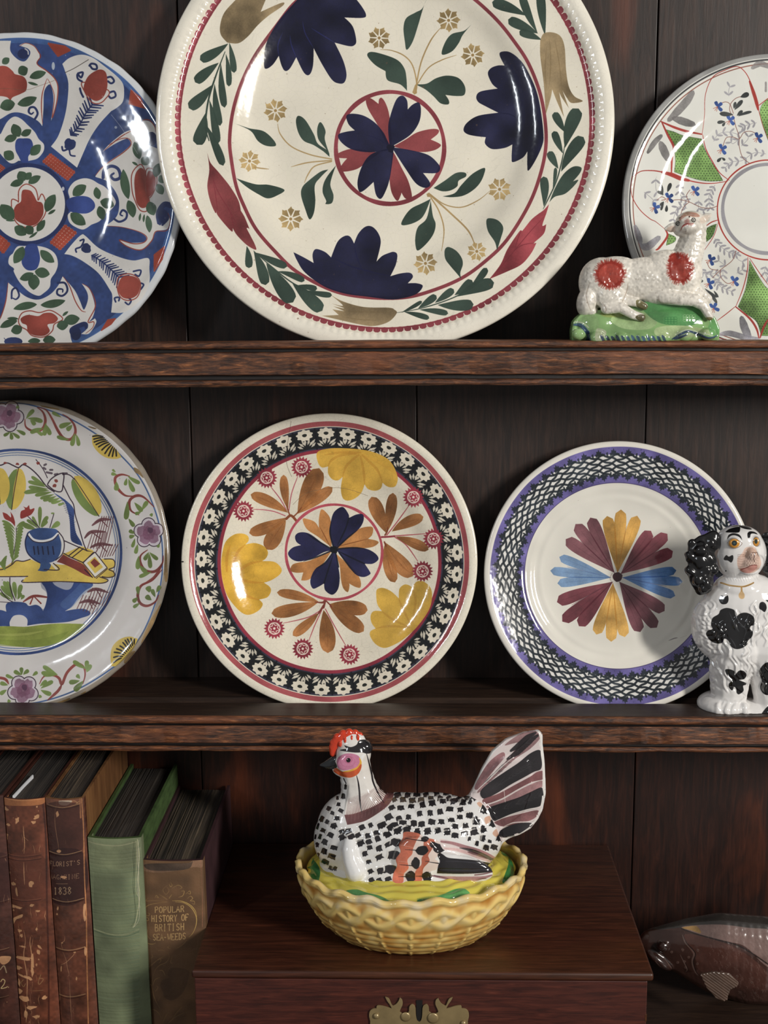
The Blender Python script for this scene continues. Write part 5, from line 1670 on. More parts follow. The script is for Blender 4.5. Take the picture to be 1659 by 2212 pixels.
class Skin:
    """paint carried by a modelled surface: laid on along one fixed direction of the object"""
    def __init__(self, me, res, base, view_y, seed, pad=0.002, plane=None):
        self.plane = plane
        co, _ = m_arrays(me)
        # the direction from which the figure is decorated: level with its front, looking down by `view_y` radians
        self.D = np.array([0, math.cos(view_y), -math.sin(view_y)])
        self.W = np.array([0, math.sin(view_y), math.cos(view_y)])
        self.me = me
        bm = bmesh.new(); bm.from_mesh(me)
        self.bvh = BVHTree.FromBMesh(bm); bm.free()
        u, w = co[:, 0], co @ self.W
        self.u0, self.u1, self.w0, self.w1 = u.min() - pad, u.max() + pad, w.min() - pad, w.max() + pad
        self.k = res
        self.cw, self.ch = int((self.u1 - self.u0) * res), int((self.w1 - self.w0) * res)
        self.cY = float(co[:, 1].mean())
        self.paint = Paint(self.cw, self.ch, base, self.pmap, seed)
        self.Yf = float(np.percentile(co[:, 1], 15)) if plane is None else plane

    def pmap(self, P):
        out = np.empty((len(P), 2))
        d = rays(P)
        o = V(CAM)
        for i, q in enumerate(d):
            hit = self.bvh.ray_cast(o, V(q))[0] if self.plane is None else None
            h = np.array(hit) if hit is not None else CAM + q * (self.Yf - CAM[1]) / q[1]
            out[i] = ((h[0] - self.u0) * self.k, (self.w1 - h @ self.W) * self.k)
        return out

    def finish(self):
        if self.k > 3000: self.paint.blur = 2
        def f(co):
            return np.stack([(co[:, 0] - self.u0) * self.k / self.cw, 1 - (self.w1 - co @ self.W) * self.k / self.ch], 1)
        set_planar_uv(self.me, f)


def displace(me, fn):
    co, no = m_arrays(me)
    co = co + no * fn(co, no)[:, None]
    me.vertices.foreach_set('co', co.ravel())
    me.update()


# ------------------------------------------------------------------ THE HEN ON ITS NEST DISH
HY = -0.053
hen = thing('hen_dish', 'china hen with black dashes and red comb on a yellow basket dish on the chest', 'tureen', V(atZ(887, 1997, LZ)))
cb = atZ(887, 1997, LZ)
rimc = atY(888, 1864, HY)
ZR = rimc[2]
sR = px_size(rimc)
RX = 0.5 * 489 * sR
fr = atZ(888, 1951, ZR)
RY = HY - fr[1]
NTH, NTT = 840, 84
prof_t = np.array([0, .04, .12, .3, .55, .8, 1.0]); prof_f = np.array([.615, .66, .73, .84, .935, .985, 1.0])
TH = np.linspace(0, 2 * math.pi, NTH, endpoint=False)


def basket_relief(th, t):
    """height in metres and recess weight"""
    h = np.zeros_like(th)
    n = 22
    # lower weave: stakes and weavers
    lower = t < 0.5
    ph = th * n / (2 * math.pi)
    rows = 5
    row = np.floor(t / 0.5 * rows)
    tt = (t / 0.5 * rows) % 1
    st = np.exp(-((((ph + 0.5 * 0) % 1) - .5) / .09) ** 2)
    wv = np.sin(np.pi * tt) ** .7 * (0.75 + 0.25 * np.cos(2 * np.pi * (ph + .5 * (row % 2))))
    hl = np.maximum(wv * .0010, st * (.0013 + .0004 * np.cos(np.pi * row)))
    # upper band: two interlaced strands forming eyes with a stake inside
    u = (t - .50) / .42
    s1 = .5 + .25 * np.sin(2 * np.pi * ph * .5 * 2 / 2 + 0)
    s2 = .5 - .25 * np.sin(2 * np.pi * ph * .5 * 2 / 2 + 0)
    d1, d2 = np.abs(u - s1), np.abs(u - s2)
    over = .0005 * np.cos(2 * np.pi * ph * .5)
    ha = np.exp(-(d1 / .17) ** 2) * (.0021 + over)
    hb = np.exp(-(d2 / .17) ** 2) * (.0021 - over)
    eye = np.exp(-((((ph + .0) % 1) - .5) / .13) ** 2) * np.exp(-((u - .5) / .3) ** 4) * .0015
    hu = np.maximum(np.maximum(ha, hb), eye)
    w = np.clip((t - .46) / .06, 0, 1)
    h = hl * (1 - w) + hu * w
    w2 = np.clip((t - .90) / .05, 0, 1)
    h = h * (1 - w2) + (.0022 + .0004 * np.sin(th * 44)) * w2
    return h


verts, cols, fac = [], [], []
T_ = np.linspace(0, 1, NTT)
for t in T_:
    f = np.interp(t, prof_t, prof_f)
    h = basket_relief(TH, np.full(NTH, t))
    sc = (.0013 * np.sin(TH * 22) + .0007 * np.sin(TH * 9 + 1)) * t ** 3
    z = LZ + .0003 + (ZR - LZ) * t + sc
    r = 1.0
    X = cb[0] + (rimc[0] - cb[0]) * t + np.cos(TH) * (RX * f + h)
    Y = HY + np.sin(TH) * (RY * f + h)
    # the ends of the oval rise a little
    z = z + t * .0022 * np.cos(TH) ** 2
    verts += list(zip(X, Y, z))
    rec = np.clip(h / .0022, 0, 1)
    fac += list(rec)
    if t == T_[-1]:
        Xr, Yr, zr = X, Y, z
inner = [(.0012, .0016), (.0036, .0010), (.0046, -.002), (.0050, -.012), (.010, -.026)]
for dr, dz in inner:
    verts += list(zip(rimc[0] + np.cos(TH) * (np.hypot(Xr - rimc[0], 0) * 0 + RX - dr + .001), HY + np.sin(TH) * (RY - dr + .001), zr + dz))
    fac += [.8 if dz > -.001 else .35] * NTH
nl = NTT + len(inner)
faces = []
for k in range(nl - 1):
    a, b = k * NTH, (k + 1) * NTH
    faces += [(a + j, a + (j + 1) % NTH, b + (j + 1) % NTH, b + j) for j in range(NTH)]
faces.append(tuple(range(NTH - 1, -1, -1)))
faces.append(tuple((nl - 1) * NTH + j for j in range(NTH)))
me = mesh_from(verts, faces)
ca = me.color_attributes.new('glaze', 'FLOAT_COLOR', 'POINT')
vv = np.array(verts)
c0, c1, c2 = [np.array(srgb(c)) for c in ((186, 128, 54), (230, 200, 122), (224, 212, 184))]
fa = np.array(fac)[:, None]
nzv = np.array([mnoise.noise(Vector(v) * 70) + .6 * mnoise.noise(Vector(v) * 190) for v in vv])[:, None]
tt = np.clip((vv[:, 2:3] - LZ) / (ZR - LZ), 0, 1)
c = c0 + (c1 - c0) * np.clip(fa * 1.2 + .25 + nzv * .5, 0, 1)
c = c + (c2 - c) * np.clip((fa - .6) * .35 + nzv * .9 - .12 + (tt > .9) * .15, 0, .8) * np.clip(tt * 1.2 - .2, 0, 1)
cc = np.ones((len(vv), 4)); cc[:, :3] = c[:, :3]
ca.data.foreach_set('color', cc.ravel())


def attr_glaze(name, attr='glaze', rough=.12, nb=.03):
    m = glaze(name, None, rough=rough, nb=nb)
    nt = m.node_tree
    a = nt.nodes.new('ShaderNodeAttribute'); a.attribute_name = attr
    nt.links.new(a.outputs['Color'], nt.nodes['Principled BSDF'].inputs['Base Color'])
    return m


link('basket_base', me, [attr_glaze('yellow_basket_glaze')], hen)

# the yellow lid under the hen
sc = Sculpt(HY)
sc.ell(888, 1876, 226, 34, RY / sR * .93, 0, 0, 48)
lidm = sc.fuse(.0011, 4)
lc = atY(888, 1876, HY)


def lid_fn(co, no):
    a = np.arctan2((co[:, 1] - HY) / RY, (co[:, 0] - lc[0]) / RX)
    rr = np.hypot((co[:, 0] - lc[0]) / RX, (co[:, 1] - HY) / RY)
    return .0007 * np.sin(rr * 62 + 1.5 * np.sin(a * 7) + .8 * np.sin(a * 17))


displace(lidm, lid_fn)
sk = Skin(lidm, 5200, (216, 200, 70), math.radians(25), 61)
p = sk.paint
p.mottle(.12, 60, 3)
LG = (52, 128, 74)
p.tile(630, 1760)
p.fill("130 420 150 385 190 390 240 460 245 520 225 580 180 560 140 500", LG, .95, .4)
p.fill("430 690 470 655 560 645 640 670 760 700 830 735 840 760 600 790 500 740", LG, .92, .5)
p.fill("1090 735 1200 720 1300 690 1400 645 1480 636 1525 660 1535 690 1480 760 1300 800 1120 790", LG, .92, .5)
for i in range(26):
    x = 1080 + i * 9; p.line([(x, 760 - i * 1.6), (x + 8, 722 - i * 1.5)], 5, LG, .5)
    x = 640 + i * 8; p.line([(x, 720 + i), (x + 16, 690 + i * 1.4)], 4, (160, 180, 90), .4)
p.tile(820, 1560)
p.fill("1095 1090 1140 1120 1180 1180 1195 1290 1160 1360 1100 1400 1060 1380 1080 1320 1110 1230 1110 1150", (50, 138, 70), .95, .4)
p.fill("1040 1420 1100 1400 1150 1370 1200 1330 1180 1420 1090 1470 1020 1480", (120, 130, 40), .6, .4)
sk.finish()
lid_o = link('nest_lid', lidm, [glaze('yellow_green_lid_glaze', p.image('lid_paint'), rough=.10, nb=.04)], hen)

# body, neck, head and tail: one skin
sc = Sculpt(HY)
sc.ell(872, 1818, 190, 106, 98, 0, 2, 40)
sc.ell(795, 1812, 118, 100, 84, 0, 0, 36)
sc.ell(768, 1790, 84, 84, 70, 0, 0, 30)
sc.ell(940, 1800, 130, 88, 82, 0, 4, 32)
sc.ell(1010, 1800, 76, 82, 52, 0, -20, 28)
Yb = atZ(880, 1911, ZR + .004)[1]
RB = (HY - Yb) / sR
print('RB', RB, RY / sR)
sc.ell(876, 1868, 188, 52, RB, 0, 0, 40)
sc.ell(876, 1845, 182, 70, RB * .88, 0, 0, 40)
sc.limb([(800, 1770, 0, 66), (783, 1735, 0, 50), (775, 1700, 0, 40), (769, 1670, 0, 36), (764, 1642, 0, 36)], 0.85)
sc.ell(764, 1628, 38, 36, 28, 0, 0)
sc.ell(748, 1648, 28, 26, 24, 0, 0)
sc.ell(738, 1662, 22, 16, 17, 0, 20)
sc.ell(760, 1600, 30, 20, 15, 0, -8)
sc.ell(786, 1610, 19, 12, 16, 0, 10)
sc.ell(795, 1616, 11, 9, 11, 0, 0)
# cheek and wattle in relief
sc.ell(751, 1650, 24, 20, 8, -.0085, -10)
sc.ell(757, 1667, 20, 9, 10, -.0068, -12)
# feet under the breast
sc.limb([(755, 1818, -(RB * .66 - 8) * sR, 15), (755, 1838, -(RB * .72 - 8) * sR, 19), (758, 1858, -(RB * .76 - 8) * sR, 20), (768, 1882, -(RB * .80 - 8) * sR, 24)], 1.0)
# wing on the near and on the far side
for s_ in (-1, 1):
    sc.ell(897, 1862, 50, 60, 16, s_ * (RB * .88 - 10) * sR, 12)
    sc.ell(975, 1876, 92, 34, 14, s_ * (RB * .78 - 6) * sR, 8)
# tail
tailP, _ = S("1006 1728 1022 1700 1040 1660 1062 1622 1092 1596 1130 1582 1163 1577 1172 1585 1172 1606 1176 1640 1178 1680 1179 1712 1172 1748 1162 1768 1146 1788 1126 1800 1098 1810 1080 1824 1064 1846 1030 1840 1000 1790")
sc.slab(tailP, 15)
tP, _ = S("1010 1730 1040 1680 1090 1630 1140 1640 1150 1690 1130 1750 1080 1790 1050 1820 1010 1800")
sc.slab(tP, 24)
sc.ell(1030, 1770, 44, 58, 34, 0, -25)
henm = sc.fuse(.00085, 10)
print('hen verts', len(henm.vertices))
sk = Skin(henm, 5400, (226, 225, 223), math.radians(22), 71)
p = sk.paint
p.mottle(.05, 40, 3)
H1, H2, H3, H4 = (640, 1560), (820, 1560), (630, 1760), (780, 1760)
INK, MAU, MAUD, REDO = (24, 22, 26), (150, 98, 102), (78, 38, 44), (200, 72, 40)
PINKC = (206, 120, 156)
p.tile(*H1)
# feather relief: small scales everywhere on the body
rowsdef = [("870 628 1100 622 1380 612", 7), ("845 672 1100 668 1360 662 1480 650", 9), ("730 730 870 735 1040 725 1200 695 1300 680 1440 690", 9), ("790 818 900 830 990 815 1090 790 1160 790 1260 765 1350 750 1450 765 1500 800", 10),
           ("760 890 850 880 980 870 1060 880 1140 870 1215 865 1300 845 1390 830 1490 800 1550 860", 10), ("560 915 670 890 780 900 870 935 980 915 1075 960 1170 940 1280 935 1365 900 1430 885 1500 920 1620 930", 13),
           ("450 945 570 985 670 965 780 965 890 935 1280 950 1350 985 1430 975 1555 950 1610 1000", 11), ("330 900 370 930 550 1035 630 1040 710 1000 780 960", 6), ("400 1000 560 1050 690 1090 780 1055 870 1030", 5),
           ("590 1140 710 1165 835 1150", 3), ("620 1205 640 1280 720 1280 810 1270", 4), ("650 1360 720 1365 795 1355", 3)]
def dash(x, y, w, h, rot):
    c, s_ = math.cos(rot), math.sin(rot)
    q = []
    for a, b in ((-.5, -.35), (-.2, -.5), (.25, -.45), (.5, -.4), (.46, 0), (.55, .45), (.2, .38), (0, .5), (-.3, .36), (-.55, .46), (-.48, 0)):
        a, b = a * w * NP.uniform(.85, 1.12), b * h * NP.uniform(.85, 1.12)
        q.append((x + a * c - b * s_, y + a * s_ + b * c))
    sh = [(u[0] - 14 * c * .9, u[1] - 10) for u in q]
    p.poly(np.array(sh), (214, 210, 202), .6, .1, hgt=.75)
    p.poly(np.array(q), INK, .97, .4, hgt=.35)
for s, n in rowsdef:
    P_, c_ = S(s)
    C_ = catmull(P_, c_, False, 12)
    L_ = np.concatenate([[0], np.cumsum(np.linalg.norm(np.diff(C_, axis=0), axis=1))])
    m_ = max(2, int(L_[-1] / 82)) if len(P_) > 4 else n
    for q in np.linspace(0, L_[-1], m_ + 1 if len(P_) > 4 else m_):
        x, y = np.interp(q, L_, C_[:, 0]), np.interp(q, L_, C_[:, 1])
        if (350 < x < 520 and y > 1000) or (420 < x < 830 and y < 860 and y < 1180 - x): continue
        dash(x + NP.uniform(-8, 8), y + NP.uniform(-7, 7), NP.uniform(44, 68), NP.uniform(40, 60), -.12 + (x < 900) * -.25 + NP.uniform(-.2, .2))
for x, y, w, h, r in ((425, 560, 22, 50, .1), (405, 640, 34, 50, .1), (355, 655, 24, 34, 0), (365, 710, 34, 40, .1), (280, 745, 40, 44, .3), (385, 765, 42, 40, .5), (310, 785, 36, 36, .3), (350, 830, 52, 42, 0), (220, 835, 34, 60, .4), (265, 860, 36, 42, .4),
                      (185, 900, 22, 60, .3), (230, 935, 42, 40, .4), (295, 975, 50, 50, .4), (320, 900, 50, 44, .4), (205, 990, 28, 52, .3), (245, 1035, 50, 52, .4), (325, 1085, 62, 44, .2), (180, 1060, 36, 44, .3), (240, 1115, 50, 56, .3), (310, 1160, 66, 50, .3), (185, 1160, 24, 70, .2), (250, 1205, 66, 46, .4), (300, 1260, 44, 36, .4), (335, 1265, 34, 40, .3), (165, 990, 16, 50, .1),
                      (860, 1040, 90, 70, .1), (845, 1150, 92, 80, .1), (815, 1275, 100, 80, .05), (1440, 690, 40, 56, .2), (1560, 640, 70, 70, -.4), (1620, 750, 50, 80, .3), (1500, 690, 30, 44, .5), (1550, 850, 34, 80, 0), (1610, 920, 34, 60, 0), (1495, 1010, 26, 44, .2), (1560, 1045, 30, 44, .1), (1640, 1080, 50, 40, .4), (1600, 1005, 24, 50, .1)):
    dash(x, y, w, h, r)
p.tile(*H2)
for x, y, w, h in ((830, 640, 80, 74), (905, 750, 56, 86), (985, 875, 64, 70), (1035, 1000, 50, 66), (890, 920, 30, 60), (895, 1010, 26, 56), (840, 1050, 30, 44), (920, 1085, 50, 50), (990, 1080, 60, 50), (950, 1030, 34, 30)):
    dash(x, y, w, h, .2)
for s in ("840 700 870 685 890 700 870 735", "905 830 950 810 960 850 920 880", "975 960 1010 920 1040 940 1010 990"):
    p.fill(s, (222, 160, 126), .8, .2)
# cape of the neck
p.tile(*H1)
p.fill("600 270 650 260 668 330 700 430 745 520 800 575 838 600 830 660 790 720 720 780 640 830 560 860 440 885! 425 800 425 700 440 600 432 500 420 480 520 440", (224, 218, 210), 1, .05, .5)
p.fill("415 800! 480 795 560 770 660 730 740 680 790 590 838 598 830 665 780 730 700 790 600 850 520 872 440 887!", (96, 52, 54), .95, .35)
for i in range(30):
    u = i / 29
    x1, y1 = 430 + 400 * u, 820 - 40 * u - 170 * u * u
    x0, y0 = 470 + 200 * u, 560 - 80 * u
    p.line([(x0 + (x1 - x0) * .35, y0 + (y1 - y0) * .35), ((x0 + x1) / 2 - 6, (y0 + y1) / 2 + 20), (x1, y1)], 8, (118, 74, 72), .75, .2, (.05, 1), hgt=.15)
    p.line([(x0 - 10, y0 - 30), ((x0 + x1) / 2 - 16, (y0 + y1) / 2), (x1 - 10, y1 - 20)], 8, (232, 228, 222), .8, .1, (.3, .3), hgt=.95)
for s in ("605 265 625 340 650 440 665 520 710 620 760 700", "520 460 535 520 545 600 550 690 565 780"):
    p.line(s, 14, INK, .95, .2, (.3, .2))
p.line("408 485 430 530", 10, INK, .9)
for i in range(12):
    u = i / 11
    p.line([(450 + u * 330, 800 - 90 * u), (442 + u * 340, 870 - 120 * u)], 6, (190, 160, 156), .5, .2, (.2, .3))
# head
p.fill("310 270 350 260 400 200 440 150 520 120 600 130 620 200 640 260 600 270 560 300 540 420 420 480 340 420 330 350", (226, 222, 216), 1, .05)
p.fill("345 200 400 190 440 205 420 235 380 255", (210, 204, 196), .6, .2)
p.fill("350 330 380 290 440 270 500 275 545 300 550 350 520 390 450 412 400 415 360 390", PINKC, 1, .25)
p.line("545 310 556 350 530 395 470 420 400 432", 22, (232, 170, 50), 1, .15, (.3, .4))
p.fill("300 400! 345 395 390 425 450 430 520 405 560 360 560 400 530 450 470 478 400 470 340 440", (214, 82, 34), 1, .25)
p.ellipse_line(450, 325, 30, 28, 8, (176, 86, 120), .7); p.ellipse_line(445, 340, 62, 46, 5, (184, 96, 130), .5)
p.dot(450, 328, 20, (16, 10, 12), 1); p.dot(440, 320, 5, (220, 200, 200), .8)
p.fill("380 245 410 232 450 235 480 250! 440 230 415 200 470 215 520 195 540 160 590 150 640 165 665 205 650 260 610 272 570 262 500 262", INK, .97, .3)
p.fill("-20 0", INK) if False else None
p.fill("200 370 250 320 300 290 330 330 350 390 280 402", (40, 46, 50), 1, .3)
# red and black wing coverts
p.fill("930 950 1010 950 1080 975 1110 1010 1160 1005 1230 1030 1260 1080 1250 1130 1200 1180 1230 1210 1210 1270 1160 1290 1170 1340 1140 1385 1050 1380 840 1390 840 1310 870 1240 860 1180 900 1120 885 1060 920 1000", (224, 204, 194), 1, .05)
for s in ("930 950 1010 950 1070 970 1040 1020 1010 1090 1000 1140 960 1190 970 1260 930 1310 920 1385 840 1388 838 1310 870 1240 860 1180 900 1120 885 1060 920 1000",
          "1110 1010 1170 1008 1200 1030 1170 1100 1140 1150 1150 1200 1100 1260 1090 1320 1080 1380 1020 1375 1015 1330 1040 1270 1080 1230 1085 1170 1120 1120 1100 1080"):
    p.fill(s, (196, 84, 54), .88, .5, .7)
for s in ("940 1000 1090 1025", "940 1100 1070 1108", "890 1230 1010 1240", "880 1335 970 1332", "1110 1200 1230 1220", "1030 1330 1110 1330"):
    p.line(s, 9, INK, .95, .2, (.3, 1))
for x, y, rx, ry in ((1110, 1010, 34, 24), (1085, 1110, 55, 44), (1030, 1218, 36, 48), (985, 1335, 42, 52), (1230, 1090, 55, 42), (1130, 1335, 44, 50), (1185, 1060, 34, 28)):
    p.dot(x, y, rx, INK, .97, ry=ry, wob=.25, var=.3, hgt=.6)
for s in ("930 990 1060 1010", "900 1060 1040 1090", "880 1200 1000 1215", "880 1300 980 1310", "1120 1180 1210 1195", "1110 1050 1180 1060"):
    p.line(s, 10, (232, 206, 192), .5, .1, (.3, .3), hgt=.95)
# long wing feathers
p.fill("1240 1010 1350 1030 1480 1070 1600 1110 1740 1170 1790 1210 1770 1240 1640 1190 1500 1150 1380 1120 1270 1100", (222, 206, 202), 1, .05)
p.line("1250 1030 1350 1045 1450 1075 1560 1105 1670 1150 1780 1220", 30, MAU, .9, .4, (.6, .5), hgt=.65)
p.line("1280 1090 1380 1100 1480 1130 1600 1180 1700 1210", 26, (196, 150, 148), .7, .4, (.5, .4))
p.line("1410 1085 1520 1110 1640 1160 1760 1230", 30, INK, .8, 1.0, (.2, .4))
p.line("1480 1120 1560 1140 1650 1180", 24, MAUD, .7, .6, (.3, .3))
p.fill("1220 1150 1240 1130 1270 1145 1310 1170 1400 1180 1520 1190 1640 1210 1740 1225 1785 1245 1760 1270 1700 1290 1560 1305 1400 1310 1215 1305! 1225 1240 1240 1200", INK, 1, .4, .7)
for s in ("1290 1200 1450 1205 1620 1225 1740 1240", "1240 1270 1400 1275 1560 1275 1700 1265"):
    p.line(s, 8, (60, 60, 68), .8, .2, (.3, .3), hgt=.2)
p.line("1170 1325 1300 1345 1450 1350 1600 1345 1690 1320", 34, (160, 112, 118), .95, .4, (.3, .3), hgt=.6)
p.line("1190 1322 1350 1358 1500 1362 1640 1348", 6, MAUD, .8)
p.line("1150 1400 1300 1385 1450 1375 1580 1362", 40, (186, 140, 142), .9, .4, (.5, .2), hgt=.6)
p.line("1540 1320 1620 1310 1700 1290", 12, MAUD, .8, 1)
# white feet
p.fill("370 1040 430 1010 500 1030 540 1100 560 1180 590 1260 600 1340 570 1385 480 1370 410 1320 370 1250 365 1180 380 1120", (228, 228, 228), 1, .02)
# tail feathers
p.tile(*H2)
p.fill("740 600 830 560 900 400 980 270 1100 140 1300 60 1390 60 1420 130 1430 300 1445 500 1440 700 1400 860 1300 950 1180 1000 1050 1030! 1000 900 900 720 800 650", (220, 206, 204), 1, .05)
feathers = [("820 560 880 440 960 330 1060 260 1080 300 1000 400 920 500 850 580", MAU), ("850 590 1000 440 1120 300 1200 180 1080 200 1200 110 1330 62 1392 75 1385 140 1300 230 1180 310 1080 400 960 510 870 600", (150, 108, 110)),
            ("870 600 950 520 1080 430 1200 350 1300 270 1380 240 1400 300 1395 400 1330 430 1240 480 1130 540 1000 620 900 660", INK),
            ("895 665 1030 615 1180 535 1300 470 1360 430 1415 425 1415 490 1320 520 1200 580 1080 650 920 705", (122, 68, 70)),
            ("930 720 1060 670 1200 590 1300 540 1400 505 1412 550 1330 600 1200 660 1060 720 945 740", (160, 112, 114)),
            ("945 740 1080 690 1200 650 1310 600 1400 565 1415 640 1390 720 1280 750 1150 790 1040 840 985 850 950 790", INK),
            ("990 860 1100 820 1220 790 1360 760 1368 800 1300 850 1180 880 1060 900", (140, 84, 86)),
            ("1050 930 1130 890 1220 870 1310 870 1320 890 1250 950 1170 985 1060 995 1030 970", INK)]
for s, c_ in feathers:
    p.fill(s, c_, .95, .5, .75 if c_ is INK else .6)
p.line("1130 250 1200 200 1280 130 1350 90", 46, INK, .9, .6, (.4, .3), hgt=.75)
p.line("1100 320 1190 260 1290 170 1370 110", 50, INK, .85, .6, (.3, .3), hgt=.7)
for i in range(90):
    u = NP.rand(); k = NP.randint(0, 3)
    (xa, ya), (xb, yb) = [((900, 620), (1380, 310)), ((970, 780), (1400, 630)), ((870, 560), (1340, 110))][k]
    x, y = xa + (xb - xa) * u, ya + (yb - ya) * u
    for sg in (-1, 1):
        p.line([(x, y), (x + 46, y + sg * 30 - 26)], 9, (58, 55, 58), .6, .2, (.4, .2), hgt=.2)
for s in ("850 580 960 480 1050 390 1160 300", "930 710 1060 660 1200 580 1320 520 1410 500", "990 860 1130 800 1280 755 1380 740", "1040 920 1150 870 1280 860 1350 840"):
    p.line(s, 9, (228, 220, 214), .9, .1, (.4, .4), hgt=.95)
p.line("1392 70 1415 170 1415 260 1428 360 1432 470 1430 560 1440 640 1425 730 1390 790 1385 850 1290 930 1200 980 1060 1010", 13, (230, 226, 220), 1, .05)
p.line("1000 560 1150 470 1300 380", 5, (60, 60, 62), .6)
p.line("1075 590 1085 690", 5, (220, 210, 200), .8)
for k in range(26):
    x, y = NP.uniform(780, 1420), NP.uniform(120, 960)
    p.line([(x, y), (x + NP.uniform(20, 60), y - NP.uniform(10, 40))], 4, MAUD, .5, 0, (.2, .2))
sk.finish()
body = link('hen_body', henm, [glaze('hen_glaze', p.image('hen_paint'), rough=.12, himg=p.image('hen_relief', True), bump=.16, nb=.06)], lid_o)

# comb: a ridge of small lobes
sc = Sculpt(HY)
sc.limb([(719, 1628, 0, 7), (720, 1614, 0, 10), (727, 1602, 0, 12), (738, 1594, 0, 13), (751, 1590, 0, 13), (765, 1590, 0, 11), (779, 1592, 0, 7)], .8)
for x, y, r in ((720, 1604, 8), (729, 1592, 9), (741, 1585, 9), (754, 1582, 9), (767, 1583, 8), (778, 1587, 6)):
    sc.ell(x, y, r, r, r * .9)
for x, y in ((735, 1607), (746, 1600), (760, 1596), (773, 1594)):
    sc.ell(x, y, 4, 8, 5, -.0036)
comb = sc.fuse(.0005, 7)
link('comb', comb, [glaze('red_comb_glaze', None, (206, 62, 34), rough=.1)], lid_o)
sc = Sculpt(HY)
sc.limb([(729, 1643, 0, 14), (716, 1648, 0, 11.5), (704, 1652, 0, 7.5), (693, 1653, 0, 3)], .85, .2)
sc.limb([(727, 1652, 0, 10), (712, 1656, 0, 6), (704, 1658, 0, 3)], .85, .2)
link('beak', sc.fuse(.0005, 3), [glaze('black_glaze', None, (30, 34, 38), rough=.12)], lid_o)

# ------------------------------------------------------------------ THE SPANIEL (lower shelf, right)
def clamp_base(me, z):
    co, _ = m_arrays(me)
    co[:, 2] = np.maximum(co[:, 2], z)
    me.vertices.foreach_set('co', co.ravel()); me.update()


DZ = SH2 + 0.0004
DYC = 0.0305
dog = thing('spaniel_figurine', 'black and white china spaniel with gold chain, sitting before the purple-bordered plate', 'figurine', V(atY(1600, 1550, DYC)))
sc = Sculpt(DYC)
sc.ell(1600, 1352, 107, 92, 54)
sc.ell(1612, 1310, 96, 74, 52)
sc.ell(1560, 1345, 68, 70, 46)
sc.ell(1640, 1380, 96, 90, 50)
sc.ell(1700, 1440, 82, 108, 50, .004)
sc.limb([(1590, 1400, -.003, 56), (1578, 1445, -.003, 47), (1574, 1500, -.003, 40)], 1.0)
sc.limb([(1652, 1400, -.002, 52), (1660, 1450, -.002, 44), (1664, 1500, -.002, 38)], 1.0)
sc.ell(1562, 1520, 56, 27, 58, 0); sc.ell(1556, 1538, 50, 22, 56, 0)
sc.ell(1618, 1533, 60, 22, 54, 0)
sc.ell(1680, 1528, 58, 30, 58, 0); sc.ell(1730, 1532, 66, 30, 58, 0)
sc.ell(1600, 1268, 58, 32, 46)
sc.ell(1599, 1196, 56, 60, 46)
sc.ell(1596, 1168, 50, 34, 42)
sc.ell(1622, 1198, 15, 22, 26, -.0135, -8)
sc.ell(1623, 1214, 27, 24, 28, -.0120)
sc.ell(1617, 1222, 30, 18, 26, -.0105)
sc.ell(1620, 1232, 24, 10, 26, -.0115, -12)
sc.ell(1587, 1173, 15, 12, 9, -.0148); sc.ell(1633, 1170, 11, 12, 9, -.0135)
for k, x in enumerate((1548, 1568, 1588, 1606)):
    sc.ell(x + 2, 1534, 9, 17, 11, -.0175)
dm = sc.fuse(.00085, 9)
clamp_base(dm, DZ)
sk = Skin(dm, 5200, (226, 224, 222), math.radians(14), 83)
p = sk.paint
BK, GOLD = (20, 20, 22), (176, 130, 66)
p.tile(1450, 1110, 4.708)
# curled fur in relief: long S-shaped ridges that sweep down from the neck
def fur(s, w=16, h=.95):
    p.line(s, w, None, .9, 0, (.3, .3), hgt=h)
    P_, c_ = S(s)
    p.line(P_ + np.array([w * .85, w * .3]), w * .7, None, .8, 0, (.3, .3), hgt=.12)
rs = np.random.RandomState(4)
for i in range(62):
    x, y = rs.uniform(190, 1260), rs.uniform(820, 1640)
    L = rs.uniform(140, 240)
    lean = (x - 640) / 640 * -.5 + rs.uniform(-.25, .25)
    if y > 1400: lean += .5
    a = rs.uniform(20, 50) * (1 if rs.rand() > .5 else -1)
    fur(f"{x} {y} {x + a + lean * L * .3} {y + L * .33} {x - a * .2 + lean * L * .7} {y + L * .66} {x + a * .6 + lean * L} {y + L}", rs.uniform(22, 34))
for k in range(9):
    fur(f"{230 + k * 9} {1010 + k * 46} {300 + k * 14} {1040 + k * 48} {370 + k * 16} {1030 + k * 50}", 18)
fur("350 900 400 880 440 920 420 970 370 975 340 930 370 910", 15)
for k in range(13):
    x = 540 + k * 26
    fur(f"{x} 610 {x + 12} 650 {x + 30} {690 - abs(k - 6) * 3}", 13)
for s in ("560 1760 640 1780 720 1830 760 1880", "540 1880 500 1940 510 2020", "650 1900 600 1960 590 2040", "750 1870 690 1930 680 2040", "560 1900 520 1990 530 2080"):
    fur(s, 16, .1)
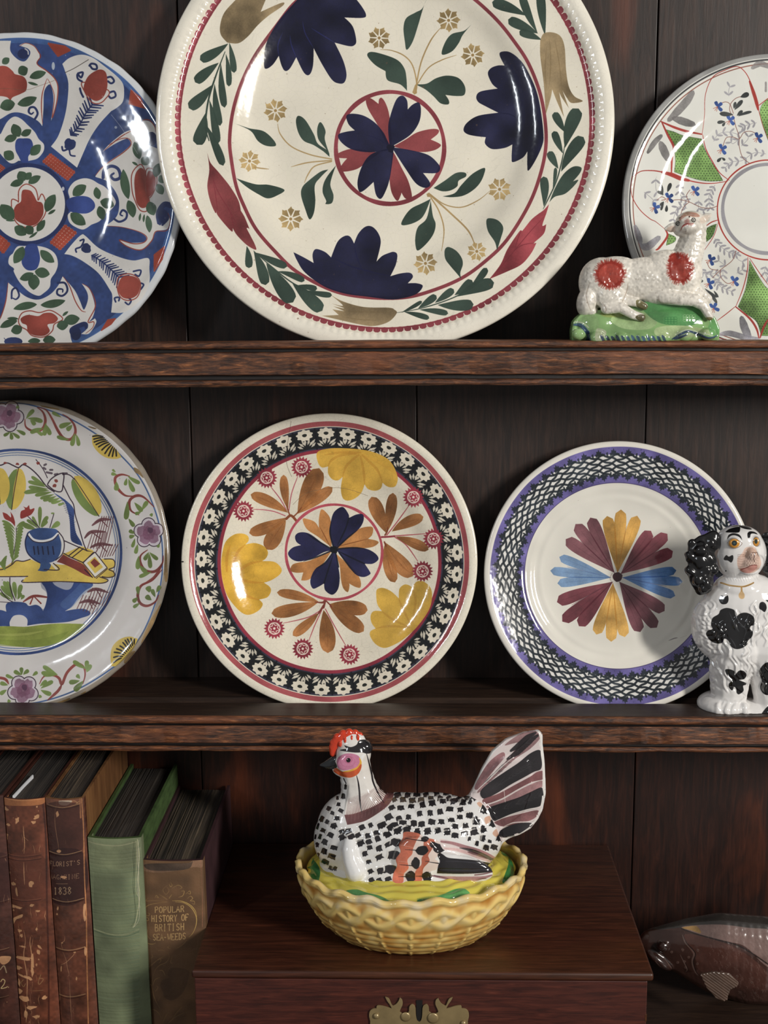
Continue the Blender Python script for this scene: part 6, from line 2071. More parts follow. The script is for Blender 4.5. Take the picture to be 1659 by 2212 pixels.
for s in ("555 180 600 150 690 130 700 165 680 190 600 190 560 188", "700 120 780 130 820 158 760 155 700 135", "490 150 560 115 640 112 700 118 640 130 560 140",
          "540 470 535 450 560 420 585 435 625 420 630 460 610 495 575 475", "485 870 510 830 545 845 575 830 582 880 560 915 510 915", "900 910 930 895 960 915 970 960 950 998 920 980 895 960", "950 860 975 820 1010 810 1030 880 990 900",
          "550 1585 590 1580 640 1600 645 1640 690 1595 740 1600 765 1640 740 1680 690 1690 760 1720 755 1740 730 1750 735 1800 690 1835 665 1820 660 1780 640 1760 620 1795 590 1770 585 1730 610 1700 580 1660 555 1620",
          "984 1510 930 1540 895 1600 910 1660 920 1700 905 1770 940 1830 1000 1840 1060 1780 1080 1650 1060 1540",
          "890 2090 920 2030 980 1960 1060 1930 1120 2000 1120 2100 1000 2110", "1120 900 1180 880 1240 940 1230 1040 1160 1080 1110 1000"):
    p.fill(s, BK, 1, .2)
p.fill("405 1130 420 1060 480 1020 500 980 550 958 600 962 640 980 650 1020 660 1050! 700 1015 760 1005 820 1030 845 1070 840 1130 810 1140 800 1170 830 1200 820 1250 780 1290 770 1330 720 1365 660 1375 610 1350 580 1290 540 1270 520 1310 460 1318 400 1290 355 1230 370 1190 420 1170", BK, 1, .25)
for s in ("640 1000 690 1100 760 1180 740 1260", "590 1000 640 1110 690 1200", "790 1020 770 1080 790 1150", "600 1260 640 1320 660 1370", "770 1080 740 1150 700 1130"):
    p.line(s, 9, (120, 124, 130), .35, 0, (.2, .2), hgt=.9)
# face
p.fill("790 335 850 345 880 400 905 450 915 510 890 560 830 600 760 602 700 575 672 520 675 450 720 400 750 350", (222, 186, 166), .9, .12)
p.fill("700 560 760 545 820 520 868 518 875 545 840 580 780 603 720 590", (212, 142, 128), .95, .15)
p.line("705 570 760 550 820 522 868 520", 6, (110, 40, 36), .95)
p.fill("780 350 830 350 870 390 880 420 830 400 760 440 720 430 760 370", (186, 148, 124), .55, .2)
for k in range(9):
    y = 420 + k * 17
    p.line([(672 + k * .5, y), (715, y - 6), (760 - k * 2, y + 4 - k)], 3, (96, 52, 44), .8)
    p.line([(890, y), (860, y + 6)], 3, (96, 52, 44), .7)
for k in range(5):
    for j in range(4):
        p.dot(770 + j * 26 + (k % 2) * 10, 440 + k * 20, 4, (80, 44, 40), .9)
p.line("815 425 820 400 845 395 850 430", 5, (60, 34, 30), .9); p.line("850 430 855 395 875 395 880 415", 5, (60, 34, 30), .9); p.line("845 400 840 450 845 490", 6, (60, 34, 30), .9)
p.dot(640, 300, 56, (206, 136, 42), 1, ry=46, n=24); p.dot(642, 298, 27, (28, 40, 44), 1, n=20); p.dot(642, 298, 12, (60, 84, 80), 1)
p.line("570 298 600 262 650 250 690 275 720 300 690 335 645 350 600 338 575 300", 4, (70, 40, 26), .9)
p.dot(862, 285, 32, (206, 136, 42), 1, ry=46, n=24); p.dot(862, 280, 16, (40, 60, 60), 1, ry=24, n=20)
p.line("830 290 845 245 880 240 900 280 885 325 850 325 832 292", 4, (70, 40, 26), .9)
p.fill("568 262! 580 220 620 198 670 202 705 225 722 270! 690 235 640 218 600 228", BK, 1); p.fill("778 245! 775 200 800 178 850 185 880 210 840 200 810 205 800 240", BK, 1)
p.dot(555, 580, 7, BK)
# chain and locket
p.line("498 700 520 705 600 728 720 740 780 728 838 700", 15, GOLD, 1, .3); p.line("515 705 600 725 720 735 830 700", 4, (226, 190, 130), .9)
p.fill("705 745 722 745 726 785 745 820 742 855 715 866 690 850 686 820 705 785", (206, 168, 116), 1, .2); p.line("715 740 718 790", 8, GOLD, 1)
sk.finish()
p.blur = 3
dimg, dh = p.image('spaniel_paint'), p.image('spaniel_relief', True)
p.blur = 6
db = link('body', dm, [glaze('spaniel_glaze', dimg, rough=.09, himg=dh, bump=.30, nb=.03)], dog)
M_bg = glaze('black_glaze_curls', None, (22, 22, 24), rough=.2, nb=.06, scale=1.0, coat=.35)
for pts, sgn in (([(1540, 1166, -.006, 19), (1520, 1185, -.008, 29), (1513, 1215, -.009, 30), (1513, 1245, -.009, 29), (1518, 1268, -.008, 20)], -1),
                 ([(1655, 1166, 0.0, 18), (1676, 1186, 0.0, 28), (1686, 1215, 0.0, 31), (1684, 1245, 0, 29), (1678, 1266, 0, 20)], 1)):
    sc = Sculpt(DYC)
    sc.limb(pts, .42, .3)
    for (x, y, r) in ((-20, 5, 13), (16, 0, 12), (-26, 30, 12), (20, 30, 13), (-22, 56, 13), (22, 58, 13), (-10, 80, 12), (12, 84, 12), (-2, 10, 15), (-4, 42, 14), (8, 62, 13), (2, 98, 10)):
        cx_ = (1516 if sgn < 0 else 1684) + x * (-sgn)
        sc.ell(cx_, 1175 + y, r, r * 1.15, 10, (-.0125 if sgn < 0 else -.006) + (.003 if abs(x) > 15 else 0))
    em = sc.fuse(.0008, 9)
    displace(em, lambda co, no: np.array([.0011 * math.sin(c[2] * 330 + c[0] * 160 + 7 * mnoise.noise(Vector(c * 45))) + .0003 * mnoise.noise(Vector(c * 160)) for c in co]))
    link('ear', em, [M_bg], dog)

# ------------------------------------------------------------------ THE SHEEP (top shelf, right)
SZ = SH1 + .0006
SY = .0175
sheep = thing('sheep_figurine', 'china sheep with red patches lying on a green mound, in front of the green-panelled plate', 'figurine', V(atY(1392, 735, SY)))
sc = Sculpt(SY)
gp, _ = S("1233 737 1232 716 1236 694 1250 680 1268 672 1300 668 1340 668 1380 656 1402 648 1440 650 1480 656 1520 668 1542 686 1551 710 1549 737")
sc.slab(gp, 40)
sc.ell(1392, 712, 156, 34, 42); sc.ell(1290, 700, 56, 30, 38); sc.ell(1450, 700, 96, 40, 38); sc.ell(1392, 728, 158, 20, 44)
for x_, y_, r_ in ((1250, 722, 16), (1290, 730, 18), (1340, 728, 14), (1385, 730, 18), (1430, 730, 15), (1480, 722, 20), (1530, 722, 18)):
    sc.ell(x_, y_, r_, r_ * .8, 14, -.013)
gm = sc.fuse(.0008, 8)
clamp_base(gm, SZ)
sk = Skin(gm, 5200, (130, 172, 104), math.radians(3), 91)
p = sk.paint
p.tile(1244, 340)
p.mottle(.2, 50, 5)
for s, c, a in (("0 1440 60 1330 160 1350 200 1450 160 1600 0 1600", (148, 186, 120), .7), ("420 1310 560 1330 700 1400 640 1480 420 1480 300 1400", (164, 190, 132), .8), ("560 1250 800 1240 1000 1260 1100 1380 1000 1450 760 1440 620 1360", (62, 136, 72), .75),
                ("700 1470 900 1450 1100 1480 1180 1520 900 1560 700 1540", (190, 202, 150), .7), ("180 1480 260 1500 240 1570 170 1580", (206, 208, 176), .8), ("1180 1330 1230 1440 1230 1540 1150 1500", (70, 140, 74), .6), ("220 1340 420 1330 420 1370 260 1380", (150, 150, 80), .6)):
    p.fill(s, c, a, .5)
NV = (44, 70, 116)
for s, w in (("-20 1445 40 1450 90 1500 120 1580", 34), ("110 1500 100 1580 70 1600", 30), ("830 1570 900 1530 980 1500 1060 1530 1150 1560 1220 1540", 22), ("840 1565 880 1560 960 1530", 20)):
    p.line(s, w, NV, .9, .6, (.4, .5), hgt=.9)
for i in range(13):
    x = 215 + i * 44
    p.line([(x, 1535 + (i % 3) * 5), (x + 14, 1560), (x + 26, 1590)], 24, NV, .85, .7, (.3, 1), hgt=.15)
p.line("-10 1420 60 1430 110 1470", 10, (200, 206, 180), .9); p.line("860 1530 960 1490 1060 1510 1180 1540", 8, (200, 208, 186), .9)
for i in range(12):
    p.ellipse_line(940 + (i % 4) * 26, 1370 + (i // 4) * 18, 15, 11, 5, (170, 206, 150), .5, hgt=.9)
    p.ellipse_line(780 + (i % 4) * 26, 1390 + (i // 4) * 20, 16, 12, 5, (40, 110, 56), .4, hgt=.1)
sk.finish()
link('mound', gm, [glaze('green_mound_glaze', p.image('mound_paint'), rough=.14, himg=p.image('mound_relief', True), bump=.12, nb=.14)], sheep)
sc = Sculpt(SY)
sc.ell(1302, 612, 52, 56, 36, 0, -20); sc.ell(1330, 600, 66, 46, 36); sc.ell(1390, 604, 82, 48, 37, 0, -4); sc.ell(1440, 596, 66, 56, 36); sc.ell(1478, 600, 38, 56, 34, 0, 10)
sc.ell(1430, 636, 60, 26, 34)
sc.ell(1268, 650, 22, 34, 26, -.004, 14); sc.ell(1276, 672, 16, 12, 18, -.004)
sc.limb([(1470, 580, 0, 38), (1486, 552, 0, 34), (1496, 520, 0, 30), (1499, 492, 0, 28)], 1.0)
sc.ell(1489, 476, 30, 20, 26, 0, -8); sc.ell(1488, 490, 24, 16, 22, -.0085, -10); sc.ell(1486, 474, 24, 12, 16, -.006)
sc.ell(1474, 500, 18, 12, 18, -.0050)
sc.limb([(1462, 488, -.003, 9), (1450, 492, -.004, 10), (1438, 494, -.004, 4)], .6)
sc.limb([(1512, 474, -.001, 8), (1526, 470, -.001, 10), (1535, 464, -.001, 4)], .6)
sc.ell(1318, 640, 36, 32, 20, -.0080, 30)
sc.limb([(1310, 666, -.0120, 13), (1340, 664, -.0135, 12), (1368, 680, -.0140, 10), (1386, 686, -.014, 9)], .9)
sc.limb([(1348, 650, -.008, 12), (1375, 654, -.0095, 9), (1392, 662, -.0100, 8)], .9)
sc.limb([(1430, 640, -.008, 17), (1470, 646, -.0115, 15), (1500, 648, -.0120, 14), (1520, 660, -.0125, 12), (1533, 684, -.0130, 9)], .9)
sc.limb([(1470, 630, -.002, 20), (1505, 632, -.004, 16), (1528, 646, -.006, 11)], .9)
bm_ = sc.fuse(.0007, 3)
sk = Skin(bm_, 5400, (214, 208, 196), math.radians(3), 95)
p = sk.paint
p.mottle(.12, 60, 5); p.mottle(.16, 9, 6)
p.tile(1244, 340)
for i in range(1500):
    x, y = NP.uniform(0, 1250), NP.uniform(450, 1400)
    p.dot(x, y, NP.uniform(7, 14), None, .8, wob=.6, n=7, hgt=NP.choice([.1, .2, .85, 1.0]))
for i in range(420):
    x, y = NP.uniform(20, 1150), NP.uniform(600, 1350)
    p.dot(x, y, NP.uniform(3, 8), (150, 140, 126), NP.uniform(.15, .5), wob=.8, n=6, var=0)
RD = (146, 34, 22)
def patch(cx_, cy_, rx, ry, n):
    p.dot(cx_, cy_, rx * .86, RD, .95, ry=ry * .86, n=30, wob=.2, var=.5)
    for i in range(n * 2):
        a = NP.uniform(0, 6.28)
        x, y = cx_ + math.cos(a) * rx * .72, cy_ + math.sin(a) * ry * .72
        l = NP.uniform(.10, .36)
        p.line([(x, y), (x + math.cos(a) * rx * l, y + math.sin(a) * ry * l)], NP.uniform(6, 16), RD, .45, .2, (1, .5), smooth=False)
patch(295, 1010, 140, 132, 150); patch(900, 960, 118, 140, 150); patch(860, 880, 60, 60, 50)
p.fill("890 540 920 490 970 470 1040 480 1070 510 1020 515 960 505 900 545", (160, 82, 56), .6, .4)
p.fill("780 620 830 590 860 600 850 640 800 655", (196, 160, 138), .6, .3); p.fill("1070 530 1120 500 1160 505 1120 560 1080 570", (206, 178, 156), .5, .3)
p.line("905 630 925 590 960 572 1010 570", 9, (130, 34, 30), .9, .2, (.5, .4)); p.line("920 600 960 580 1000 582 1015 570", 6, (170, 60, 50), .8)
p.fill("940 540 970 530 980 560 940 570", (176, 90, 84), .5, .3)
for x, y in ((880, 570), (1016, 540)):
    p.ellipse_line(x, y, 15, 17, 7, (26, 22, 20), 1); p.line([(x, y - 6), (x, y + 6)], 6, (26, 22, 20), 1)
p.line("890 525 905 520", 6, (50, 30, 26), .9); p.dot(980, 512, 7, (50, 30, 26), .9)
HG = (112, 104, 58)
p.fill("520 1240 545 1232 600 1260 635 1300 610 1320 560 1310 525 1285", HG, .95, .6)
p.fill("515 1375 560 1355 610 1370 650 1440 630 1460 580 1440 530 1400", HG, .95, .7)
p.fill("1110 1390 1170 1380 1185 1420 1175 1510 1110 1500 1105 1440", HG, .95, .7)
for s in ("230 1250 260 1310 250 1340", "400 1250 440 1150 450 1080", "715 1190 720 1240 760 1260 900 1255", "120 1080 90 1200 130 1330"):
    p.line(s, 9, (150, 128, 110), .5, 0, (.3, .3), hgt=.1)
sk.finish()
link('body', bm_, [glaze('sheep_glaze', p.image('sheep_paint'), rough=.3, coat=.35, himg=p.image('sheep_relief', True), bump=.07, nb=.06)], sheep)

# ------------------------------------------------------------------ THE FISH (on the worktop, right)
FY = .026
fish = thing('fish_model', 'dark brown glazed model of a trout, lying on the worktop right of the chest', 'fish', V((0.36, FY, WT)))
sc = Sculpt(FY)
sc.limb([(1392, 2034, -.004, 15), (1412, 2037, -.004, 34), (1450, 2042, -.003, 50), (1500, 2048, 0, 70), (1560, 2060, 0, 93), (1640, 2076, 0, 104), (1720, 2090, 0, 102), (1820, 2100, 0, 88), (1920, 2106, .004, 62), (2010, 2100, .006, 36), (2060, 2094, .006, 28)], .52, .16)
sc.ell(1424, 2072, 36, 13, 22, -.008, 38)
sc.ell(1433, 2046, 13, 13, 8, -.0160)
sc.slab(S("2050 2080 2120 2010 2150 2000 2140 2090 2160 2170 2120 2170 2055 2108")[0], 8, .006)
sc.slab(S("1700 1996 1740 1950 1790 1960 1850 2030 1780 2030 1720 2010")[0], 7, 0)
fm = sc.fuse(.0011, 5)
clamp_base(fm, WT + .0003)
sk = Skin(fm, 4200, (62, 38, 32), math.radians(24), 99)
p = sk.paint
p.mottle(.3, 50, 5)
p.tile(1350, 1930, 5.369)
p.fill("-100 200 400 100 1100 100 1800 150 1800 430 1500 420 1100 360 660 395 400 420 0 420", (46, 46, 44), .85, .4)
p.fill("655 400 800 370 1100 360 1400 395 1800 470 1900 900 1650 850 1400 620 1200 560 900 490", (122, 98, 92), .9, .4)
p.fill("660 400 760 378 840 385 880 460 760 425", (150, 112, 50), .8, .5)
p.line("650 405 860 480 1100 545 1300 600 1480 700 1700 850", 16, (30, 20, 18), .9, .3, hgt=.1)
p.fill("-60 430 600 430 700 470 860 700 820 900 500 900 200 850 -60 700", (50, 28, 22), .8, .4)
p.fill("700 470 1300 640 1700 980 1700 1250 1300 1100 880 900 820 760", (82, 48, 40), .7, .5)
for i in range(700):
    x, y = NP.uniform(950, 1900), NP.uniform(380, 1250)
    p.line([(x, y), (x + 16, y + 12), (x + 12, y + 34)], 6, None, .9, 0, hgt=NP.choice([.05, .95]))
    if NP.rand() < .3: p.line([(x, y), (x + 16, y + 12), (x + 12, y + 34)], 4, (150, 132, 124), .35)
for s, w in (("665 480 700 570 800 685 780 790 810 900 850 950", 22), ("640 710 680 790 720 880 700 910", 14), ("380 560 410 545 450 580 460 630 430 655 390 630 375 580", 12), ("330 610 440 720 520 830 540 870", 24), ("350 780 420 850 520 880", 22)):
    p.line(s, w, (100, 82, 76), .7, .4, (.3, .3), hgt=.95)
    P_, c_ = S(s); p.line(P_ + np.array([14, 4]), w * .6, (24, 14, 12), .8, .2, (.3, .3), hgt=.05)
for x, y in ((490, 565), (540, 680), (610, 800), (670, 655), (740, 740), (690, 790), (845, 660), (840, 815), (1120, 910), (1300, 960), (1470, 1030), (1510, 1155), (700, 860)):
    p.dot(x, y, 15, (112, 88, 80), .7, wob=.4, hgt=1.0); p.dot(x, y, 8, (60, 40, 36), .7)
sk.finish()
mf = glaze('dark_fish_glaze', p.image('fish_paint'), rough=.24, himg=p.image('fish_relief', True), bump=.05, nb=.04, coat=.5)
link('body', fm, [mf], fish)
finP, _ = S("1512 2104 1540 2098 1575 2102 1596 2122 1592 2130 1578 2136 1572 2150 1572 2158 1562 2162 1545 2154 1525 2132")
sc = Sculpt(-.030)
sc.slab(finP, 6)
fb = sc.fuse(.0006, 3)
displace(fb, lambda co, no: .00035 * np.sin((co[:, 0] * .75 + co[:, 2] * 1.0) * 2400) * (np.abs(no[:, 1]) > .5))
link('fin', fb, [plain('fin_glaze', (84, 66, 56), .3, 0, .3, 90, .05, coat=.6)], fish)

# ------------------------------------------------------------------ BOOKS
GLY = {  # simple roman letters as strokes in a 1 x 1 box, y down
    'A': [[(0, 1), (.5, 0), (1, 1)], [(.2, .62), (.8, .62)]], 'B': [[(.1, 0), (.1, 1)], [(.1, 0), (.7, .05), (.8, .25), (.6, .45), (.1, .48)], [(.6, .48), (.95, .6), (.9, .9), (.6, 1), (.1, 1)]],
    'D': [[(.1, 0), (.1, 1)], [(.1, 0), (.6, .05), (.95, .4), (.9, .75), (.5, 1), (.1, 1)]], 'E': [[(.9, .1), (.9, 0), (.1, 0), (.1, 1), (.9, 1), (.95, .88)], [(.1, .5), (.7, .5)]],
    'F': [[(.95, .12), (.9, 0), (.1, 0), (.1, 1)], [(.1, .5), (.7, .5)]], 'G': [[(.9, .15), (.6, 0), (.2, .15), (.05, .5), (.25, .9), (.6, 1), (.9, .85), (.9, .6), (.6, .6)]],
    'H': [[(.1, 0), (.1, 1)], [(.9, 0), (.9, 1)], [(.1, .5), (.9, .5)]], 'I': [[(.5, 0), (.5, 1)], [(.3, 0), (.7, 0)], [(.3, 1), (.7, 1)]], 'L': [[(.15, 0), (.15, 1), (.9, 1), (.92, .85)]],
    'M': [[(.05, 1), (.1, 0), (.5, .9), (.9, 0), (.95, 1)]], 'N': [[(.1, 1), (.1, 0), (.9, 1), (.9, 0)]], 'O': [[(.5, 0), (.15, .15), (.02, .5), (.15, .85), (.5, 1), (.85, .85), (.98, .5), (.85, .15), (.5, 0)]],
    'P': [[(.1, 1), (.1, 0), (.7, .03), (.92, .25), (.7, .5), (.1, .52)]], 'R': [[(.1, 1), (.1, 0), (.7, .03), (.9, .25), (.65, .48), (.1, .5)], [(.5, .5), (.95, 1)]],
    'S': [[(.9, .15), (.5, 0), (.1, .18), (.2, .42), (.75, .58), (.9, .8), (.5, 1), (.08, .85)]], 'T': [[(.02, .12), (.05, 0), (.95, 0), (.98, .12)], [(.5, 0), (.5, 1)]],
    'U': [[(.1, 0), (.1, .7), (.35, 1), (.7, 1), (.9, .7), (.9, 0)]], 'W': [[(0, 0), (.28, 1), (.5, .3), (.72, 1), (1, 0)]], 'Y': [[(.05, 0), (.5, .5), (.95, 0)], [(.5, .5), (.5, 1)]],
    'Z': [[(.1, .1), (.1, 0), (.9, 0), (.1, 1), (.92, 1), (.92, .88)]], "'": [[(.4, 0), (.5, .25)]], '-': [[(.15, .55), (.85, .55)]], '.': [[(.4, .96), (.5, .96)]],
    '1': [[(.3, .15), (.55, 0), (.55, 1)], [(.3, 1), (.8, 1)]], '8': [[(.5, 0), (.15, .2), (.5, .47), (.9, .75), (.5, 1), (.1, .75), (.5, .47), (.85, .2), (.5, 0)]],
    '3': [[(.1, .1), (.5, 0), (.85, .15), (.75, .4), (.4, .46), (.9, .6), (.85, .9), (.5, 1), (.1, .9)]], '2': [[(.1, .2), (.4, 0), (.8, .1), (.8, .4), (.1, 1), (.9, 1)]], ' ': []}


def text(p, s, x0, y0, x1, y1, h, col, w=1.8, a=.9, hgt=None):
    """s written along (x0,y0)-(x1,y1), the line's top, letters h high"""
    n = len(s)
    d = np.array([x1 - x0, y1 - y0], float)
    adv = d / n
    for i, ch in enumerate(s):
        o = np.array([x0, y0]) + adv * i
        cw = adv * (.78 if ch not in "I1'.-" else .6)
        for st in GLY.get(ch, []):
            q = [o + adv * .1 + cw * u + np.array([0, h]) * v for u, v in st]
            p.line(q, w, col, a, .3, smooth=False, hgt=hgt)


def book(name, label, pxl, pxr, ytop, YS, yback, board_px, cover_mat, page_mat, inset, painter, res=5200, base=(90, 50, 36), rnd=.12, lean=.014, group=None, splay=0.0, side_mat=None):
    """a closed book standing on the worktop: case (boards and spine) and page block"""
    a, b = atY(pxl[0], ytop[0], YS), atY(pxr[0], ytop[1], YS)
    x0, x1, zt = a[0], b[0], (a[2] + b[2]) / 2
    w = x1 - x0
    bt = board_px * px_size(a)
    H = zt - WT
    r = thing(name, label, 'book', V(((x0 + x1) / 2, YS + .06, WT)), group)
    n = 15
    bul = w * rnd
    def outer(off, back):
        pts = [(x0 + off - splay, back), (x0 + off, YS + bul + w * .18)]
        for i in range(n):
            t = i / (n - 1)
            x = x0 + off + (w - 2 * off) * t
            pts.append((x, YS + off + bul * (1 - math.sin(math.pi * t) ** .8)))
        pts += [(x1 - off, YS + bul + w * .18), (x1 - off + splay, back)]
        return pts
    O, I = outer(0, yback), outer(bt, yback)
    nz = 60
    verts, faces = [], []
    m = len(O)
    for k in range(nz):
        z = WT + .0002 + (H - .0002) * k / (nz - 1)
        sh = (WT - z) * lean * -1.0
        for (x, y) in O: verts.append((x + (zt - z) * lean * 1.0, y, z))
        for (x, y) in I: verts.append((x + (zt - z) * lean * 1.0, y, z))
    M2 = 2 * m
    for k in range(nz - 1):
        for i in range(m - 1):
            A = k * M2 + i
            faces.append((A, A + 1, A + 1 + M2, A + M2))
            A = k * M2 + m + i
            faces.append((A + 1, A, A + M2, A + 1 + M2))
        for i in (0, m - 1):
            A = k * M2 + i
            f_ = (A, A + M2, A + M2 + m, A + m)
            faces.append(f_ if i == 0 else f_[::-1])
    for k, flip in ((0, 1), (nz - 1, 0)):
        for i in range(m - 1):
            A = k * M2 + i
            f_ = (A, A + 1, A + 1 + m, A + m)
            faces.append(f_[::-1] if flip else f_)
    me = mesh_from(verts, faces)
    bm = bmesh.new(); bm.from_mesh(me); bmesh.ops.recalc_face_normals(bm, faces=bm.faces); bm.to_mesh(me); bm.free()
    sk = Skin(me, res, base, 0.0, int(abs(x0) * 1e4), plane=YS)
    painter(sk.paint)
    sk.finish()
    idx = np.zeros(len(me.polygons), np.int32)
    for f in me.polygons:
        if abs(f.normal.x) > .75 and f.center.y > YS + bul + w * .15: idx[f.index] = 1
        if abs(f.normal.z) > .8: idx[f.index] = 1
    me.polygons.foreach_set('material_index', idx)
    p = sk.paint
    cm = glaze(name + '_spine', p.image(name + '_spine_paint'), rough=cover_mat[0], coat=cover_mat[1], himg=p.image(name + '_spine_relief', True), bump=.05, nb=.03, scale=4)
    cover = link('cover', me, [cm, side_mat or plain(name + '_boards', base, .6, 0, .25, 30)], r)
    cover.modifiers.new('edge', 'EDGE_SPLIT').split_angle = math.radians(50)
    # page block with uneven leaves at the top
    NX = 46
    px0, px1 = x0 + bt + .0002, x1 - bt - .0002
    vs, fs = [], []
    rs = np.random.RandomState(int(abs(x0) * 1e5) % 9999)
    hh = zt - inset
    ys = [YS + bul * .9 + bt + .0004, YS + .03, YS + .07, YS + .11, yback - .002]
    for j, y in enumerate(ys):
        for i in range(NX):
            t = i / (NX - 1)
            x = px0 + (px1 - px0) * t
            step = (rs.rand() - .5) * .0007 if j == 0 else 0
            vs.append((x, y + (.0010 * math.sin(math.pi * t) if j == 0 else 0), hh + step if j == 0 else vs[i][2] + (rs.rand() - .5) * .0002))
    nv = len(vs)
    for j, y in enumerate(ys):
        for i in range(NX):
            vs.append((vs[j * NX + i][0] + H * lean, vs[j * NX + i][1], WT + .0015))
    for j in range(len(ys) - 1):
        for i in range(NX - 1):
            A = j * NX + i
            fs.append((A, A + 1, A + 1 + NX, A + NX)); A += nv
            fs.append((A + 1, A, A + NX, A + 1 + NX))
    for i in range(NX - 1):
        fs.append((i, i + nv, i + 1 + nv, i + 1)); A = (len(ys) - 1) * NX + i
        fs.append((A, A + 1, A + 1 + nv, A + nv))
    for j in range(len(ys) - 1):
        A = j * NX
        fs.append((A, A + NX, A + NX + nv, A + nv)); A = j * NX + NX - 1
        fs.append((A, A + nv, A + NX + nv, A + NX))
    pm = mesh_from(vs, fs)
    bm = bmesh.new(); bm.from_mesh(pm); bmesh.ops.recalc_face_normals(bm, faces=bm.faces); bm.to_mesh(pm); bm.free()
    link('page_block', pm, [page_mat], r, smooth=False)
    return r, (x0, x1, zt)


def pages(name, dark, light):
    return wood(name, [dark, dark, tuple((a + b) // 2 for a, b in zip(dark, light)), light], 'Y', 1.0, .7, .5, 42.0)


PG = pages('dusty_page_edges', (44, 38, 34), (120, 104, 84))
PG2 = pages('grey_page_edges', (42, 38, 36), (84, 76, 68))
LEA, CHIP, GILT = (92, 48, 36), (206, 150, 102), (170, 128, 78)


def leather_base(p, tone, streak=.2):
    p.mottle(.5, 60, 8); p.mottle(.25, 12, 9)


def chips(p, x0, x1, y0, y1, n, big=1.0):
    for _ in range(n):
        x, y = NP.uniform(x0, x1), NP.uniform(y0, y1)
        if NP.rand() < .45:
            p.dot(x, y, NP.uniform(2, 9) * big, CHIP, NP.uniform(.6, 1), ry=NP.uniform(2, 16) * big, rot=NP.uniform(-.6, .6), wob=.9, n=9, var=.3, hgt=.2)
        else:
            q = [(x, y)]
            for k in range(4):
                q.append((q[-1][0] + NP.uniform(-7, 7), q[-1][1] + NP.uniform(10, 30) * big))
            p.line(q, NP.uniform(1.5, 4) * big, CHIP, .85, .3, (.2, .2), hgt=.2)


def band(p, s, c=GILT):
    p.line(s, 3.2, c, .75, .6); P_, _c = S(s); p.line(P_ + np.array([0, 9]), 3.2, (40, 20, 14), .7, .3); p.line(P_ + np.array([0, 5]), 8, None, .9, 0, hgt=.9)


def paint_b1(p):
    leather_base(p, 0); p.tile(0, 1640, 3.865)
    for y in (820, 1190, 1590, 1985):
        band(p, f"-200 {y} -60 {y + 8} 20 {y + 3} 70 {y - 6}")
    p.fill("0 1650 80 1660 70 1700 30 1720 0 1700", CHIP, .8, .4); p.line("0 1760 30 1730 50 1790", 9, (180, 160, 120), .7)
    p.line("5 1860 20 1840 38 1855 30 1885 8 1915 45 1912 58 1905", 7, (206, 180, 120), .95); p.dot(66, 1912, 4, (206, 180, 120), .9)
    p.fill("-90 830 60 830 60 1180 -90 1190", (60, 26, 24), .5, .3)
    chips(p, -150, 60, 350, 2200, 14, .8)


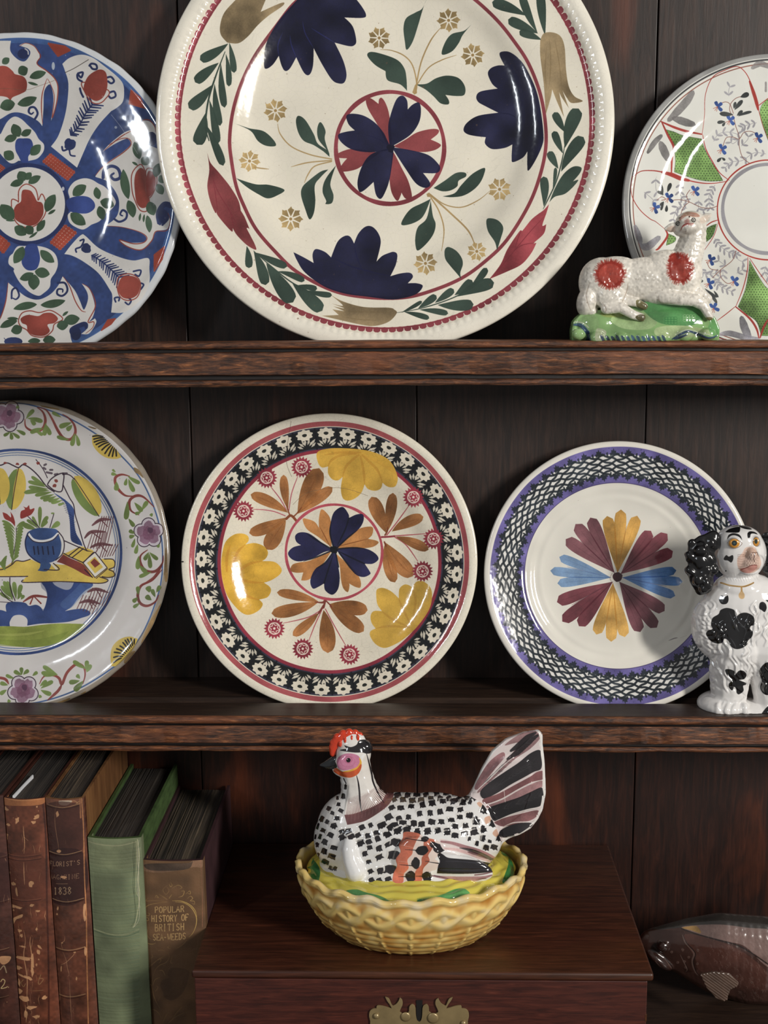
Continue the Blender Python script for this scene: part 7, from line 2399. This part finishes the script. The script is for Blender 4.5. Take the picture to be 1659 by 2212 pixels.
def paint_b2(p):
    leather_base(p, 0); p.tile(0, 1640, 3.865)
    p.fill("-20 300 160 330 350 325 350 385 170 390 -20 390", (176, 108, 60), .85, .4); p.line("10 335 160 345 330 340", 6, (206, 142, 88), .7)
    p.fill("50 830 350 815 380 1165 65 1175", (104, 52, 36), .7, .3)
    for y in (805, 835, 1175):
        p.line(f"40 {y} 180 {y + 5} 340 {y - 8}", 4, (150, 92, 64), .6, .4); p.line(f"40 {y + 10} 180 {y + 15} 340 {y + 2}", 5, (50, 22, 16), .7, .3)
    text(p, 'FLORICULTURAL', 70, 925, 345, 915, 24, (130, 84, 60), 2.4, .45)
    for s in ("195 560 198 620 205 700 200 790", "198 860 200 960 205 1050", "200 650 235 680", "185 770 205 740"):
        p.line(s, 6, CHIP, .95, .3, (.3, .3), hgt=.2)
    for x, y, rx, ry, r in ((140, 515, 16, 28, .3), (60, 560, 16, 10, 0), (45, 660, 14, 26, 0), (300, 490, 22, 22, .4), (275, 530, 18, 14, 0), (40, 430, 34, 16, .2), (262, 1040, 18, 26, .1), (105, 1050, 18, 18, 0), (132, 1110, 10, 34, -.2), (60, 960, 12, 14, 0),
                            (140, 1245, 52, 12, .1), (100, 1250, 14, 8, 0), (265, 1220, 20, 10, 0), (160, 1440, 18, 14, 0), (175, 1480, 16, 14, 0), (185, 1570, 26, 6, 0), (315, 1270, 16, 10, 0), (150, 1960, 34, 22, 0), (200, 2010, 50, 26, .2), (260, 2075, 50, 16, 0), (140, 1755, 34, 16, 0), (190, 1670, 80, 16, 0), (270, 1700, 14, 60, 0),
                            (270, 1780, 12, 36, 0), (180, 1820, 50, 12, .3), (240, 1830, 40, 12, .4), (210, 2140, 16, 40, 0), (330, 1570, 26, 8, .8), (320, 1610, 12, 24, 0), (295, 2150, 30, 12, 0), (150, 1880, 12, 34, 0), (370, 1990, 18, 22, 0), (130, 2090, 12, 20, 0)):
        p.dot(x, y, rx, CHIP, .92, ry=ry, rot=r, wob=.8, n=11, var=.35, hgt=.2)
    p.fill("78 1420 90 1360 120 1330 185 1298 180 1325 130 1350 105 1390", CHIP, .95, .3, hgt=.2)
    for s in ("255 1480 250 1540 262 1620 262 1700", "195 1430 210 1520 195 1640 215 1760 225 1860 222 1990 230 2080", "150 1700 150 1800", "270 1480 262 1470", "340 1480 330 1520", "300 1800 310 1850", "205 2060 215 2150 212 2210", "255 1900 262 1960"):
        p.line(s, 7, CHIP, .9, .4, (.2, .2), hgt=.2)
    p.line("350 390 375 700 385 1200 400 1700 405 2212", 14, (56, 24, 18), .7, .4)
    chips(p, 80, 380, 1200, 2210, 34, 1.0); chips(p, 40, 330, 400, 1150, 10, .8)
    p.line("190 1850 170 1880 190 1910 210 1880", 5, (190, 150, 90), .7); p.line("330 1830 360 1840 330 1880 320 1860 340 1800", 6, (180, 142, 88), .6); p.line("270 1935 360 1930", 4, (170, 130, 80), .6)


def paint_b3(p):
    leather_base(p, 0); p.tile(0, 1640, 3.865)
    p.fill("360 330 500 345 660 330 670 380 520 395 370 380", (150, 92, 66), .9, .5)
    p.fill("490 350 540 345 600 350 560 385 500 380", (216, 196, 168), .9, .3); p.line("590 375 610 350 640 370 620 385 655 360", 5, (190, 140, 90), .8)
    p.fill("375 400 665 400 675 775 385 790", (66, 34, 30), .65, .3); p.fill("392 800 680 780 700 1165 405 1190", (54, 26, 24), .85, .25)
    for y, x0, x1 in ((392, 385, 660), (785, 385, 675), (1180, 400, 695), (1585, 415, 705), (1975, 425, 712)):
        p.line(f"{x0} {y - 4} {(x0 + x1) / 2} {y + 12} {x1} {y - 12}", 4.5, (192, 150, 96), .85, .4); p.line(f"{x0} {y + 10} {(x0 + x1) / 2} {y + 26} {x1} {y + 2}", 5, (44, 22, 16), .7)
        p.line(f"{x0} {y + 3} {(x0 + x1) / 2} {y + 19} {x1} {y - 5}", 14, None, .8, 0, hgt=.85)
    text(p, "FLORIST'S", 402, 866, 668, 846, 38, (186, 146, 108), 4.4, .92)
    text(p, "MAGAZINE", 398, 976, 662, 958, 38, (172, 134, 98), 4, .88)
    p.line("462 1048 565 1040", 3.5, (176, 136, 98), .8)
    text(p, "1838", 440, 1080, 600, 1066, 60, (186, 150, 110), 7, .92)
    p.fill("500 985 530 975 560 985 540 1000 520 995", CHIP, .85, .3)
    p.line("672 320 690 600 700 1000 715 1300 722 1700 735 2212", 9, (196, 128, 76), .95, .5); p.line("660 330 668 500", 12, (190, 124, 76), .7, .5)
    p.fill("695 1220 712 1230 706 1300 715 1340 700 1360 690 1290", CHIP, .9, .4); p.fill("705 1570 720 1600 712 1650 700 1620", CHIP, .9, .4)
    for s in ("460 400 455 520 470 640 485 720 488 770", "540 1480 535 1520 510 1545 520 1600", "520 1610 550 1680 560 1740 575 1800 560 1820", "500 1730 550 1700 600 1650", "560 1690 610 1640 620 1620", "490 1860 490 2010 480 2080 490 2212", "580 1840 585 2000 600 2212", "500 1740 505 1780", "545 650 548 710", "470 330 470 420"):
        p.line(s, 4, (200, 144, 100), .85, .4, (.2, .2), hgt=.2)
    for x, y, rx, ry in ((478, 465, 12, 24), (490, 775, 20, 14), (478, 1255, 8, 16), (470, 1305, 7, 10), (625, 1612, 10, 8), (440, 1860, 20, 10), (505, 1760, 6, 26), (515, 1540, 8, 6), (640, 1830, 8, 14)):
        p.dot(x, y, rx, CHIP, .9, ry=ry, wob=.7, n=9, hgt=.2)
    chips(p, 380, 700, 400, 2200, 10, .5)


def paint_b4(p):
    p.mottle(.35, 70, 8)
    p.tile(0, 1600, 2.9625)
    for i in range(150):
        y = 700 + i * 8.2
        p.line([(560, y), (640, y + 5), (720, y + 6), (800, y + 3), (890, y - 6)], NP.uniform(1.5, 3.5), None, .9, 0, hgt=NP.choice([.1, .9]))
        if NP.rand() < .45: p.line([(NP.uniform(700, 800), y), (890, y - 8)], 2.2, (70, 104, 90), .5, .3, (.2, 1))
    p.fill("550 640 620 655 740 665 860 650 880 800 700 820 560 780", (122, 128, 92), .55, .4)
    p.fill("550 650 600 655 595 1000 610 1700 560 1700", (134, 146, 108), .30, .4)
    p.line("555 655 640 668 760 672 865 655", 6, (160, 158, 120), .7)
    p.line("590 1215 700 1240 800 1240 885 1215", 8, (156, 160, 118), .7, .4); p.line("595 1228 700 1252 800 1254 885 1230", 4, (66, 90, 66), .7)
    p.line("875 640 885 760 880 900 890 1000 870 1150 850 1200", 4, (214, 206, 160), .8); p.line("868 650 872 780 866 950 884 1010", 3, (200, 190, 150), .7)
    for y in (1510, 1650): p.line(f"600 {y} 750 {y + 10} 895 {y - 6}", 3, (110, 140, 104), .4)


def paint_b5(p):
    p.mottle(.3, 50, 8)
    p.tile(280, 1850, 6.109)
    for i in range(120):
        x = 110 + i * 7.3
        p.line([(x, 40), (x + 6, 1200), (x + 30, 2212)], 2, None, .5, 0, hgt=NP.choice([.3, .7]))
    p.fill("110 110 150 90 300 120 560 100 780 90 850 40 945 30 950 160 840 150 560 200 300 220 130 190", (142, 104, 78), .8, .5)
    p.fill("180 130 300 100 560 90 790 90 830 60 800 150 700 180 480 190 260 190", (60, 48, 40), .75, .5)
    G, G2 = (190, 150, 82), (158, 118, 70)
    p.line("930 60 945 300 955 600 955 950", 8, (150, 96, 70), .8, .5)
    gl = lambda s, w=8, c=G, a=.85: p.line(s, w, c, a, .4, (.3, .3), hgt=.2)
    for s in ("600 600 700 610 790 660 850 740 880 830 870 930 830 1020 780 1070", "560 585 680 590 790 640 860 720 885 810"):
        gl(s, 9, (206, 168, 84), .95)
    for s in ("500 600 380 620 260 650 200 700 200 780 240 800 260 770 230 760", "230 870 250 920 240 980 220 1040 250 1090 290 1110", "180 850 200 820 240 830 240 860 205 865 180 850", "190 980 190 1080 230 1160 300 1170 340 1150", "210 610 300 590 400 590 500 600",
              "490 400 520 450 480 500 440 440 500 380", "560 420 640 380 690 410 660 430", "420 520 460 540 500 570 400 510 390 500", "560 500 530 540 520 560", "640 540 700 520 720 460 680 460", "240 560 210 600 260 600", "340 540 380 550 350 520 330 560", "740 500 790 460 800 500 760 490",
              "760 560 800 530 830 560 800 590 850 600 850 640 820 620", "540 340 560 380 540 400 520 360"):
        gl(s, 7, G2 if s[0] in '24' else G)
    c_ = (196, 156, 96)
    text(p, "POPULAR", 325, 672, 725, 650, 80, c_, 12, .9, .2); text(p, "HISTORY OF", 280, 790, 780, 762, 84, c_, 12, .9, .2)
    text(p, "BRITISH", 325, 905, 725, 880, 90, c_, 12, .9, .2); text(p, "SEA-WEEDS", 300, 1035, 745, 1008, 84, c_, 12, .9, .2)
    for s in ("480 1330 360 1380 260 1470 210 1580 200 1700 220 1820 260 1930", "470 1310 370 1370 280 1460", "500 1260 520 1330 480 1400 400 1440 340 1500 300 1600", "380 1420 410 1380 390 1340", "300 1600 290 1750 330 1900 400 2020", "400 1600 330 1640 300 1720", "470 1580 430 1510 380 1520",
              "560 1320 540 1400 570 1410", "240 1700 280 1720 300 1800", "330 1800 370 1740 350 1720", "370 1920 400 1860", "430 1440 480 1450", "270 1360 300 1340 290 1300", "370 1250 420 1240 460 1250", "600 1220 680 1180 760 1100", "540 1220 500 1200 530 1180", "200 1300 200 1200 180 1150", "260 2060 320 2040 380 2080 420 2150", "220 1980 250 2080",
              "430 2212 480 2100 520 2050", "560 2150 620 2060 700 1980", "300 2212 280 2120 240 2100", "500 2212 600 2120 720 2060"):
        gl(s, 8, G2, .8)
    p.fill("560 1470 500 1560 520 1600 430 1640 400 1720 440 1800 450 1860 560 1900 700 1800 780 1600 760 1500", (72, 50, 34), .4, .3)


side_dark = plain('brown_leather_side', (70, 38, 30), .5, 0, .3, 30)
side_tan = wood('tan_calf_board', [(78, 50, 30), (112, 76, 46), (140, 100, 62)], 'Z', 1, .5, .3, 8.0)
side_green = plain('green_cloth_board', (66, 88, 48), .6, 0, .35, 60, .1, stretch=(1, 1, 3))
side_plum = plain('dark_plum_cloth_board', (60, 36, 40), .6, 0, .25, 50)
YB = BY - .002
grp = 'old books standing left of the chest'
book('leather_book', 'dark brown leather book cut off by the left edge of the photo, numbered 2', (-88,), (3,), (1722, 1722), -.060, YB, 5, (.35, .3), PG2, .002, paint_b1, base=(72, 40, 32), group=grp, side_mat=side_dark)
bk2, (bx0, bx1, bz) = book('worn_leather_book', 'badly chipped brown leather book with a white slip in its pages', (5.5,), (93.5,), (1727, 1727), -.060, YB, 5, (.38, .3), PG2, .0016, paint_b2, base=(104, 54, 36), group=grp, side_mat=side_dark)
book('leather_book', "brown leather book lettered FLORIST'S MAGAZINE 1838 in gilt", (95.5,), (178.5,), (1727, 1727), -.060, YB - .01, 6, (.34, .35), PG, .0016, paint_b3, base=(98, 54, 38), group=grp, side_mat=side_tan)
green_book, _g = book('cloth_book', 'faded green cloth book with fraying spine edge', (187,), (303,), (1812, 1812), -.060, YB - .003, 7, (.7, .0), PG2, .004, paint_b4, base=(112, 122, 88), group=grp, side_mat=side_green, rnd=.08)
book('cloth_book', 'brown cloth book lettered POPULAR HISTORY OF BRITISH SEA-WEEDS in gilt', (306.5,), (437,), (1862, 1858), -.056, YB - .003, 7, (.62, .05), PG, .004, paint_b5, base=(108, 76, 48), group=grp, side_mat=side_plum, rnd=.05)
# the paper slip stands up from the pages of the chipped book
a, b = atZ(29, 1724, bz - .0010), atZ(71, 1679, bz - .0010)
bm = bmesh.new()
q = [V(a), V(b)]
vs = []
for pnt in q:
    for dx in (-.0006, .0006):
        for dz in (-.003, .0022):
            vs.append(bm.verts.new((pnt.x + dx, pnt.y, pnt.z + dz)))
for f in ((0, 1, 3, 2), (4, 6, 7, 5), (0, 4, 5, 1), (2, 3, 7, 6), (1, 5, 7, 3), (0, 2, 6, 4)):
    bm.faces.new([vs[i] for i in f])
slip = link('paper_slip', bm_mesh(bm), [plain('white_paper', (226, 228, 232), .7, 0, .03)], smooth=False)
tag(slip, 'thin white paper slip standing up from the pages of the chipped leather book', 'bookmark')


# frayed threads that hang off the green book's joint
def thread(pxs, Y, r=.00016):
    P_, c_ = S(pxs)
    C_ = [V(atY(x, y, Y)) for x, y in catmull(P_, c_, False, 8)]
    vs, fs = [], []
    for i, q in enumerate(C_):
        for k in range(5):
            a = 2 * math.pi * k / 5
            vs.append((q.x + math.cos(a) * r, q.y + math.sin(a) * r * .7, q.z + math.sin(a) * r))
    for i in range(len(C_) - 1):
        for k in range(5):
            fs.append((i * 5 + k, i * 5 + (k + 1) % 5, (i + 1) * 5 + (k + 1) % 5, (i + 1) * 5 + k))
    return mesh_from(vs, fs)


M_thread = plain('pale_thread', (206, 200, 176), .8, 0, .1)
for q in ("302 1830 300 1870 296 1910 301 1950 300 1985 290 2002", "300 1815 297 1850 300 1890 299 1930 302 1960"):
    link('thread', thread(q, -.0625), [M_thread], green_book)
